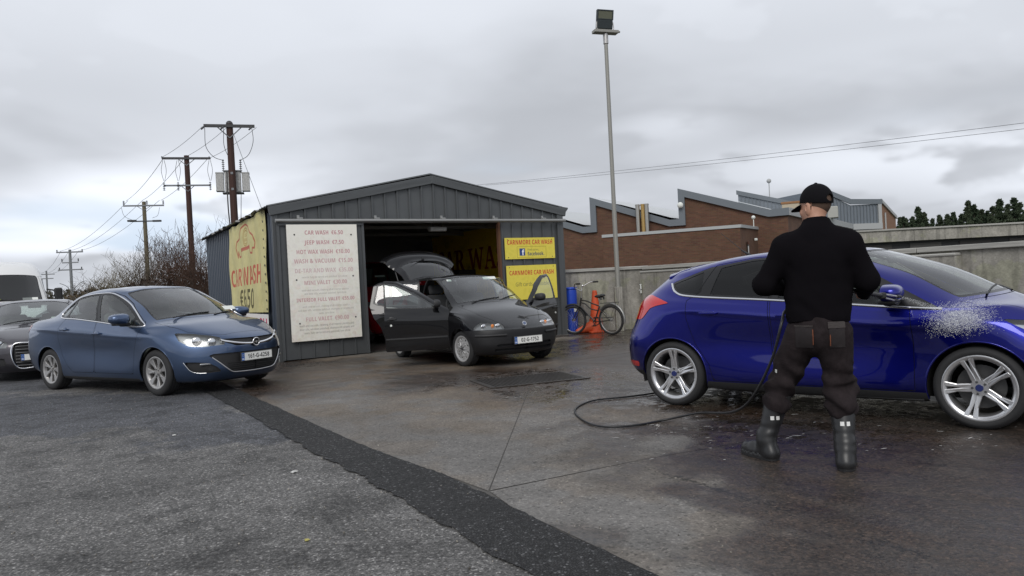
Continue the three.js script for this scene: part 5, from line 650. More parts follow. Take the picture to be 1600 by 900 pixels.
  // lamp internals
  for (const s of [1, -1]) { for (const [x, y, zz, r] of [[X(0.722, 0.66) - 0.03, 0.722, 0.66, 0.058], [X(0.70, 0.53) - 0.03, 0.70, 0.53, 0.055]]) { const g = new THREE.SphereGeometry(r, 20, 10, 0, Math.PI * 2, 0, Math.PI / 2).rotateZ(-Math.PI / 2).scale(0.35, 1, 1); mesh('headlight_reflector', g.rotateY(-0.6 * s).translate(x, y, zz * s), M.lampBowl, root); }  }
  // chrome wing and badge
  { const pts = []; for (let k = -12; k <= 12; k++) { const t = k / 12; const yy = 0.645 + 0.075 * Math.pow(Math.abs(t), 2.2), zz = 0.455 * t; pts.push([X(yy, zz) + 0.008, yy, zz]); } const g = tube(pts, 0.017, 8, 80); g.scale(1, 1, 1); mesh('grille_bar', g, M.chrome, root); }
  { const b = new THREE.TorusGeometry(0.052, 0.0085, 8, 36).rotateY(Math.PI / 2).translate(2.368, 0.662, 0); const l = [box(0.010, 0.010, 0.12, 2.366, 0.662, 0)]; const z1 = rbox(0.010, 0.03, 0.014, 0.003); z1.rotateX(-0.9); l.push(z1.translate(2.367, 0.662, 0)); mesh('badge', [b, ...l], M.chrome, root); mesh('badge_back', new THREE.CylinderGeometry(0.046, 0.046, 0.02, 24).rotateZ(Math.PI / 2).translate(2.354, 0.662, 0), M.trim, root); }
  // lower grille: bright lower edge and mesh
  { const pts = [[0.50, 0.565], [0.42, 0.49], [0.33, 0.40], [0.288, 0.34], [0.275, 0.2], [0.272, 0.0], [0.275, -0.2], [0.288, -0.34], [0.33, -0.40], [0.42, -0.49], [0.50, -0.565]].map(([y, q]) => [X(y, q), y, q]); mesh('grille_trim', tube(pts, 0.008, 6, 70), M.alloy, root); const bars = []; for (let r = 0; r < 5; r++) { const w = 0.36 + r * 0.012, y = 0.305 + r * 0.026; const p = []; for (let k = -8; k <= 8; k++) { const t = k / 8; p.push([X(y, w * t) - 0.008, y, w * t]); } bars.push(tube(p, 0.0045, 4, 30)); } mesh('grille_mesh', bars, M.blackPlastic, root).userData.kind = 'stuff'; }
  for (const s of [1, -1]) { mesh('fog_light_trim', tube([[0.452, 0.80], [0.40, 0.782], [0.34, 0.75], [0.305, 0.70], [0.295, 0.62]].map(([y, q]) => [X(y, q) + 0.001, y, q * s]), 0.006, 6, 24), M.chrome, root); mesh('daytime_running_light', rbox(0.02, 0.024, 0.15, 0.008).rotateY(-0.62 * s).translate(X(0.415, 0.62) - 0.014, 0.415, 0.62 * s), M.lampBowl, root); mesh('fog_light', new THREE.CylinderGeometry(0.03, 0.03, 0.02, 18).rotateZ(Math.PI / 2).translate(X(0.35, 0.575) - 0.02, 0.35, 0.575 * s), M.lens, root); }
  plate('161-G-4258', root, 2.362, 0.472);
  mirrorPart(root, P, 0.80, 1.065, 0.985, 1.1);
  for (const s of [1, -1]) mesh('side_repeater', rbox(0.07, 0.022, 0.012, 0.005, 1.13, 0.80, (z(1.13, 0.80) + 0.002) * s), M.lens, root);
  cabin(root, { front: 0.10, rear: -0.72, dash: [0.76, 1.0], w: 0.66, mirror: [0.54, 1.36], shelf: [-1.4, 1.06], mat: M.seatGrey });
  wiper(root, [1.33, 1.045, 0.54], [1.33, 1.085, -0.04], 0.004); wiper(root, [1.42, 1.05, -0.06], [1.22, 1.075, -0.58], 0.004);
  mesh('tax_disc', new THREE.PlaneGeometry(0.20, 0.09).rotateY(Math.PI / 2).rotateZ(0.92).translate(1.16, 1.135, -0.52), M.paper, root);
  return root;
}
makeAstra();
// ------------------------------------------------------------------ small black hatchback with everything open
function makePunto() {
  const root = thing('small_hatchback', 'small black hatchback with all doors and tailgate open at the shed entrance', 'car', [-0.843, 0, -13.17], -57.5 * D2R);
  const P = paint(0.005, 0.005, 0.006, 0.0, 0.30);
  const bump = std({ color: lin(0.009, 0.009, 0.010), roughness: 0.5 });
  const C = { net: puntoNet, paint: P, axles: [1.225, -1.225], wheel: { R: 0.285, w: 0.175 }, arch: 0.335, halfTrackOut: 0.79, sillY: 0.22, doorThick: 0.075, steer: 0.1,
    windscreen: [1.84, 6.05, 7.95], rearWindow: [8.35, 6.12, 7.9],
    dlo: [[0.78, 0.935], [0.5, 0.94], [-0.1, 0.965], [-0.65, 0.99], [-0.92, 1.005], [-1.0, 1.05], [-0.93, 1.36], [-0.86, 1.395], [-0.36, 1.41], [-0.1, 1.405], [0.06, 1.375], [0.36, 1.21]],
    panes: [[[0.70, 0.955], [0.5, 0.958], [-0.125, 0.982], [-0.14, 1.385], [0.04, 1.372], [0.34, 1.205], [0.62, 1.02]], [[-0.22, 0.99], [-0.66, 1.01], [-0.66, 1.375], [-0.22, 1.385]], [[-0.73, 1.012], [-0.90, 1.02], [-0.965, 1.06], [-0.90, 1.35], [-0.73, 1.37]]],
    handleMat: M.blackPlastic, handleRecess: M.trim };
  const fd = [[0.87, 0.27], [0.89, 0.6], [0.88, 0.93], [0.80, 0.965], [0.38, 1.25], [0.06, 1.405], [-0.10, 1.425], [-0.165, 1.425], [-0.165, 0.27]];
  const rd = [[-0.18, 0.27], [-0.18, 1.425], [-0.36, 1.428], [-0.88, 1.41], [-0.985, 1.36], [-1.06, 1.0], [-1.0, 0.80], [-0.88, 0.62], [-0.83, 0.45], [-0.80, 0.27]];
  const moulding = (l0, l1) => (grp, s, hx, hz) => mesh('rubbing_strip', rbox(l0 - l1, 0.028, 0.016, 0.006, (l0 + l1) / 2 - hx, 0.475, (0.824) * s - hz), M.blackPlastic, grp);
  const lock = (grp, s, hx, hz) => mesh('lock', new THREE.CylinderGeometry(0.017, 0.017, 0.012, 16).rotateX(Math.PI / 2).translate(-0.06 - hx, 0.70, 0.83 * s - hz), M.paper, grp);
  const inner = (x0, x1) => (grp, s, hx, hz) => { mesh('door_card', rbox(x0 - x1 - 0.08, 0.55, 0.03, 0.012, (x0 + x1) / 2 - hx, 0.62, 0.725 * s - hz), M.seat, grp); mesh('door_pocket', rbox((x0 - x1) * 0.6, 0.12, 0.06, 0.02, (x0 + x1) / 2 - hx, 0.42, 0.695 * s - hz), M.dash, grp); mesh('pull_handle', rbox(0.13, 0.04, 0.03, 0.012, (x0 + x1) / 2 + 0.1 - hx, 0.80, 0.70 * s - hz), M.alloyDull, grp); };
  const mir = (grp, s, hx, hz) => { const sh = new THREE.SphereGeometry(1, 24, 14); const p = sh.attributes.position; for (let i = 0; i < p.count; i++) { const e = v => Math.sign(v) * Math.pow(Math.abs(v), 0.7); let X = e(p.getX(i)); if (X < -0.2) X = -0.2; p.setXYZ(i, X * 0.09, e(p.getY(i)) * 0.065, e(p.getZ(i)) * 0.10); } sh.computeVertexNormals(); mesh('wing_mirror', [sh.translate(0.66 - hx, 1.02, (0.90) * s - hz), rbox(0.09, 0.05, 0.10, 0.015, 0.69 - hx, 0.985, 0.825 * s - hz)], M.blackPlastic, grp); };
  C.doors = [{ poly: fd, hinge: [0.87, 0.80], handle: [-0.045, 0.80, 0.15], open: 64 * D2R, openLeft: 62 * D2R, extra: (g, s, hx, hz) => { moulding(0.84, -0.15)(g, s, hx, hz); lock(g, s, hx, hz); inner(0.85, -0.15)(g, s, hx, hz); mir(g, s, hx, hz); } }, { poly: rd, hinge: [-0.19, 0.80], handle: [-0.82, 0.845, 0.14], open: 64 * D2R, openLeft: 50 * D2R, extra: (g, s, hx, hz) => { moulding(-0.19, -0.80)(g, s, hx, hz); inner(-0.2, -0.85)(g, s, hx, hz); } }];
  C.tailgate = (x, y, z, w, n) => Math.max((8.02 - w[0]) * 0.4, (w[1] - 8.05) * 0.3, 0.62 - y, x + 1.05);
  const fz = pts => sdPoly(pts);
  C.cuts = [{ name: 'headlight', f: (x, y, z) => x < 1.35 || z < 0.28 ? 0.5 : Math.max(sdPoly([[0.355, 0.585], [0.362, 0.672], [0.52, 0.682], [0.84, 0.70], [0.84, 0.585]])(z, y), 1.60 - x), lens: 0.03, bowl: M.lampGrey },
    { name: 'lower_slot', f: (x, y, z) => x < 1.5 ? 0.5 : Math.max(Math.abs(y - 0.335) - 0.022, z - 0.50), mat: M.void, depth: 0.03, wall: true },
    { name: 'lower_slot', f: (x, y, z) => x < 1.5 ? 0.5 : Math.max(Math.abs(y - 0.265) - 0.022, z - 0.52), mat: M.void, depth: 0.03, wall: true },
    { name: 'front_bumper', f: (x, y, z) => x < 1.27 ? 0.5 : (y - 0.575), mat: bump, depth: -0.006 }, { name: 'rear_bumper', f: (x, y, z) => x > -1.27 ? 0.5 : (y - 0.575), mat: bump, depth: -0.006 }];
  C.panels = [{ name: 'bonnet', gap: 0.004, f: (x, y, z, w, n) => w[1] < 3.9 || w[1] > 5.97 || n[1] < 0.1 || y < 0.578 ? 0.5 : sdPoly([[2.0, -0.8], [2.0, 0.345], [1.78, 0.355], [1.45, 0.56], [0.9, 0.655], [0.8, 0.66], [0.8, -0.8]])(x, z) }];
  C.openInner = (x, y, z) => z > 0.3 && x < 0.86 && x > -1.0 ? 0.26 - y : (x < -1.5 ? 0.6 - y : 0.5);
  C.wheelProto = makeWheel({ R: 0.285, w: 0.175, rim: 0.20, style: 'cover', mat: std({ color: lin(0.50, 0.50, 0.50), roughness: 0.4, metalness: 0.5 }), cap: M.lampDark });
  const B = buildCar(C, root);
  // tailgate on its hinge
  { const hx = -1.245, hy = 1.415, T = B.tailgate, g = new THREE.Group(); g.name = 'tailgate'; g.position.set(hx, hy, 0); g.rotation.z = -90 * D2R; root.add(g);
    const loc = s => moveS(s, -hx, -hy, 0); const both = s => [loc(s), loc(mirrorZ(s))];
    B.add('tailgate_panel', P, g, ...both(slab(T.panel, 0.05))); B.add('tailgate_window', M.glass, g, ...both(shift(T.glass, -0.004))); B.add('tailgate_window_surround', M.trim, g, ...both(slab(T.band, 0.02)));
    mesh('rear_wiper', [rod([-1.66 - hx, 1.03 - hy, 0], [-1.60 - hx, 1.16 - hy, 0.32], 0.007), rbox(0.04, 0.04, 0.05, 0.01, -1.68 - hx, 1.03 - hy, 0)], M.blackPlastic, g); }
  for (const s of [1, -1]) mesh('gas_strut', [rod([-1.30, 1.12, 0.62 * s], [-1.62, 1.60, 0.60 * s], 0.009), rod([-1.30, 1.12, 0.62 * s], [-1.45, 1.35, 0.61 * s], 0.013)], M.disc, root);
  for (const s of [1, -1]) { mesh('indicator', new THREE.SphereGeometry(0.03, 14, 8).scale(0.4, 1, 1).translate(B.xAt(0.635, 0.5) - 0.025, 0.635, 0.5 * s), M.amber, root); for (const zz of [0.62, 0.42]) mesh('headlight_reflector', new THREE.SphereGeometry(0.042, 18, 10).scale(0.35, 0.9, 1.1).translate(B.xAt(0.635, zz) - 0.03, 0.635, zz * s), M.lampBowl, root); }
  { for (const s of [1, -1]) { const pts = []; for (let j = 0; j <= 8; j++) { const zz = 0.36 + j / 8 * 0.40; pts.push([B.xAt(0.495, zz) + 0.004, 0.495, zz * s]); } mesh('bumper_strip', tube(pts, 0.022, 6, 24), M.blackPlastic, root); } }
  plate('02-G-1752', root, 1.968, 0.40);
  { mesh('badge', new THREE.CylinderGeometry(0.037, 0.037, 0.014, 28).rotateZ(Math.PI / 2).rotateZ(0.5).translate(1.875, 0.648, 0), M.chrome, root); mesh('badge_face', new THREE.CylinderGeometry(0.027, 0.027, 0.016, 24).rotateZ(Math.PI / 2).rotateZ(0.5).translate(1.877, 0.649, 0), std({ color: lin(0.10, 0.13, 0.22), roughness: 0.3 }), root); }
  cabin(root, { front: -0.05, rear: -0.82, dash: [0.55, 0.96], w: 0.6, mirror: [0.33, 1.33], mat: M.seat });
  wiper(root, [0.98, 1.005, 0.42], [0.92, 1.05, -0.14], 0.004); wiper(root, [1.0, 1.01, -0.10], [0.80, 1.075, -0.54], 0.004);
  mesh('windscreen_sticker', new THREE.PlaneGeometry(0.26, 0.07).rotateY(Math.PI / 2).rotateZ(0.86).translate(0.245, 1.40, -0.37), M.paper, root);
  mesh('windscreen_sticker', new THREE.PlaneGeometry(0.09, 0.05).rotateY(Math.PI / 2).rotateZ(0.86).translate(0.215, 1.385, 0.42), M.paper, root);
  return root;
}
makePunto();
// ------------------------------------------------------------------ dark saloon, white van, red car in the shed
function scaleNet(net, kx, ky, kz) { return net.map(r => r.map(p => [p[0] * kx, p[1] * ky, p[2] * kz])); }
{ // dark grey saloon behind the blue one
  const root = thing('saloon_car', 'dark grey saloon with large chrome framed grille in front of the white van', 'car', [-9.62, 0, -14.88], Math.atan2(-0.835, 0.55));
  const P = paint(0.085, 0.08, 0.09, 0.88, 0.34), k = 1.0;
  const C = { net: scaleNet(astraNet, 1.0, 0.94, 1.0), paint: P, axles: [1.38, -1.38], wheel: { R: 0.32, w: 0.225 }, arch: 0.365, halfTrackOut: 0.872, nu: 10, nv: 8,
    windscreen: [1.82, 6.06, 7.94], rearWindow: [8.5, 6.1, 7.9],
    dlo: [[1.12, 0.915], [0.5, 0.945], [-0.5, 1.03], [-1.07, 1.08], [-0.69, 1.33], [-0.08, 1.38], [0.36, 1.31], [1.0, 0.985]], panes: [[[0.86, 0.945], [0.10, 0.998], [-0.05, 1.35], [0.13, 1.345], [0.59, 1.18]], [[-0.02, 1.008], [-0.97, 1.075], [-0.70, 1.30], [-0.15, 1.355]]],
    doors: [{ poly: [[1.08, 0.9], [1.04, 0.97], [0.36, 1.325], [0.16, 1.385], [-0.10, 1.39], [0.03, 0.98], [-0.06, 0.6], [-0.08, 0.28], [0.88, 0.28]], hinge: [1.0, 0.86], handle: [0.06, 0.82, 0.19] }, { poly: [[0.015, 0.98], [-0.12, 1.39], [-0.74, 1.33], [-0.815, 1.05], [-1.0, 0.76], [-0.80, 0.36], [-0.66, 0.28], [-0.10, 0.28], [-0.075, 0.6]], hinge: [0, 0.86], handle: [-0.8, 0.88, 0.18] }] };
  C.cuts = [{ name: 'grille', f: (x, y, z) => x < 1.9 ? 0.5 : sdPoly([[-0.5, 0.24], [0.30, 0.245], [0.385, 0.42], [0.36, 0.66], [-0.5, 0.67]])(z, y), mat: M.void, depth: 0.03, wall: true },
    { name: 'headlight', f: (x, y, z) => x < 1.55 || z < 0.42 ? 0.5 : sdPoly([[0.43, 0.60], [0.45, 0.70], [0.62, 0.755], [0.80, 0.80], [0.82, 0.70], [0.70, 0.61]])(z, y), lens: 0.04, bowl: M.lampGrey },
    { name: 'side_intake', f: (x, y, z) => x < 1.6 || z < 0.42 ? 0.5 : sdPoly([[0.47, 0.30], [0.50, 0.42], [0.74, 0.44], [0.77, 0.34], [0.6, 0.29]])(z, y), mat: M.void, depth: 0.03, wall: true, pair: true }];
  C.panels = [{ name: 'bonnet', f: (x, y, z, w, n) => w[1] < 4.02 || w[1] > 5.97 || n[1] < 0.15 ? 0.5 : sdPoly([[2.2, -0.8], [2.2, 0.40], [1.9, 0.62], [1.55, 0.74], [1.2, 0.735], [1.2, -0.8]])(x, z) }];
  C.wheelProto = makeWheel({ R: 0.32, w: 0.225, rim: 0.22, style: 'seven', mat: M.alloy });
  const B = buildCar(C, root), X = B.xAt; const fr = [[0.25, 0.0], [0.25, 0.29], [0.42, 0.385], [0.655, 0.355], [0.665, 0.0], [0.655, -0.355], [0.42, -0.385], [0.25, -0.29]].map(([y, z]) => [X(y, z) + 0.004, y, z]);
  mesh('grille_frame', tube(fr, 0.015, 6, 80, true), M.chrome, root);
  const bars = []; for (let q = 0; q < 7; q++) { const y = 0.29 + q * 0.055, w = 0.33; const pts = []; for (let j = -6; j <= 6; j++) pts.push([X(y, w * j / 6) - 0.012, y, w * j / 6]); mesh('grille_bar', tube(pts, 0.009, 5, 24), M.lampDark, root); }
  for (const s of [1, -1]) for (const z of [0.55, 0.68]) mesh('headlight_reflector', new THREE.SphereGeometry(0.05, 16, 10).scale(0.35, 0.9, 1).translate(X(0.68, z) - 0.03, 0.68, z * s), M.lampBowl, root);
  plate('10', root, X(0.42, 0) + 0.012, 0.43); // only the first digits can be read
  mirrorPart(root, P, 0.80, 1.02, 0.985, 1.05); cabin(root, { front: 0.10, rear: -0.72, dash: [0.76, 0.95], w: 0.66, mirror: [0.54, 1.3], shelf: [-1.4, 1.0], mat: M.seatGrey });
  wiper(root, [1.40, 1.0, 0.5], [1.30, 1.05, -0.05], 0.005); mesh('windscreen_paper', new THREE.PlaneGeometry(0.34, 0.10).rotateY(Math.PI / 2).rotateZ(0.92).translate(1.15, 1.055, -0.42), M.paper, root); }
{ // high roof van
  const xs = [1.7, 0.8, -0.2, -1.3, -2.3], z5 = v => [v, v, v, v, v], r = [];
  const sr = (y, z) => sideRing(xs, z5(y), z5(z));
  r.push(bodyRing([2.5, 0.24], 0, 0.2, 0.80, sr(0.26, 0.86), [-3.0, 0.3], 0.1, 0.85)); r.push(bodyRing([2.6, 0.28], 0, 0.22, 0.88, sr(0.30, 0.95), [-3.05, 0.34], 0.08, 0.92)); r.push(bodyRing([2.66, 0.5], 0, 0.24, 0.90, sr(0.52, 0.98), [-3.06, 0.52], 0.06, 0.95)); r.push(bodyRing([2.62, 0.82], 0.0, 0.24, 0.90, sr(0.86, 0.99), [-3.06, 0.86], 0.05, 0.96)); r.push(bodyRing([2.52, 1.08], 0.02, 0.26, 0.86, sr(1.12, 0.985), [-3.05, 1.12], 0.05, 0.955));
  r.push(bodyRing([2.24, 1.30], -0.02, 0.16, 0.82, sideRing([1.5, 0.75, -0.2, -1.3, -2.3], z5(1.28), z5(0.975)), [-3.04, 1.3], 0.05, 0.945));
  r.push([[2.05, 1.45, 0], [1.98, 1.44, 0.45], [1.78, 1.42, 0.84], [1.5, 1.42, 0.95], [0.75, 1.42, 0.965], [-0.2, 1.42, 0.965], [-1.3, 1.42, 0.96], [-2.3, 1.42, 0.955], [-2.95, 1.42, 0.93], [-3.03, 1.42, 0.55], [-3.04, 1.42, 0]]);
  r.push([[1.68, 1.83, 0], [1.61, 1.82, 0.43], [1.43, 1.80, 0.80], [1.2, 1.80, 0.90], [0.6, 1.80, 0.925], [-0.2, 1.80, 0.925], [-1.3, 1.80, 0.92], [-2.3, 1.80, 0.915], [-2.92, 1.80, 0.88], [-3.0, 1.80, 0.5], [-3.01, 1.80, 0]]);
  r.push([[1.32, 2.19, 0], [1.26, 2.18, 0.40], [1.10, 2.15, 0.75], [0.85, 2.2, 0.84], [0.4, 2.3, 0.86], [-0.2, 2.34, 0.86], [-1.3, 2.34, 0.86], [-2.3, 2.34, 0.855], [-2.86, 2.34, 0.82], [-2.94, 2.36, 0.45], [-2.95, 2.36, 0]]);
  r.push([[0.95, 2.44, 0], [0.90, 2.44, 0.26], [0.78, 2.42, 0.52], [0.55, 2.48, 0.6], [0.2, 2.53, 0.62], [-0.3, 2.55, 0.62], [-1.3, 2.55, 0.62], [-2.3, 2.55, 0.62], [-2.75, 2.54, 0.6], [-2.82, 2.54, 0.3], [-2.83, 2.54, 0]]);
  r.push([[0.55, 2.555, 0], [0.5, 2.555, 0], [0.42, 2.56, 0], [0.3, 2.57, 0], [0.05, 2.58, 0], [-0.4, 2.58, 0], [-1.3, 2.58, 0], [-2.2, 2.58, 0], [-2.6, 2.575, 0], [-2.7, 2.57, 0], [-2.75, 2.57, 0]]);
  const root = thing('panel_van', 'white high roof panel van parked behind the dark grey saloon', 'van', [-14.25, 0, -20.7], Math.atan2(-0.80, 0.60)), P = phy({ color: lin(0.74, 0.74, 0.73), roughness: 0.35, clearcoat: 0.6, clearcoatRoughness: 0.1 });
  const C = { net: r, paint: P, axles: [1.75, -1.75], wheel: { R: 0.34, w: 0.23 }, arch: 0.40, halfTrackOut: 0.95, nu: 9, nv: 7, windscreen: [1.86, 6.04, 7.96], rearWindow: null, glass: phy({ color: lin(0.5, 0.52, 0.52), roughness: 0.02, transmission: 1, thickness: 0, ior: 1.7 }),
    dlo: [[1.62, 1.46], [0.75, 1.46], [0.75, 2.06], [1.12, 2.06]], panes: [[[1.55, 1.49], [0.78, 1.49], [0.78, 2.03], [1.08, 2.03]]], doors: [{ poly: [[1.72, 1.40], [1.14, 2.12], [0.70, 2.12], [0.70, 0.4], [1.25, 0.4], [1.36, 0.8]], hinge: [1.6, 0.97], handle: [0.82, 1.15, 0.18] }],
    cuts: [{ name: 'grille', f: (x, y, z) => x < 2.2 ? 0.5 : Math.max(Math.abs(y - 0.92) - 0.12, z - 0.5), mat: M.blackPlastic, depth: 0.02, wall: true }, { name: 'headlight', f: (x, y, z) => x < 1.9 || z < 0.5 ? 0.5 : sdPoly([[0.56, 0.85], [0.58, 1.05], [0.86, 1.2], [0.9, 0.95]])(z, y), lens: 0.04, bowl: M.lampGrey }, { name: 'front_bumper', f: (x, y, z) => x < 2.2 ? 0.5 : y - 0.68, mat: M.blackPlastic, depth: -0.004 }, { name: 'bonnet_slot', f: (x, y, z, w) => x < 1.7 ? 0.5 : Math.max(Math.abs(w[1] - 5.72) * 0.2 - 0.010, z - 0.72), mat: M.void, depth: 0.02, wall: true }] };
  C.wheelProto = makeWheel({ R: 0.34, w: 0.23, rim: 0.21, style: 'cover', mat: M.alloyDull }); buildCar(C, root);
  for (const s of [1, -1]) mesh('wing_mirror', [rbox(0.12, 0.40, 0.20, 0.05, 1.42, 1.58, 1.20 * s), rod([1.5, 1.45, 0.95 * s], [1.44, 1.45, 1.18 * s], 0.03), rod([1.42, 1.75, 0.93 * s], [1.42, 1.70, 1.18 * s], 0.02)], M.blackPlastic, root);
  mesh('roof_aerial', [rod([0.95, 2.44, 0.12], [0.80, 2.95, 0.12], 0.006, 0.003), new THREE.SphereGeometry(0.05, 12, 8).scale(1, 0.8, 1).translate(0.95, 2.44, 0.12)], M.blackPlastic, root);
  for (const z of [0.45, -0.45]) seat(root, 0.55, z, M.seatGrey).geometry.translate(0, 0.55, 0);
  mesh('dashboard', rbox(0.6, 0.3, 1.6, 0.08, 1.55, 1.27, 0), M.dash, root); for (const [z, w] of [[-0.55, 0.32], [0.1, 0.26], [0.5, 0.3]]) mesh('paper_sheet', box(0.2, 0.012, w, 1.62, 1.43, z), M.paper, root);
  mesh('hi_vis_vest', rbox(0.18, 0.10, 0.36, 0.05, 1.45, 1.50, 0.28), std({ color: lin(0.55, 0.62, 0.05), roughness: 0.9 }), root);
  mesh('windscreen_paper', new THREE.PlaneGeometry(0.34, 0.12).rotateY(Math.PI / 2).rotateZ(0.78).translate(1.86, 1.50, -0.52), M.paper, root);
  wiper(root, [2.08, 1.45, 0.5], [1.97, 1.50, -0.1], 0.005); mesh('bulkhead', box(0.05, 1.6, 1.7, 0.3, 1.5, 0), M.seatGrey, root); }
{ // tall red car parked inside the shed
  const ky = 1.36, p = shedPt(3.35, 0, -3.9), root = thing('parked_red_car', 'tall dark red car parked inside the dim shed behind the black hatchback', 'car', p, SHED_YAW - Math.PI / 2), P = paint(0.26, 0.006, 0.012, 0.1, 0.3), Y = q => q.map(([a, b]) => [a, b * ky]);
  const C = { net: scaleNet(puntoNet, 1.12, ky, 1.10), paint: P, axles: [1.38, -1.38], wheel: { R: 0.36, w: 0.22 }, arch: 0.42, halfTrackOut: 0.87, nu: 9, nv: 7, windscreen: [1.84, 6.05, 7.95], rearWindow: [8.35, 6.12, 7.9], dlo: Y([[0.84, 0.945], [-0.9, 1.0], [-1.05, 1.06], [-0.93, 1.38], [-0.1, 1.40], [0.06, 1.37], [0.40, 1.21]]), panes: [Y([[0.72, 0.965], [-0.11, 0.99], [-0.14, 1.375], [0.03, 1.36], [0.60, 1.05]]), Y([[-0.22, 1.0], [-0.95, 1.03], [-0.88, 1.355], [-0.22, 1.38]])], doors: [{ poly: Y([[0.95, 0.27], [0.96, 0.93], [0.42, 1.25], [0.06, 1.405], [-0.165, 1.425], [-0.165, 0.27]]), hinge: [0.95, 0.88], handle: [-0.04, 1.1, 0.15] }],
    cuts: [{ name: 'headlight', f: (x, y, z) => x < 1.4 || z < 0.36 ? 0.5 : sdPoly(Y([[0.42, 0.60], [0.46, 0.69], [0.70, 0.74], [0.84, 0.74], [0.80, 0.62], [0.66, 0.58]]))(z, y), lens: 0.03, bowl: M.lampGrey }, { name: 'grille', f: (x, y, z) => x < 1.6 ? 0.5 : Math.max(Math.abs(y - 0.52) - 0.12, z - 0.45), mat: M.blackPlastic, depth: 0.02, wall: true }] };
  C.wheelProto = makeWheel({ R: 0.36, w: 0.22, rim: 0.23, style: 'seven', mat: M.alloyDull }); buildCar(C, root); mirrorPart(root, P, 0.70, 1.40, 0.98, 1.1); for (const z of [0.36, -0.36]) seat(root, 0.0, z, M.seat).geometry.translate(0, 0.35, 0); mesh('dashboard', rbox(0.4, 0.3, 1.3, 0.08, 0.75, 1.2, 0), M.dash, root); mesh('windscreen_paper', new THREE.PlaneGeometry(0.26, 0.06).rotateY(Math.PI / 2).rotateZ(0.7).translate(0.70, 1.62, 0.1), M.paper, root); }
// ------------------------------------------------------------------ the man with the lance
function sdfMesh(f, mn, mx, h) {          // surface nets over a signed distance field
  const n = [0, 1, 2].map(k => Math.ceil((mx[k] - mn[k]) / h) + 1), S = new Float32Array(n[0] * n[1] * n[2]), id = (i, j, k) => (k * n[1] + j) * n[0] + i;
  for (let k = 0; k < n[2]; k++) for (let j = 0; j < n[1]; j++) for (let i = 0; i < n[0]; i++) S[id(i, j, k)] = f(mn[0] + i * h, mn[1] + j * h, mn[2] + k * h);
  const vid = new Int32Array(S.length).fill(-1), P = [];
  for (let k = 0; k < n[2] - 1; k++) for (let j = 0; j < n[1] - 1; j++) for (let i = 0; i < n[0] - 1; i++) {
    let c = 0, x = 0, y = 0, z = 0; const v = []; for (let q = 0; q < 8; q++) v.push(S[id(i + (q & 1), j + ((q >> 1) & 1), k + (q >> 2))]);
    if (v.every(a => a > 0) || v.every(a => a <= 0)) continue;
    for (let a = 0; a < 8; a++) for (const bit of [1, 2, 4]) { if (a & bit) continue; const b = a | bit; if ((v[a] > 0) === (v[b] > 0)) continue; const t = v[a] / (v[a] - v[b]); x += (a & 1) + (bit === 1 ? t : 0); y += ((a >> 1) & 1) + (bit === 2 ? t : 0); z += (a >> 2) + (bit === 4 ? t : 0); c++; }
    vid[id(i, j, k)] = P.length / 3; P.push(mn[0] + (i + x / c) * h, mn[1] + (j + y / c) * h, mn[2] + (k + z / c) * h);
  }
  const I = []; const quad = (a, b, c, d, fl) => { if (a < 0 || b < 0 || c < 0 || d < 0) return; fl ? I.push(a, b, c, a, c, d) : I.push(a, c, b, a, d, c); };
  for (let k = 1; k < n[2] - 1; k++) for (let j = 1; j < n[1] - 1; j++) for (let i = 1; i < n[0] - 1; i++) {
    const s = S[id(i, j, k)] > 0;
    if ((S[id(i + 1, j, k)] > 0) !== s) quad(vid[id(i, j - 1, k - 1)], vid[id(i, j, k - 1)], vid[id(i, j, k)], vid[id(i, j - 1, k)], !s);
    if ((S[id(i, j + 1, k)] > 0) !== s) quad(vid[id(i - 1, j, k - 1)], vid[id(i - 1, j, k)], vid[id(i, j, k)], vid[id(i, j, k - 1)], !s);
    if ((S[id(i, j, k + 1)] > 0) !== s) quad(vid[id(i - 1, j - 1, k)], vid[id(i, j - 1, k)], vid[id(i, j, k)], vid[id(i - 1, j, k)], !s);
  }
  const N = new Float32Array(P.length), e = h * 0.4; for (let q = 0; q < P.length; q += 3) { const [x, y, z] = [P[q], P[q + 1], P[q + 2]]; let a = f(x + e, y, z) - f(x - e, y, z), b = f(x, y + e, z) - f(x, y - e, z), c = f(x, y, z + e) - f(x, y, z - e); const l = Math.hypot(a, b, c) || 1; N[q] = a / l; N[q + 1] = b / l; N[q + 2] = c / l; }
  const g = new THREE.BufferGeometry(); g.setAttribute('position', new THREE.BufferAttribute(new Float32Array(P), 3)); g.setAttribute('normal', new THREE.BufferAttribute(N, 3)); const uv = new Float32Array(P.length / 3 * 2); for (let q = 0; q < P.length / 3; q++) { uv[2 * q] = P[3 * q] + P[3 * q + 2] * 0.7; uv[2 * q + 1] = P[3 * q + 1]; } g.setAttribute('uv', new THREE.BufferAttribute(uv, 2)); g.setIndex(I); return g;
}
const cone = (x, y, z, a, b, ra, rb) => { const ex = b[0] - a[0], ey = b[1] - a[1], ez = b[2] - a[2], t = clamp(((x - a[0]) * ex + (y - a[1]) * ey + (z - a[2]) * ez) / (ex * ex + ey * ey + ez * ez)); return Math.hypot(x - a[0] - ex * t, y - a[1] - ey * t, z - a[2] - ez * t) - (ra + (rb - ra) * t); };
const smin = (a, b, k) => { const h = clamp(0.5 + 0.5 * (b - a) / k); return b + (a - b) * h - k * h * (1 - h); };
const ell = (x, y, z, c, r) => { const a = (x - c[0]) / r[0], b = (y - c[1]) / r[1], d = (z - c[2]) / r[2], k = Math.hypot(a, b, d), q = Math.hypot(a / r[0], b / r[1], d / r[2]); return k < 1e-6 ? -Math.min(...r) : k * (k - 1) / q; };
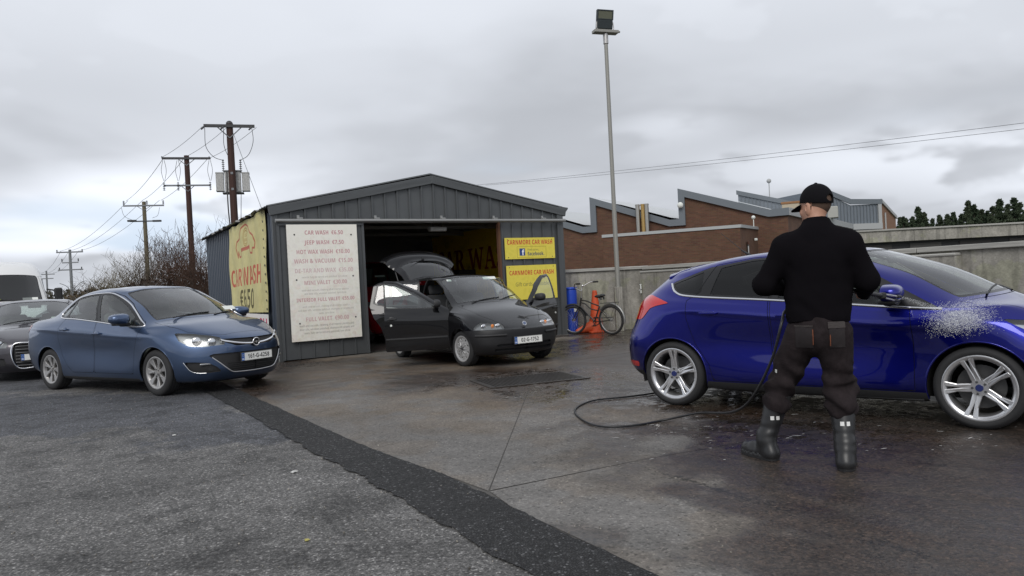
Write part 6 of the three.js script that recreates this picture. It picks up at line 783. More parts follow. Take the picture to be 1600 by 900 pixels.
{
  // local frame: x to the man's right, y up, z the way he faces
  const fx = 0.33, fz = -0.944, man = thing('person', 'man in black fleece, cap and rubber boots washing the blue car with a lance', 'person', [1.88, 0, -4.90], 0);
  man.rotation.y = Math.atan2(-fx, -fz) ; // local -z faces forward
  const B = new THREE.Group(); // sub-frame flip is avoided: geometry is written with z forward and mirrored below
  const J = { hL: [0.03, 0.92, 0.02], hR: [0.215, 0.92, -0.02], kL: [-0.115, 0.52, 0.12], kR: [0.245, 0.52, 0.02], aL: [-0.235, 0.10, 0.08], aR: [0.245, 0.10, -0.12], tL: [-0.345, 0.045, 0.20], tR: [0.27, 0.045, 0.075], sL: [-0.055, 1.425, 0.0], sR: [0.325, 1.425, 0.0], eL: [-0.195, 1.20, 0.0], eR: [0.435, 1.20, 0.01], wL: [-0.03, 1.15, 0.25], wR: [0.435, 1.115, 0.25], ch: [0.135, 1.30, 0.01], be: [0.125, 1.05, 0.02], nk: [0.14, 1.53, 0.02], hd: [0.145, 1.695, 0.075] };
  const flip = g => { const p = g.attributes.position, n = g.attributes.normal; for (let i = 0; i < p.count; i++) { p.setZ(i, -p.getZ(i)); n.setZ(i, -n.getZ(i)); } const x = g.index.array; for (let i = 0; i < x.length; i += 3) { const t = x[i + 1]; x[i + 1] = x[i + 2]; x[i + 2] = t; } return g; };
  const sk = std({ color: lin(0.46, 0.245, 0.165), roughness: 0.55 }), fleece = phy({ color: lin(0.0060, 0.0052, 0.0066), roughness: 1, specularIntensity: 0.12 });
  const cloth = phy({ specularIntensity: 0.25, map: dataTex(512, 512, (u, v, o) => { const a = NT(u * 1.2, v * 1.2), b = NT(u * 5, v * 5), w = NT(u * 28, v * 28); const L = 0.017 * (0.7 + 0.6 * a) * (0.8 + 0.4 * b) * (0.8 + 0.4 * w); o[0] = L * 1.18; o[1] = L * 0.92; o[2] = L * 0.98; }), roughness: 0.92 });
  const rub = std({ color: lin(0.016, 0.016, 0.017), roughness: 0.38 });
  // head turned to his left
  const yaw = 0.85, cy = Math.cos(yaw), sy = Math.sin(yaw);
  const toH = (x, y, z) => { const dx = x - J.hd[0], dy = y - J.hd[1], dz = z - J.hd[2]; return [dx * cy + dz * sy, dy, dz * cy - dx * sy]; };   // head frame: z out of the face
  const head = (x, y, z) => { const [a, b, c] = toH(x, y, z), s = Math.abs(a); let d = ell(a, b, c, [0, 0.035, -0.012], [0.078, 0.098, 0.098]); d = smin(d, ell(a, b, c, [0, -0.045, 0.022], [0.062, 0.078, 0.072]), 0.04); d = smin(d, ell(a, b, c, [0, -0.095, 0.062], [0.026, 0.02, 0.022]), 0.03); d = smin(d, cone(a, b, c, [0, 0.02, 0.088], [0, -0.022, 0.108], 0.008, 0.014), 0.015); d = smin(d, cone(a, b, c, [-0.03, 0.022, 0.082], [0.03, 0.022, 0.082], 0.010, 0.010), 0.015); d = Math.max(d, -(ell(s, b, c, [0.031, 0.004, 0.094], [0.016, 0.010, 0.012]))); d = smin(d, cone(a, b, c, [-0.02, -0.055, 0.088], [0.02, -0.055, 0.088], 0.007, 0.007), 0.01); d = smin(d, ell(s, b, c, [0.034, -0.03, 0.07], [0.022, 0.02, 0.018]), 0.02);
    let ear = ell(s, b, c, [0.086, -0.008, -0.012], [0.013, 0.038, 0.022]); ear = Math.max(ear, -ell(s, b, c, [0.100, -0.004, -0.004], [0.011, 0.022, 0.011])); return smin(d, ear, 0.008); };
  const neck = (x, y, z) => cone(x, y, z, [0.14, 1.47, 0.005], [0.145, 1.655, 0.045], 0.062, 0.056);
  const hand = (x, y, z, w, dir, side) => { // fist closed round a horizontal tube that runs along dir
    let d = ell(x, y, z, [w[0] + dir[0] * 0.05, w[1] + dir[1] * 0.05, w[2] + dir[2] * 0.05], [0.032, 0.042, 0.046]); for (let k = 0; k < 4; k++) { const o = (k - 1.5) * 0.019, bx = w[0] + dir[0] * (0.06 + o), by = w[1] + dir[1] * (0.06 + o) , bz = w[2] + dir[2] * (0.06 + o), r = 0.0095 - 0.001 * Math.abs(k - 1.2); const p = [[-0.028 * side, 0.018, 0], [-0.052 * side, -0.004, 0], [-0.046 * side, -0.032, 0], [-0.020 * side, -0.040, 0]].map(q => [bx + q[0] + k * 0.002 * side, by + q[1], bz + q[2]]); for (let j = 0; j < 3; j++) d = smin(d, cone(x, y, z, p[j], p[j + 1], r, r * 0.95), 0.004); } d = smin(d, cone(x, y, z, [w[0] + dir[0] * 0.03 + 0.02 * side, w[1] + 0.02, w[2] + dir[2] * 0.03], [w[0] + dir[0] * 0.085 + 0.004 * side, w[1] + 0.034, w[2] + dir[2] * 0.085], 0.011, 0.010), 0.008); return d; };
  const dR = [0.35, -0.12, 0.93], dL = [0.75, 0.05, 0.65];
  const bodyF = (x, y, z) => { let d = smin(head(x, y, z), neck(x, y, z), 0.03); if (y < 1.62) { d = smin(d, cone(x, y, z, J.nk, J.ch, 0.06, 0.125), 0.05); d = smin(d, cone(x, y, z, J.ch, J.be, 0.125, 0.115), 0.05); for (const s of ['L', 'R']) { d = smin(d, cone(x, y, z, J['s' + s], J['e' + s], 0.05, 0.04), 0.05); d = smin(d, cone(x, y, z, J['e' + s], J['w' + s], 0.04, 0.027), 0.02); d = smin(d, cone(x, y, z, J['h' + s], J['k' + s], 0.075, 0.05), 0.06); d = smin(d, cone(x, y, z, J['k' + s], J['a' + s], 0.05, 0.038), 0.02); } d = smin(d, cone(x, y, z, J.sL, J.sR, 0.05, 0.05), 0.06); d = smin(d, cone(x, y, z, J.be, [0.12, 0.95, 0], 0.11, 0.11), 0.05); d = smin(d, hand(x, y, z, J.wR, dR, 1), 0.012); d = smin(d, hand(x, y, z, J.wL, dL, -1), 0.012); } return d; };
  // the body: coarse grid for trunk and limbs, fine ones for head and hands, in one mesh
  const coarse = (x, y, z) => Math.max(bodyF(x, y, z), y - 1.575, (z > 0.26 && y > 1.0 && y < 1.3) ? 0.02 : -1);
  const bodyGeo = merge([flip(sdfMesh(coarse, [-0.36, 0.02, -0.25], [0.62, 1.62, 0.34], 0.014)), flip(sdfMesh((x, y, z) => Math.max(bodyF(x, y, z), 1.56 - y), [0.0, 1.55, -0.11], [0.29, 1.83, 0.23], 0.0042)), flip(sdfMesh(bodyF, [0.36, 1.0, 0.22], [0.58, 1.2, 0.42], 0.0038)), flip(sdfMesh(bodyF, [-0.12, 1.05, 0.22], [0.13, 1.26, 0.38], 0.0038))]);
  const bodyMesh = mesh('body', bodyGeo, sk, man);
  // cropped hair below the cap
  const hairF = (x, y, z) => { const [a, b, c] = toH(x, y, z); return Math.max(head(x, y, z) - 0.0035, -(b + 0.052 - 0.30 * Math.max(0, c)), c - 0.022, Math.abs(a) > 0.066 && c > -0.035 ? Math.max(0.004, -b - 0.0) : -1); };
  mesh('hair', flip(sdfMesh(hairF, [0.0, 1.62, -0.11], [0.29, 1.83, 0.23], 0.0045)), std({ color: lin(0.085, 0.052, 0.036), roughness: 0.9 }), man);
  // cap
  const capF = (x, y, z) => { const [a, b, c] = toH(x, y, z); const tilt = b - 0.028 - c * 0.10; let d = Math.max(Math.max(ell(a, b, c, [0, 0.045, -0.014], [0.092, 0.112, 0.112]), -ell(a, b, c, [0, 0.045, -0.014], [0.084, 0.104, 0.104])), -tilt); const q = c - 0.07; const visor = Math.max(Math.abs(b - 0.032 + q * 0.42 - a * a * -2.2 * 0.5 + a * a * 1.6) - 0.0032, Math.hypot(a / 0.078, (c - 0.075) / 0.105) - 1, 0.072 - c) ; d = Math.min(d, visor * 0.85); d = smin(d, ell(a, b, c, [0, 0.158, -0.014], [0.010, 0.006, 0.010]), 0.006); const gapC = ell(a, b, c, [0, 0.052, -0.122], [0.030, 0.022, 0.03]); return Math.max(d, -gapC); };
  mesh('cap', flip(sdfMesh(capF, [-0.06, 1.66, -0.14], [0.34, 1.88, 0.34], 0.0045)), phy({ color: lin(0.0065, 0.006, 0.0075), roughness: 0.9, specularIntensity: 0.25 }), man);
  // fleece: loose, folds at elbows and small of the back
  const fold = (x, y, z) => 0.010 * (vnoise(x * 9, y * 7, z * 9) - 0.5) + 0.006 * (vnoise(x * 23 + y * 6, y * 16, z * 23) - 0.5) + 0.004 * Math.sin(y * 42 + x * 16 + 5 * vnoise(x * 6, y * 6, z * 6)) * sst(1.20, 1.02, y);
  const fleeceF = (x, y, z) => { const zz = z * 1.30; const T = (a, b, ra, rb) => cone(x, y, zz, [a[0], a[1], a[2] * 1.3], [b[0], b[1], b[2] * 1.3], ra, rb); let d = T([0.135, 1.34, 0.0], [0.130, 1.10, 0.015], 0.198, 0.202); d = smin(d, T([0.130, 1.10, 0.015], [0.128, 0.94, 0.008], 0.202, 0.196), 0.03); d = smin(d, cone(x, y, z, [-0.02, 1.425, -0.005], [0.29, 1.425, -0.005], 0.092, 0.092), 0.10); for (const q of [-0.04, 0.31]) d = smin(d, cone(x, y, z, [0.14, 1.505, 0.0], [q, 1.43, 0.0], 0.085, 0.080), 0.07); d = smin(d, cone(x, y, z, [0.14, 1.48, 0.0], [0.145, 1.60, 0.03], 0.10, 0.084), 0.04);
    for (const s of ['L', 'R']) { d = smin(d, cone(x, y, z, J['s' + s], J['e' + s], 0.086, 0.074), 0.06); d = smin(d, cone(x, y, z, J['e' + s], J['w' + s], 0.074, 0.050), 0.03); }
    d += fold(x, y, z); d = Math.max(d, 0.945 + 0.010 * Math.sin(x * 14) - y, y - 1.612 + (z - 0.03) * 0.25); const inner = cone(x, y, z, [0.14, 1.52, 0.008], [0.145, 1.70, 0.05], 0.064, 0.068); return Math.max(d, -inner); };
  mesh('fleece_jacket', flip(sdfMesh(fleeceF, [-0.36, 0.92, -0.26], [0.63, 1.67, 0.33], 0.0095)), fleece, bodyMesh === null ? man : man);
  // work trousers: baggy, bloused over the boot tops
  const wr = (x, y, z) => { const k = sst(0.78, 0.50, y); return 0.010 * k * Math.sin(y * 58 + 14 * vnoise(x * 6, y * 4, z * 6) + x * 17) * (0.3 + vnoise(x * 5 + 3, y * 6, z * 5)) + 0.012 * (vnoise(x * 12, y * 10, z * 12) - 0.5) * 2 * (0.5 + k) + 0.004 * (vnoise(x * 33, y * 26, z * 33) - 0.5); };
  const trF = (x, y, z) => { let d = 1e3; for (const s of ['L', 'R']) { const h = J['h' + s], k = J['k' + s], a = J['a' + s]; const m = [mix(k[0], a[0], 0.33), mix(k[1], a[1], 0.33), mix(k[2], a[2], 0.33)]; let q = smin(cone(x, y, z, [h[0], 0.86, h[2]], k, 0.116, 0.090), cone(x, y, z, k, m, 0.090, 0.094), 0.04); q = smin(q, cone(x, y, z, m, [mix(m[0], a[0], 0.1), m[1] - 0.03, mix(m[2], a[2], 0.1)], 0.094, 0.085), 0.03); d = smin(d, q, 0.035); } const zz = (z - 0.0) * 1.12; d = smin(d, cone(x, y, zz, [0.124, 1.0, 0.0], [0.124, 0.88, -0.005], 0.150, 0.172), 0.04); return Math.max(d + wr(x, y, z), y - 1.0, 0.335 + 0.02 * Math.sin(x * 20) - y); };
  mesh('work_trousers', flip(sdfMesh(trF, [-0.34, 0.30, -0.24], [0.42, 1.06, 0.30], 0.0105)), cloth, man);
  // belt line pockets with orange stitching
  const pk = std({ color: lin(0.018, 0.014, 0.015), roughness: 0.95 }), og = std({ color: lin(0.20, 0.065, 0.03), roughness: 0.9 }), gr = std({ color: lin(0.045, 0.038, 0.036), roughness: 0.9 });
  const onBack = (x, y) => { let z = -0.26; for (let k = 0; k < 90; k++, z += 0.004) if (trF(x, y, z) < 0) return z; return -0.17; };
  const patch = (name, x0, x1, y0, y1, mat, off) => { const n = 8, m = 10, P = [], I = []; for (let j = 0; j <= m; j++) for (let i = 0; i <= n; i++) { const x = mix(x0, x1, i / n), y = mix(y0, y1, j / m); P.push(x, y, -(onBack(x, y) - off)); } for (let j = 0; j < m; j++) for (let i = 0; i < n; i++) { const a = j * (n + 1) + i; I.push(a, a + 1, a + n + 2, a, a + n + 2, a + n + 1); } const g = new THREE.BufferGeometry(); g.setAttribute('position', new THREE.BufferAttribute(new Float32Array(P), 3)); g.setIndex(I); g.computeVertexNormals(); return mesh(name, g, mat, man); };
  patch('back_pocket', -0.02, 0.085, 0.78, 0.925, pk, 0.006); patch('back_pocket', 0.18, 0.275, 0.78, 0.925, pk, 0.006); patch('pocket_flap', 0.175, 0.28, 0.905, 0.945, gr, 0.010); patch('orange_seam', 0.081, 0.086, 0.80, 0.90, og, 0.010); patch('orange_seam', 0.183, 0.189, 0.79, 0.865, og, 0.010); patch('pocket_trim', -0.025, 0.085, 0.918, 0.926, gr, 0.009); patch('thigh_tag', -0.155, -0.143, 0.60, 0.622, M.paper, 0.006);
  // rubber boots
  for (const s of ['L', 'R']) { const a = J['a' + s], k = J['k' + s], t = J['t' + s]; const top = [mix(a[0], k[0], 0.80), mix(a[1], k[1], 0.80), mix(a[2], k[2], 0.80)], dx = t[0] - a[0], dz = t[2] - a[2], l = Math.hypot(dx, dz), ux = dx / l, uz = dz / l, heel = [a[0] - ux * 0.045, 0.05, a[2] - uz * 0.045], ball = [a[0] + ux * 0.115, 0.05, a[2] + uz * 0.115], toe = [a[0] + ux * 0.185, 0.05, a[2] + uz * 0.185];
    const f = (x, y, z) => { let d = cone(x, y, z, [a[0], 0.13, a[2]], top, 0.058, 0.083); d = smin(d, cone(x, y, z, heel, [a[0], 0.15, a[2]], 0.050, 0.058), 0.04); d = smin(d, cone(x, y, z, heel, ball, 0.048, 0.054), 0.04); d = smin(d, cone(x, y, z, ball, toe, 0.054, 0.046), 0.03); d += 0.0018 * Math.sin(y * 90) * sst(0.12, 0.2, y) * sst(0.32, 0.2, y) + 0.003 * (vnoise(x * 20, y * 20, z * 20) - 0.5); const sole = Math.max(smin(cone(x, y * 1, z, [heel[0], y, heel[2]], [ball[0], y, ball[2]], 0.052, 0.058), cone(x, y, z, [ball[0], y, ball[2]], [toe[0], y, toe[2]], 0.058, 0.050), 0.02), y - 0.036 - 0.004 * Math.sin((x * ux + z * uz) * 160), 0.0 - y); d = Math.min(d, sole); return Math.max(d, y - top[1] - 0.0, 0.001 - y); };
    mesh('rubber_boot', flip(sdfMesh(f, [Math.min(a[0], top[0], toe[0]) - 0.12, -0.008, Math.min(a[2], top[2], toe[2]) - 0.13], [Math.max(a[0], top[0], toe[0]) + 0.12, top[1] + 0.02, Math.max(a[2], top[2], toe[2]) + 0.13], 0.0075)), rub, man);
    const onBoot = (x, y) => { let z = a[2] - 0.18; for (let q = 0; q < 120; q++, z += 0.003) if (f(x, y, z) < 0) return z; return a[2] - 0.07; };
    const cx = mix(a[0], k[0], 0.50), cyb = mix(a[1], k[1], 0.46); for (const [ox, w] of [[-0.012, 0.024], [0.024, 0.020]]) { const P = [], I = []; for (let j = 0; j <= 3; j++) for (let i = 0; i <= 3; i++) { const x = cx + ox + (i / 3 - 0.5) * w, y = cyb + (j / 3 - 0.5) * 0.026; P.push(x, y, -(onBoot(x, y) - 0.003)); } for (let j = 0; j < 3; j++) for (let i = 0; i < 3; i++) { const q = j * 4 + i; I.push(q, q + 1, q + 5, q, q + 5, q + 4); } const g = new THREE.BufferGeometry(); g.setAttribute('position', new THREE.BufferAttribute(new Float32Array(P), 3)); g.setIndex(I); g.computeVertexNormals(); mesh('reflective_tab', g, std({ color: lin(0.7, 0.7, 0.68), roughness: 0.5 }), man); } }
  man.updateMatrixWorld(true);
  const W = (x, y, z) => { const v = V3(x, y, -z).applyMatrix4(man.matrixWorld); return [v.x, v.y, v.z]; };
  // pressure washer lance held in the right hand, hose trailing behind
  { const o = thing('pressure_lance', 'pressure washer lance with two thin tubes held by the man in black', 'washer lance'); const h0 = W(J.wR[0] - 0.10, J.wR[1] + 0.02, J.wR[2] - 0.16), h1 = W(J.wR[0] + dR[0] * 0.06, J.wR[1] + dR[1] * 0.06 - 0.004, J.wR[2] + dR[2] * 0.06), tip = [2.90, 1.03, -5.55];
    const mid = [mix(h1[0], tip[0], 0.45), mix(h1[1], tip[1], 0.45), mix(h1[2], tip[2], 0.45)]; const bl = M.blackPlastic;
    mesh('grip', [rod(h0, mid, 0.017, 0.016, 12), new THREE.SphereGeometry(0.026, 14, 10).translate(...h0)], bl, o); mesh('spray_tube', rod([mid[0], mid[1] + 0.012, mid[2]], [tip[0], tip[1] + 0.014, tip[2]], 0.0075), M.alloyDull, o); mesh('spray_tube', rod([mid[0], mid[1] - 0.012, mid[2]], [tip[0] - 0.02, tip[1] - 0.016, tip[2]], 0.0075), M.alloyDull, o); mesh('tube_clamp', rbox(0.05, 0.045, 0.05, 0.012, ...mid), bl, o); mesh('nozzle', [rod([mix(mid[0], tip[0], 0.86), mix(mid[1], tip[1], 0.86) + 0.014, mix(mid[2], tip[2], 0.86)], [tip[0] + 0.02, tip[1] + 0.013, tip[2] - 0.01], 0.013, 0.010, 10), rod([mix(mid[0], tip[0], 0.82) - 0.02, mix(mid[1], tip[1], 0.82) - 0.016, mix(mid[2], tip[2], 0.82)], [tip[0], tip[1] - 0.017, tip[2] - 0.01], 0.013, 0.010, 10)], bl, o);
    const q = thing('washer_hose', 'black rubber hose looping from the man across the wet concrete', 'hose'); const hp = [h0, W(0.10, 1.02, 0.26), W(-0.06, 1.02, 0.10), W(-0.10, 0.94, -0.08), W(-0.17, 0.70, -0.02), W(-0.36, 0.35, 0.22), [1.50, 0.10, -6.30], [1.28, 0.02, -6.50], [0.98, 0.018, -6.34], [0.72, 0.018, -6.36], [0.56, 0.018, -6.84], [0.58, 0.018, -7.35], [0.81, 0.018, -7.75], [1.2, 0.018, -7.88], [1.60, 0.018, -8.10], [2.4, 0.018, -8.9]]; mesh('hose_line', tube(hp, 0.0095, 8, 220), std({ color: lin(0.012, 0.012, 0.013), roughness: 0.45 }), q); mesh('hose_coupling', rod(h0, [mix(h0[0], hp[1][0], 0.2), mix(h0[1], hp[1][1], 0.2), mix(h0[2], hp[1][2], 0.2)], 0.016, 0.016, 10), M.disc, q); }
}
// ------------------------------------------------------------------ bicycle, cone, drum, floodlight, poles and wires
{ const R = [2.20, -16.62], Fw = [1.42, -17.36]; const L = Math.hypot(Fw[0] - R[0], Fw[1] - R[1]); const b = thing('bicycle', 'dark cruiser bicycle on its stand in front of the wall', 'bicycle', [R[0], 0, R[1]], Math.atan2(-(Fw[1] - R[1]), Fw[0] - R[0])); b.rotation.order = 'YXZ'; b.rotation.x = -0.04;
  const fr = std({ color: lin(0.045, 0.045, 0.045), roughness: 0.35, metalness: 0.4 }), r = 0.335;
  for (const x of [0, L]) { const w = new THREE.Group(); w.name = 'wheel'; w.position.set(x, r + 0.005, 0); if (x > 0) w.rotation.y = 0.16; b.add(w); mesh('tyre', new THREE.TorusGeometry(r - 0.024, 0.028, 10, 48), M.rubber, w); mesh('rim', new THREE.TorusGeometry(r - 0.05, 0.010, 6, 48), M.alloyDull, w); const sp = []; for (let k = 0; k < 28; k++) { const a = k / 28 * 6.2832; sp.push(rod([0.02 * Math.cos(a + 1.2), 0.02 * Math.sin(a + 1.2), (k % 2 - 0.5) * 0.05], [(r - 0.055) * Math.cos(a), (r - 0.055) * Math.sin(a), 0], 0.0016, 0.0016, 4)); } mesh('spokes', sp, M.alloyDull, w).userData.kind = 'stuff'; mesh('hub', rod([0, 0, -0.05], [0, 0, 0.05], 0.025, 0.025, 12), M.alloyDull, w);
    const f = []; for (let k = 0; k <= 16; k++) { const a = x > 0 ? mix(0.9, 2.9, k / 16) : mix(-0.15, 2.4, k / 16); f.push([(r + 0.03) * Math.cos(a), (r + 0.03) * Math.sin(a), 0]); } const mg = tube(f.map(p => x > 0 ? p : [-p[0], p[1], 0]), 0.026, 6, 40); mg.scale(1, 1, 1.1); mesh('mudguard', mg, x > 0 ? fr : std({ color: lin(0.30, 0.30, 0.29), roughness: 0.35, metalness: 0.6 }), w); }
  const bb = [0.46, 0.30, 0], st = [0.30, 0.66, 0], hd = [L - 0.28, 0.80, 0], hb = [L - 0.22, 0.66, 0], ax = [0, r, 0];
  mesh('frame', [tube([bb, [0.62, 0.45, 0], [L - 0.30, 0.60, 0], hb], 0.019, 8), tube([st, [0.5, 0.72, 0], [L - 0.42, 0.78, 0], hd], 0.016, 8), tube([[0.33, 0.55, 0], [0.55, 0.6, 0], [L - 0.36, 0.72, 0], [L - 0.26, 0.74, 0]], 0.014, 8), rod(bb, st, 0.016), rod([0.40, 0.3, 0.02], [0, r, 0.06], 0.010), rod([0.40, 0.3, -0.02], [0, r, -0.06], 0.010), rod([0.31, 0.62, 0.02], [0, r, 0.06], 0.009), rod([0.31, 0.62, -0.02], [0, r, -0.06], 0.009), rod(hb, [L - 0.27, 0.86, 0], 0.02)], fr, b);
  mesh('fork', [rod([L - 0.20, 0.64, 0.045], [L, r, 0.05], 0.012), rod([L - 0.20, 0.64, -0.045], [L, r, -0.05], 0.012), rod([L - 0.20, 0.64, -0.05], [L - 0.20, 0.64, 0.05], 0.014)], fr, b);
  mesh('handlebar', [rod([L - 0.27, 0.84, 0], [L - 0.30, 1.02, 0], 0.014), tube([[L - 0.50, 1.20, 0.34], [L - 0.36, 1.20, 0.30], [L - 0.22, 1.10, 0.14], [L - 0.28, 1.02, 0], [L - 0.22, 1.10, -0.14], [L - 0.36, 1.20, -0.30], [L - 0.50, 1.20, -0.34]], 0.014, 8)], M.alloyDull, b);
  for (const z of [0.33, -0.33]) mesh('grip', rod([L - 0.53, 1.20, z * 1.04], [L - 0.40, 1.20, z * 0.97], 0.020), M.blackPlastic, b);
  { const s = new THREE.SphereGeometry(1, 20, 12); const p = s.attributes.position; for (let i = 0; i < p.count; i++) { const x = p.getX(i); p.setXYZ(i, x * 0.15, p.getY(i) * 0.04 + (x < -0.4 ? 0.02 : 0), p.getZ(i) * (x > 0 ? 0.045 + 0.04 * (1 - x) : 0.085)); } s.computeVertexNormals(); mesh('saddle', s.translate(0.27, 0.88, 0), M.blackPlastic, b); mesh('seat_post', rod(st, [0.275, 0.86, 0], 0.013), M.alloyDull, b); mesh('saddle_springs', [rod([0.2, 0.80, 0.05], [0.2, 0.86, 0.05], 0.02), rod([0.2, 0.80, -0.05], [0.2, 0.86, -0.05], 0.02)], M.disc, b).userData.kind = 'stuff'; }
  mesh('carrier_rack', [rod([0.24, 0.72, 0.05], [-0.22, 0.74, 0.05], 0.006), rod([0.24, 0.72, -0.05], [-0.22, 0.74, -0.05], 0.006), rod([-0.2, 0.74, 0.05], [0, r, 0.07], 0.005), rod([-0.2, 0.74, -0.05], [0, r, -0.07], 0.005), rod([-0.22, 0.74, -0.05], [-0.22, 0.74, 0.05], 0.006), rod([0, 0.73, -0.05], [0, 0.73, 0.05], 0.006)], M.disc, b);
  mesh('crank', [new THREE.TorusGeometry(0.085, 0.010, 6, 28).translate(0.46, 0.30, 0.05), rod([0.46, 0.3, 0.06], [0.58, 0.19, 0.07], 0.010), rod([0.46, 0.3, -0.06], [0.34, 0.41, -0.07], 0.010)], M.disc, b); for (const [x, y, z] of [[0.58, 0.19, 0.11], [0.34, 0.41, -0.11]]) mesh('pedal', rbox(0.09, 0.02, 0.07, 0.006, x, y, z), M.blackPlastic, b); mesh('chain_guard', tube([[0.50, 0.38, 0.055], [0.2, 0.385, 0.055], [-0.02, 0.40, 0.055]], 0.012, 6), fr, b);
  mesh('kickstand', rod([0.38, 0.27, 0.05], [0.44, 0.012, 0.24], 0.009), M.alloyDull, b); mesh('bell', new THREE.SphereGeometry(0.025, 12, 8).translate(L - 0.24, 1.13, 0.12), M.chrome, b); }
{ const o = thing('traffic_cone', 'tall faded orange traffic cone standing behind the bicycle', 'traffic cone', [1.96, 0, -17.62], 0.3), m = std({ color: lin(0.55, 0.075, 0.02), roughness: 0.6 }); mesh('cone_body', new THREE.LatheGeometry([[0.19, 0.04], [0.175, 0.06], [0.055, 0.98], [0.05, 1.0], [0.035, 1.005], [0.03, 0.98]].map(q => new THREE.Vector2(...q)), 32), m, o); mesh('cone_base', rbox(0.44, 0.045, 0.44, 0.02, 0, 0.0235, 0), m, o); }
{ const o = thing('traffic_cone', 'small orange cone lying on its side beside the blue drum', 'traffic cone', [1.70, 0.15, -17.55], 0.35), m = std({ color: lin(0.55, 0.085, 0.025), roughness: 0.6 }); const g = new THREE.LatheGeometry([[0.15, 0.0], [0.14, 0.03], [0.05, 0.42], [0.04, 0.44], [0.0, 0.445]].map(q => new THREE.Vector2(...q)), 28); g.rotateZ(Math.PI / 2 + 0.22); mesh('cone_body', g.translate(0.18, 0.0, 0), m, o); mesh('cone_base', rbox(0.035, 0.34, 0.34, 0.012, 0.2, 0.0, 0), m, o); }
{ const o = thing('plastic_drum', 'narrow bright blue plastic drum with a white label by the shed corner', 'drum', [1.40, 0, -17.72], 0.2), m = std({ color: lin(0.012, 0.055, 0.42), roughness: 0.4 }); mesh('drum_body', new THREE.LatheGeometry([[0, 0.0], [0.13, 0.0], [0.142, 0.02], [0.142, 0.30], [0.135, 0.32], [0.142, 0.34], [0.142, 0.66], [0.135, 0.68], [0.142, 0.70], [0.142, 1.02], [0.125, 1.07]].map(q => new THREE.Vector2(...q)), 32), m, o); mesh('drum_lid', new THREE.LatheGeometry([[0, 1.11], [0.13, 1.11], [0.15, 1.095], [0.15, 1.055], [0.13, 1.05]].map(q => new THREE.Vector2(...q)), 32), m, o); mesh('drum_label', new THREE.CylinderGeometry(0.1435, 0.1435, 0.16, 10, 1, true, 0.15, 0.75).translate(0, 0.60, 0), M.paper, o); }
{ const o = thing('floodlight_pole', 'tall galvanised pole with one square floodlight rising from the wall', 'floodlight', [2.53, 0, -17.66], 0), g = std({ color: lin(0.30, 0.295, 0.27), roughness: 0.55, metalness: 0.35 });
  mesh('concrete_post', rbox(0.19, 1.06, 0.17, 0.012, 0, 0.53, 0), matRender, o); mesh('pole', [rod([0, 0.95, 0], [0, 3.2, 0], 0.056, 0.052, 14), rod([0, 3.2, 0], [0, 7.05, 0], 0.050, 0.045, 14)], g, o); mesh('pole_collar', rod([0, 6.86, 0], [0, 7.10, 0], 0.062, 0.062, 14), M.alloyDull, o);
  const h = new THREE.Group(); h.name = 'floodlight'; h.position.set(0, 7.14, 0); h.rotation.set(0, 0.30, 0); o.add(h); mesh('cross_plate', [rbox(0.62, 0.07, 0.20, 0.01, 0, 0, 0), rbox(0.10, 0.04, 0.06, 0.01, 0.33, 0.02, 0)], g, h); mesh('yoke', tube([[-0.21, 0.24, 0.0], [-0.21, 0.07, 0.0], [-0.12, 0.045, 0], [0.12, 0.045, 0], [0.21, 0.07, 0.0], [0.21, 0.24, 0.0]], 0.012, 6), M.alloyDull, h);
  const k = new THREE.Group(); k.name = 'lamp_head'; k.position.set(0, 0.30, 0); k.rotation.x = 0.22; h.add(k); const dark = std({ color: lin(0.028, 0.036, 0.040), roughness: 0.5 }); mesh('lamp_housing', [rbox(0.42, 0.44, 0.07, 0.02, 0, 0, -0.02), rbox(0.40, 0.20, 0.05, 0.012, 0, -0.11, 0.01)], dark, k); mesh('lamp_bezel', [rbox(0.42, 0.03, 0.03, 0.006, 0, 0.205, 0.02), rbox(0.42, 0.025, 0.03, 0.006, 0, 0.005, 0.02), rbox(0.03, 0.2, 0.03, 0.006, -0.195, 0.105, 0.02), rbox(0.03, 0.2, 0.03, 0.006, 0.195, 0.105, 0.02)], dark, k); mesh('lamp_glass', box(0.36, 0.175, 0.012, 0, 0.105, 0.02), std({ color: lin(0.14, 0.145, 0.11), roughness: 0.12 }), k); }
{ const o = thing('wall_tap', 'small white pipe fitting fixed to the concrete wall', 'tap', [3.10, 0.98, -17.80]); mesh('pipe', [rod([0, -0.1, 0], [0, 0.12, 0], 0.016), rod([0, 0.1, 0], [0, 0.1, -0.12], 0.016)], M.paper, o); mesh('tap_body', [new THREE.SphereGeometry(0.03, 10, 8), rod([0, 0, 0], [-0.05, -0.04, 0.02], 0.014)], M.alloyDull, o); }
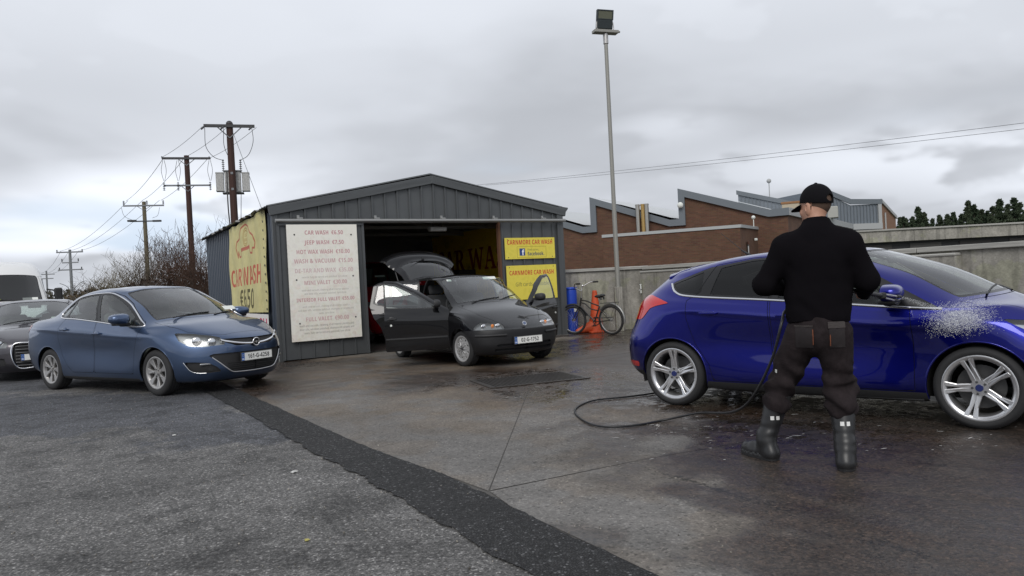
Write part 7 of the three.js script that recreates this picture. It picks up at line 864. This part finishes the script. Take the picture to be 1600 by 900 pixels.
// utility poles: [x, height, z, lean]
const wood = std({ map: dataTex(128, 512, (u, v, o) => { const a = NT(u * 3, v * 0.4), b = NT(u * 12, v * 1.2); const L = (0.6 + 0.8 * a) * (0.8 + 0.4 * b); o[0] = 0.055 * L; o[1] = 0.026 * L; o[2] = 0.020 * L; }), roughness: 0.85 }), woodPale = std({ map: dataTex(128, 512, (u, v, o) => { const L = (0.6 + 0.8 * NT(u * 3, v * 0.4)); o[0] = 0.15 * L; o[1] = 0.13 * L; o[2] = 0.085 * L; }), roughness: 0.9 }), steelDk = std({ color: lin(0.05, 0.05, 0.052), roughness: 0.6 }), steelGy = std({ color: lin(0.20, 0.21, 0.22), roughness: 0.6 }), porc = std({ color: lin(0.16, 0.16, 0.165), roughness: 0.4 });
const insul = (x, y, z, h = 0.28, r = 0.06) => { const g = [rod([x, y, z], [x, y - h, z], 0.018)]; for (let k = 0; k < 5; k++) g.push(new THREE.CylinderGeometry(r * 0.6, r, 0.03, 10).translate(x, y - h * (k + 0.6) / 5, z)); return g; };
const poleYaw = 0.30;
function pole(label, x, h, z, mat, r, build) { const o = thing('utility_pole', label, 'utility pole', [x, 0, z], poleYaw, 'power line poles'); mesh('pole_shaft', rod([0, -0.2, 0], [0, h, 0], r * 1.25, r, 12), mat, o); build(o); return o; }
pole('brown wooden pole carrying a grey transformer above the shed roof', -12.95, 9.45, -35, wood, 0.15, o => {
  mesh('crossarm', box(2.25, 0.13, 0.13, 0, 9.32, 0.14), steelDk, o); mesh('arm_brace', [rod([-0.55, 9.28, 0.16], [0, 8.75, 0.16], 0.025), rod([0.55, 9.28, 0.16], [0, 8.75, 0.16], 0.025)], steelGy, o); mesh('pole_cap', new THREE.SphereGeometry(0.16, 12, 6, 0, 6.3, 0, 1.6).translate(0, 9.44, 0), steelDk, o);
  for (const x of [-1.08, -0.25, 1.0]) mesh('tension_insulator', rod([x, 9.28, 0.2], [x - 0.12, 9.08, 0.5], 0.05, 0.035), steelDk, o);
  const tr = new THREE.Group(); tr.name = 'transformer'; tr.position.set(0, 6.75, -0.45); o.add(tr); const gal = std({ map: dataTex(128, 128, (u, v, q) => { const L = 0.42 * (0.6 + 0.8 * NT(u * 2, v * 2)); q[0] = L; q[1] = L; q[2] = L * 0.97; }), roughness: 0.7 }); mesh('tank', rbox(0.72, 1.0, 0.5, 0.04, 0, 0, 0), gal, tr); for (const x of [-0.58, 0.58]) { const fins = []; for (let k = 0; k < 5; k++) fins.push(box(0.34, 0.84, 0.03, x, 0.02, -0.2 + k * 0.1)); mesh('radiator_fins', [...fins, box(0.36, 0.05, 0.46, x, 0.43, 0), box(0.36, 0.05, 0.46, x, -0.41, 0)], gal, tr); } mesh('tank_rim', box(0.82, 0.04, 0.6, 0, 0.52, 0), steelGy, tr); mesh('tank_base', box(0.95, 0.05, 0.5, 0, -0.53, 0), steelDk, tr);
  for (const x of [-0.40, 0.0, 0.38]) { mesh('bushing', insul(x, 1.0, 0.05, 0.48, 0.075), porc, tr); mesh('lead_cap', new THREE.SphereGeometry(0.05, 8, 6).translate(x, 1.04, 0.05), steelGy, tr); }
  mesh('jumper_wire', [tube([[-1.08, 9.2, 0.2], [-1.06, 8.3, 0.1], [-0.75, 7.9, -0.2], [-0.40, 7.8, -0.4]], 0.014, 5)], steelDk, o); mesh('jumper_wire', tube([[-0.25, 9.2, 0.2], [-0.28, 8.4, 0.1], [-0.1, 7.9, -0.3], [0, 7.8, -0.4]], 0.014, 5), steelDk, o); mesh('jumper_wire', tube([[1.0, 9.2, 0.2], [1.02, 8.6, 0.1], [0.75, 8.0, -0.2], [0.38, 7.8, -0.4]], 0.014, 5), steelDk, o);
  mesh('stay_wire', [rod([0.15, 9.0, 0.1], [1.85, 3.4, 0.6], 0.012, 0.012, 5), rod([0.15 + 1.7 * 0.72, 9 - 5.6 * 0.72, 0.46], [0.15 + 1.7 * 0.77, 9 - 5.6 * 0.77, 0.49], 0.07, 0.07, 10)], steelGy, o); mesh('down_cable', [tube([[-0.22, 7.2, 0.1], [-0.24, 5.5, 0.15], [-0.12, 3, 0.16], [-0.1, 0.2, 0.16]], 0.03, 6), tube([[0.35, 6.2, -0.2], [0.3, 5, 0.1], [0.2, 3, 0.14]], 0.015, 5)], steelDk, o); for (const y of [7.1, 6.35]) mesh('fixing_plate', rbox(0.11, 0.11, 0.02, 0.005, 0, y, 0.165), steelGy, o); });
pole('brown wooden pole with hanging fuses on a lower crossarm', -18.5, 9.6, -43, wood, 0.14, o => {
  mesh('crossarm', box(2.6, 0.12, 0.12, 0, 9.42, 0.13), steelDk, o); mesh('arm_brace', [rod([-0.45, 9.38, 0.15], [0, 9.0, 0.15], 0.022), rod([0.45, 9.38, 0.15], [0, 9.0, 0.15], 0.022)], steelGy, o); mesh('lower_crossarm', box(2.5, 0.09, 0.09, 0, 7.85, 0.13), steelGy, o); mesh('arm_brace', [rod([-0.35, 7.82, 0.15], [0, 7.5, 0.15], 0.02), rod([0.35, 7.82, 0.15], [0, 7.5, 0.15], 0.02)], steelGy, o);
  for (const x of [-1.25, -0.5, 1.22]) { mesh('fuse', [...insul(x, 8.05, 0.2, 0.5, 0.08)], porc, o); mesh('jumper_wire', [tube([[x, 9.3, 0.15], [x - 0.1, 8.7, 0.2], [x, 8.1, 0.2]], 0.012, 5), tube([[x + 0.08, 9.3, 0.2], [x + 0.16, 8.7, 0.2], [x + 0.05, 8.1, 0.2]], 0.012, 5)], steelDk, o); } for (const x of [-1.28, 1.28]) mesh('tension_insulator', rod([x, 9.44, 0.1], [x - 0.1, 9.62, -0.45], 0.045, 0.03), steelDk, o); });
pole('pale weathered wooden pole rising out of the bare hedge', -30.45, 9.6, -62, woodPale, 0.15, o => {
  mesh('crossarm', box(3.1, 0.12, 0.12, 0, 9.25, 0.13), steelGy, o); for (const x of [-1.5, 0.25, 1.5]) mesh('pin_insulator', insul(x, 9.68, 0.13, 0.34, 0.09), steelDk, o); mesh('arm_brace', [rod([-0.5, 9.2, 0.15], [0, 8.85, 0.15], 0.022), rod([0.5, 9.2, 0.15], [0, 8.85, 0.15], 0.022)], steelGy, o);
  mesh('lower_arm', [box(2.2, 0.10, 0.10, 0, 7.95, 0.13), rbox(0.7, 0.16, 0.2, 0.04, -0.95, 8.0, 0.16), rbox(0.7, 0.16, 0.2, 0.04, 0.95, 7.95, 0.16)], steelDk, o); mesh('jumper_wire', [tube([[-1.7, 9.1, 0.1], [-1.5, 8.4, 0.1], [-0.9, 8.05, 0.1]], 0.014, 5), tube([[1.2, 9.1, 0.1], [1.0, 8.4, 0.1], [0.6, 8.2, 0.1]], 0.014, 5)], steelDk, o); mesh('stay_wire', rod([0, 8, 0], [-2.4, 0, 0.5], 0.015, 0.015, 5), steelGy, o); });
pole('distant grey pole with three crossarms beyond the white van', -67.2, 9.7, -113, steelGy, 0.19, o => { mesh('crossarm', box(3.6, 0.2, 0.18, 0, 9.3, 0.1), steelGy, o); mesh('crossarm', box(2.2, 0.16, 0.16, 0, 7.7, 0.1), steelGy, o); mesh('crossarm', box(3.4, 0.18, 0.18, 0, 6.6, 0.1), steelGy, o); for (const [x, y] of [[-1.7, 9.6], [1.7, 9.6], [-1.1, 8.2], [1.1, 8.2], [-1.5, 6.9], [1.5, 6.9]]) mesh('pin_insulator', rod([x, y - 0.35, 0.1], [x, y + 0.1, 0.1], 0.08), steelDk, o); mesh('stay_arms', [tube([[-1.6, 4.6, 0], [-0.8, 4.2, 0], [0, 3.2, 0]], 0.05, 5), tube([[1.6, 4.8, 0], [0.9, 4.3, 0], [0, 3.2, 0]], 0.05, 5)], steelGy, o); });
pole('tiny far pole just above the white van mirror', -108, 9.4, -172, steelGy, 0.18, o => { mesh('crossarm', box(3.4, 0.2, 0.2, 0, 8.6, 0.1), steelGy, o); mesh('crossarm', box(2.8, 0.2, 0.2, 0, 7.6, 0.1), steelGy, o); });
// overhead wires
{ const ends = [[-12.95, 9.3, -35], [-18.5, 9.5, -43], [-30.45, 9.7, -62], [-67.2, 9.5, -113], [-108, 8.9, -172]], cs = Math.cos(poleYaw), sn = Math.sin(poleYaw), wm = std({ color: lin(0.07, 0.07, 0.075), roughness: 0.7 }); const lab = ['overhead wire from the transformer pole to the next brown pole', 'overhead wire from the fuse pole to the pale pole', 'overhead wire running from the pale pole to the distant grey pole', 'overhead wire between the two farthest poles'];
  for (let k = 0; k < 4; k++) for (const off of [-1.2, -0.1, 1.2]) { const a = ends[k], b = ends[k + 1], A = [a[0] + off * cs, a[1], a[2] - off * sn], B = [b[0] + off * 1.1 * cs, b[1], b[2] - off * 1.1 * sn]; const pts = []; const sag = 0.012 * Math.hypot(A[0] - B[0], A[2] - B[2]); for (let q = 0; q <= 12; q++) { const t = q / 12; pts.push([mix(A[0], B[0], t), mix(A[1], B[1], t) - sag * 4 * t * (1 - t), mix(A[2], B[2], t)]); } tag(mesh('power_wire', tube(pts, 0.012 + 0.004 * k, 4, 30), wm, scene), lab[k], 'wire', 'overhead wires'); }
  for (const [A, B, l] of [[[-6.0, 10.8, -72], [30.0, 7.75, -33], 'upper of two wires crossing the sky above the factory'], [[-2.0, 10.6, -70], [30.0, 7.45, -33], 'lower of two wires crossing the sky above the factory']]) { const pts = []; for (let q = 0; q <= 16; q++) { const t = q / 16; pts.push([mix(A[0], B[0], t), mix(A[1], B[1], t) - 0.9 * t * (1 - t), mix(A[2], B[2], t)]); } tag(mesh('power_wire', tube(pts, 0.011, 4, 40), wm, scene), l, 'wire', 'overhead wires'); } }
// ------------------------------------------------------------------ vegetation
function bareShrub(seed, h, spread, stems, dens) {          // returns [limbs, twigs]
  const r = rng(seed), limbs = [], twigs = []; const q = new THREE.Quaternion();
  const seg = (a, b, ra, rb, list, n) => list.push(rod([a.x, a.y, a.z], [b.x, b.y, b.z], ra, rb, n, true));
  const grow = (p, d, len, rad, lvl) => { const n = lvl < 2 ? 3 : 2; let c = p.clone(), dir = d.clone(); for (let k = 0; k < n; k++) { dir.add(V3((r() - 0.5) * 0.5, (r() - 0.35) * 0.32, (r() - 0.5) * 0.5)).normalize(); const e = c.clone().addScaledVector(dir, len / n); const r0 = rad * (1 - 0.25 * k / n), r1 = rad * (1 - 0.25 * (k + 1) / n); seg(c, e, r0, r1, lvl < 2 ? limbs : twigs, lvl < 2 ? 5 : 3); c = e; if (lvl < 4 && k > 0 || lvl === 0 && k >= 0) { const m = lvl < 1 ? 3 : 2; for (let j = 0; j < m; j++) if (r() < dens) { const s = V3(r() - 0.5, r() * 0.5 - 0.05, r() - 0.5).normalize(); grow(c, dir.clone().lerp(s, 0.55 + 0.2 * r()).normalize(), len * (0.55 + 0.25 * r()), Math.max(0.016, r1 * 0.6), lvl + 1); } } } };
  for (let k = 0; k < stems; k++) { const a = r() * 6.283, o = Math.sqrt(r()) * spread; const d = V3(Math.cos(a) * 0.35 * r(), 1, Math.sin(a) * 0.35 * r()).normalize(); grow(V3(Math.cos(a) * o, 0, Math.sin(a) * o), d, h * (0.5 + 0.3 * r()), 0.05 + 0.03 * r(), 0); }
  const a = merge(limbs), b = merge(twigs); b.computeBoundingBox(); const top = b.boundingBox.max.y, wid = Math.max(b.boundingBox.max.x - b.boundingBox.min.x, b.boundingBox.max.z - b.boundingBox.min.z), ky = h / top, kx = spread * 2.9 / wid; for (const g of [a, b]) { g.scale(kx, ky, kx); } return [a, b];
}
{ const bark = std({ color: lin(0.050, 0.040, 0.033), roughness: 0.95 }), twA = std({ color: lin(0.085, 0.066, 0.048), roughness: 0.95 }), twB = std({ color: lin(0.075, 0.040, 0.026), roughness: 0.95 }), twC = std({ color: lin(0.14, 0.115, 0.065), roughness: 0.95 });
  const L = [[318, 33, 5.0, 1.3, 11, 0.95, twB, 'dense reddish brown leafless bush right beside the shed side wall'], [285, 36, 5.3, 1.4, 12, 0.95, twB, 'tall dense brown thicket around the fuse pole'], [255, 40, 5.4, 1.6, 9, 0.85, twA, 'tall open bare tree between the pale pole and the brown thicket'], [228, 46, 5.0, 1.8, 9, 0.85, twA, 'bare grey shrub at the foot of the pale wooden pole'], [200, 52, 5.2, 2.0, 9, 0.85, twC, 'yellowish bare shrub in the middle of the hedge'], [176, 57, 5.0, 2.0, 9, 0.8, twC, 'sparse pale shrub with upright twigs in the hedge'], [152, 62, 4.2, 2.0, 9, 0.8, twA, 'low bare bush at the thin end of the hedge'], [132, 68, 3.4, 2.0, 8, 0.8, twA, 'smallest low bush ending the hedge near the distant pole']];
  L.forEach(([px, d, h, sp, st, de, m, label], k) => { const o = thing('bare_shrub', label, 'shrub', [(px - 800) * d / 1155, 0, -d], k * 1.3, 'leafless hedge along the road'); const [a, b] = bareShrub(100 + k * 7, h, sp, st, de); mesh('limbs', a, bark, o); mesh('twigs', b, m, o); });
  // low ivy and bramble mass at the bottom of the hedge
  const lf = (n, w, h, d, seed, s0) => { const r = rng(seed), P = []; for (let k = 0; k < n; k++) { const x = (r() - 0.5) * w, z = (r() - 0.5) * d, y = h * Math.pow(r(), 1.2) * (1 - 0.6 * Math.abs(x / w * 2) ** 3) , s = s0 * (0.5 + r()); const a = V3(r() - 0.5, r() - 0.5, r() - 0.5).normalize().multiplyScalar(s), b = V3(r() - 0.5, r() - 0.5, r() - 0.5).normalize().multiplyScalar(s); P.push(x - a.x, y - a.y, z - a.z, x + a.x, y + a.y, z + a.z, x + b.x, y + b.y, z + b.z); } const g = new THREE.BufferGeometry(); g.setAttribute('position', new THREE.BufferAttribute(new Float32Array(P), 3)); g.computeVertexNormals(); return g; };
  const br = [[300, 35, 9, 2.6, lin(0.035, 0.022, 0.014), 'dark bramble undergrowth below the brown thicket'], [225, 47, 14, 2.3, lin(0.075, 0.055, 0.032), 'dry brown undergrowth along the foot of the hedge'], [140, 66, 20, 2.3, lin(0.07, 0.06, 0.035), 'low straw coloured undergrowth at the hedge end']];
  br.forEach(([px, d, w, h, c, label], k) => { const m = mesh('undergrowth', lf(5200, w, h, 3, 50 + k, 0.10), std({ color: c, roughness: 0.95, side: THREE.DoubleSide }), scene); m.position.set((px - 800) * d / 1155, 0, -d - 1); m.rotation.y = 0.6; tag(m, label, 'undergrowth', null, 'stuff'); });
  const far = mesh('distant_hedge', lf(9000, 130, 4.2, 6, 71, 0.5), std({ color: lin(0.045, 0.045, 0.030), roughness: 0.95, side: THREE.DoubleSide }), scene); far.position.set(-95, 0, -150); tag(far, 'far dark hedge line along the horizon behind the van', 'hedge', null, 'stuff');
}
{ // evergreens beyond the low building
  const mk = (seed, h) => { const r = rng(seed), P = [], C = []; const lobes = []; for (let k = 0; k < 60; k++) { const t = r(), y = h * (0.22 + 0.78 * t), R = (0.02 + 1.05 * Math.pow(1 - t, 0.95)) * (0.6 + 0.7 * r()), a = r() * 6.283; lobes.push([Math.cos(a) * R * 0.75, y, Math.sin(a) * R * 0.75, 0.11 + 0.42 * (1 - t)]); } for (const [x, y, z, s] of lobes) { for (let k = 0; k < 62; k++) { const u = V3(r() - 0.5, r() - 0.5, r() - 0.5).normalize(); const d = s * Math.pow(r(), 0.4); const p = V3(x + u.x * d, y + u.y * d * 0.75, z + u.z * d); const e = 0.10 + 0.10 * r(); const a = V3(r() - 0.5, r() - 0.2, r() - 0.5).normalize().multiplyScalar(e), b = V3(r() - 0.5, r() - 0.5, r() - 0.5).normalize().multiplyScalar(e * 0.6); P.push(p.x - b.x, p.y - b.y, p.z - b.z, p.x + b.x, p.y + b.y, p.z + b.z, p.x + a.x, p.y + a.y, p.z + a.z); } } const g = new THREE.BufferGeometry(); g.setAttribute('position', new THREE.BufferAttribute(new Float32Array(P), 3)); g.computeVertexNormals(); return g; };
  const gm = [lin(0.034, 0.055, 0.028), lin(0.042, 0.064, 0.032), lin(0.050, 0.068, 0.036)].map(c => std({ color: c, roughness: 0.9, side: THREE.DoubleSide })), crowns = [mk(5, 6.0), mk(9, 6.6), mk(14, 5.6)], r = rng(33);
  const bark = std({ color: lin(0.04, 0.03, 0.024), roughness: 0.95 }); const trunkOf = h => merge([rod([0, -0.2, 0], [0, h * 0.9, 0], 0.16, 0.03, 7), ...[0.3, 0.45, 0.6, 0.75].map((t, i) => rod([0, h * t, 0], [Math.cos(i * 2.1) * 1.1 * (1 - t), h * t + 0.25, Math.sin(i * 2.1) * 1.1 * (1 - t)], 0.05, 0.02, 5))]); const trunks = [6.0, 6.6, 5.6].map(trunkOf);
  let k = 0; for (let row = 0; row < 2; row++) for (let px = 1392 + row * 6; px < 1640; px += 8 + r() * 5) { const d = 74 + row * 5 + r() * 3, v = Math.floor(r() * 3); const o = thing('evergreen_tree', row ? 'dark evergreen in the back row of trees beyond the low concrete building' : 'dark evergreen in the front row of trees beyond the low concrete building', 'tree', [(px - 800) * d / 1155 + 0.9, 0, -d], r() * 6.28, 'evergreens beyond the low building'); const s = (px > 1545 ? 1.04 : 0.94 + 0.05 * sst(1410, 1500, px)) * (0.80 + 0.32 * r()) * (row ? 1.05 : 1); o.scale.set(s * 1.15, s, s * 1.15); mesh('trunk', trunks[v], bark, o); mesh('crown', crowns[v], gm[(v + k++) % 3], o); } }
// ------------------------------------------------------------------ water, foam, grit
{ const r = rng(61), g = new THREE.OctahedronGeometry(1, 0), n = 9000, m = new THREE.InstancedMesh(g, std({ color: lin(0.82, 0.84, 0.86), roughness: 0.3 }), n); m.name = 'water_spray'; const M4 = new THREE.Matrix4(), Q = new THREE.Quaternion(), tip = V3(2.93, 1.04, -5.57), hit = V3(3.42, 0.86, -5.62);
  // car axes at the wing
  const f = V3(0.754, 0, 0.657), rt = V3(-0.657, 0, 0.754);
  for (let k = 0; k < n; k++) { let p, d, s; if (k < 900) { const t = Math.pow(r(), 0.7); p = tip.clone().lerp(hit, t).add(V3((r() - 0.5), (r() - 0.5) * 0.7, (r() - 0.5)).multiplyScalar(0.015 + 0.09 * t)); d = hit.clone().sub(tip).normalize(); s = 0.0004 + 0.0004 * r(); } else { const a = (r() + r() + r() - 1.5) * 0.20, b = (r() + r() + r() - 1.5) * 0.11; const c = k % 3 ? 0 : 0.05 * r(); p = hit.clone().addScaledVector(f, a - 0.02).add(V3(0, b + a * 0.10, 0)).addScaledVector(rt, 0.02 + c + Math.max(0, b) * -0.10); d = V3(f.x * (a + 0.2) + (r() - 0.5) * 0.3, b * 1.2 + (r() - 0.4) * 0.3, f.z * (a + 0.2)).normalize(); s = 0.00035 + 0.0006 * r(); } Q.setFromUnitVectors(V3(0, 1, 0), d); M4.compose(p, Q, V3(s, s * (3 + 7 * r()), s)); m.setMatrixAt(k, M4); }
  m.castShadow = m.receiveShadow = true; scene.add(m); tag(m, 'white burst of water spray hitting the front wing of the blue car', 'water spray', null, 'stuff'); }
{ const r = rng(77), g = new THREE.CircleGeometry(1, 7).rotateX(-Math.PI / 2), n = 900, m = new THREE.InstancedMesh(g, std({ color: lin(0.50, 0.49, 0.47), roughness: 0.6 }), n); m.name = 'soap_foam'; const M4 = new THREE.Matrix4(), Q = new THREE.Quaternion(); for (let k = 0; k < n; k++) { let x, z, ok = false; for (let t = 0; t < 30 && !ok; t++) { x = -0.3 + 5.5 * r(); z = -10.6 + 5.6 * r(); const v = NT(x * 0.35 + 0.1, z * 1.1); ok = v > 0.58 && wetAt(x, z) > 0.5; } Q.setFromAxisAngle(V3(0, 1, 0), 0.25 + (r() - 0.5) * 0.9); const s = 0.002 + 0.007 * r() * r(); M4.compose(V3(x, 0.0085, z), Q, V3(s * (1.5 + 4 * r()), 1, s)); m.setMatrixAt(k, M4); } scene.add(m); m.receiveShadow = true; tag(m, 'flecks of white soap foam drifting over the wet concrete', 'foam', null, 'stuff'); }
{ const r = rng(91), g = new THREE.DodecahedronGeometry(1, 0), n = 2200, m = new THREE.InstancedMesh(g, std({ color: lin(0.20, 0.19, 0.175), roughness: 0.9 }), n); m.name = 'loose_grit'; const M4 = new THREE.Matrix4(), Q = new THREE.Quaternion(), col = new THREE.Color(); for (let k = 0; k < n; k++) { const z = -3 - 8 * Math.pow(r(), 1.3), x = -6.5 + r() * 7.5; Q.set(r(), r(), r(), r()).normalize(); const s = 0.0025 + 0.005 * r() * r(); M4.compose(V3(x, 0.004 + s * 0.4, z), Q, V3(s, s * 0.7, s)); m.setMatrixAt(k, M4); const L = 0.35 + r() * 1.3; m.setColorAt(k, col.setRGB(L, L * 0.97, L * 0.92)); } scene.add(m); m.castShadow = m.receiveShadow = true; tag(m, 'loose grit and small stones scattered over the worn asphalt', 'grit', null, 'stuff'); }
for (const [x, z, s, label] of [[-1.64, -5.34, 0.022, 'crumpled scrap of white paper on the asphalt beside the tar strip'], [-3.29, -7.04, 0.016, 'tiny white scrap on the dark asphalt patch'], [-1.14, -3.86, 0.0139, 'small yellowish leaf beside the tyre mark']]) { const g = new THREE.IcosahedronGeometry(s, 1); const p = g.attributes.position; for (let i = 0; i < p.count; i++) { const n = 0.55 + 0.9 * hash3(Math.round(p.getX(i) * 900), Math.round(p.getY(i) * 900), Math.round(p.getZ(i) * 900)); p.setXYZ(i, p.getX(i) * n, p.getY(i) * n * 0.35, p.getZ(i) * n * 0.7); } g.computeVertexNormals(); const m = mesh('litter_scrap', g, std({ color: s < 0.014 ? lin(0.42, 0.38, 0.12) : lin(0.6, 0.6, 0.58), roughness: 0.8 }), scene); m.position.set(x, 0.004 + s * 0.3, z); tag(m, label, 'litter'); }
renderer.render(scene, camera);
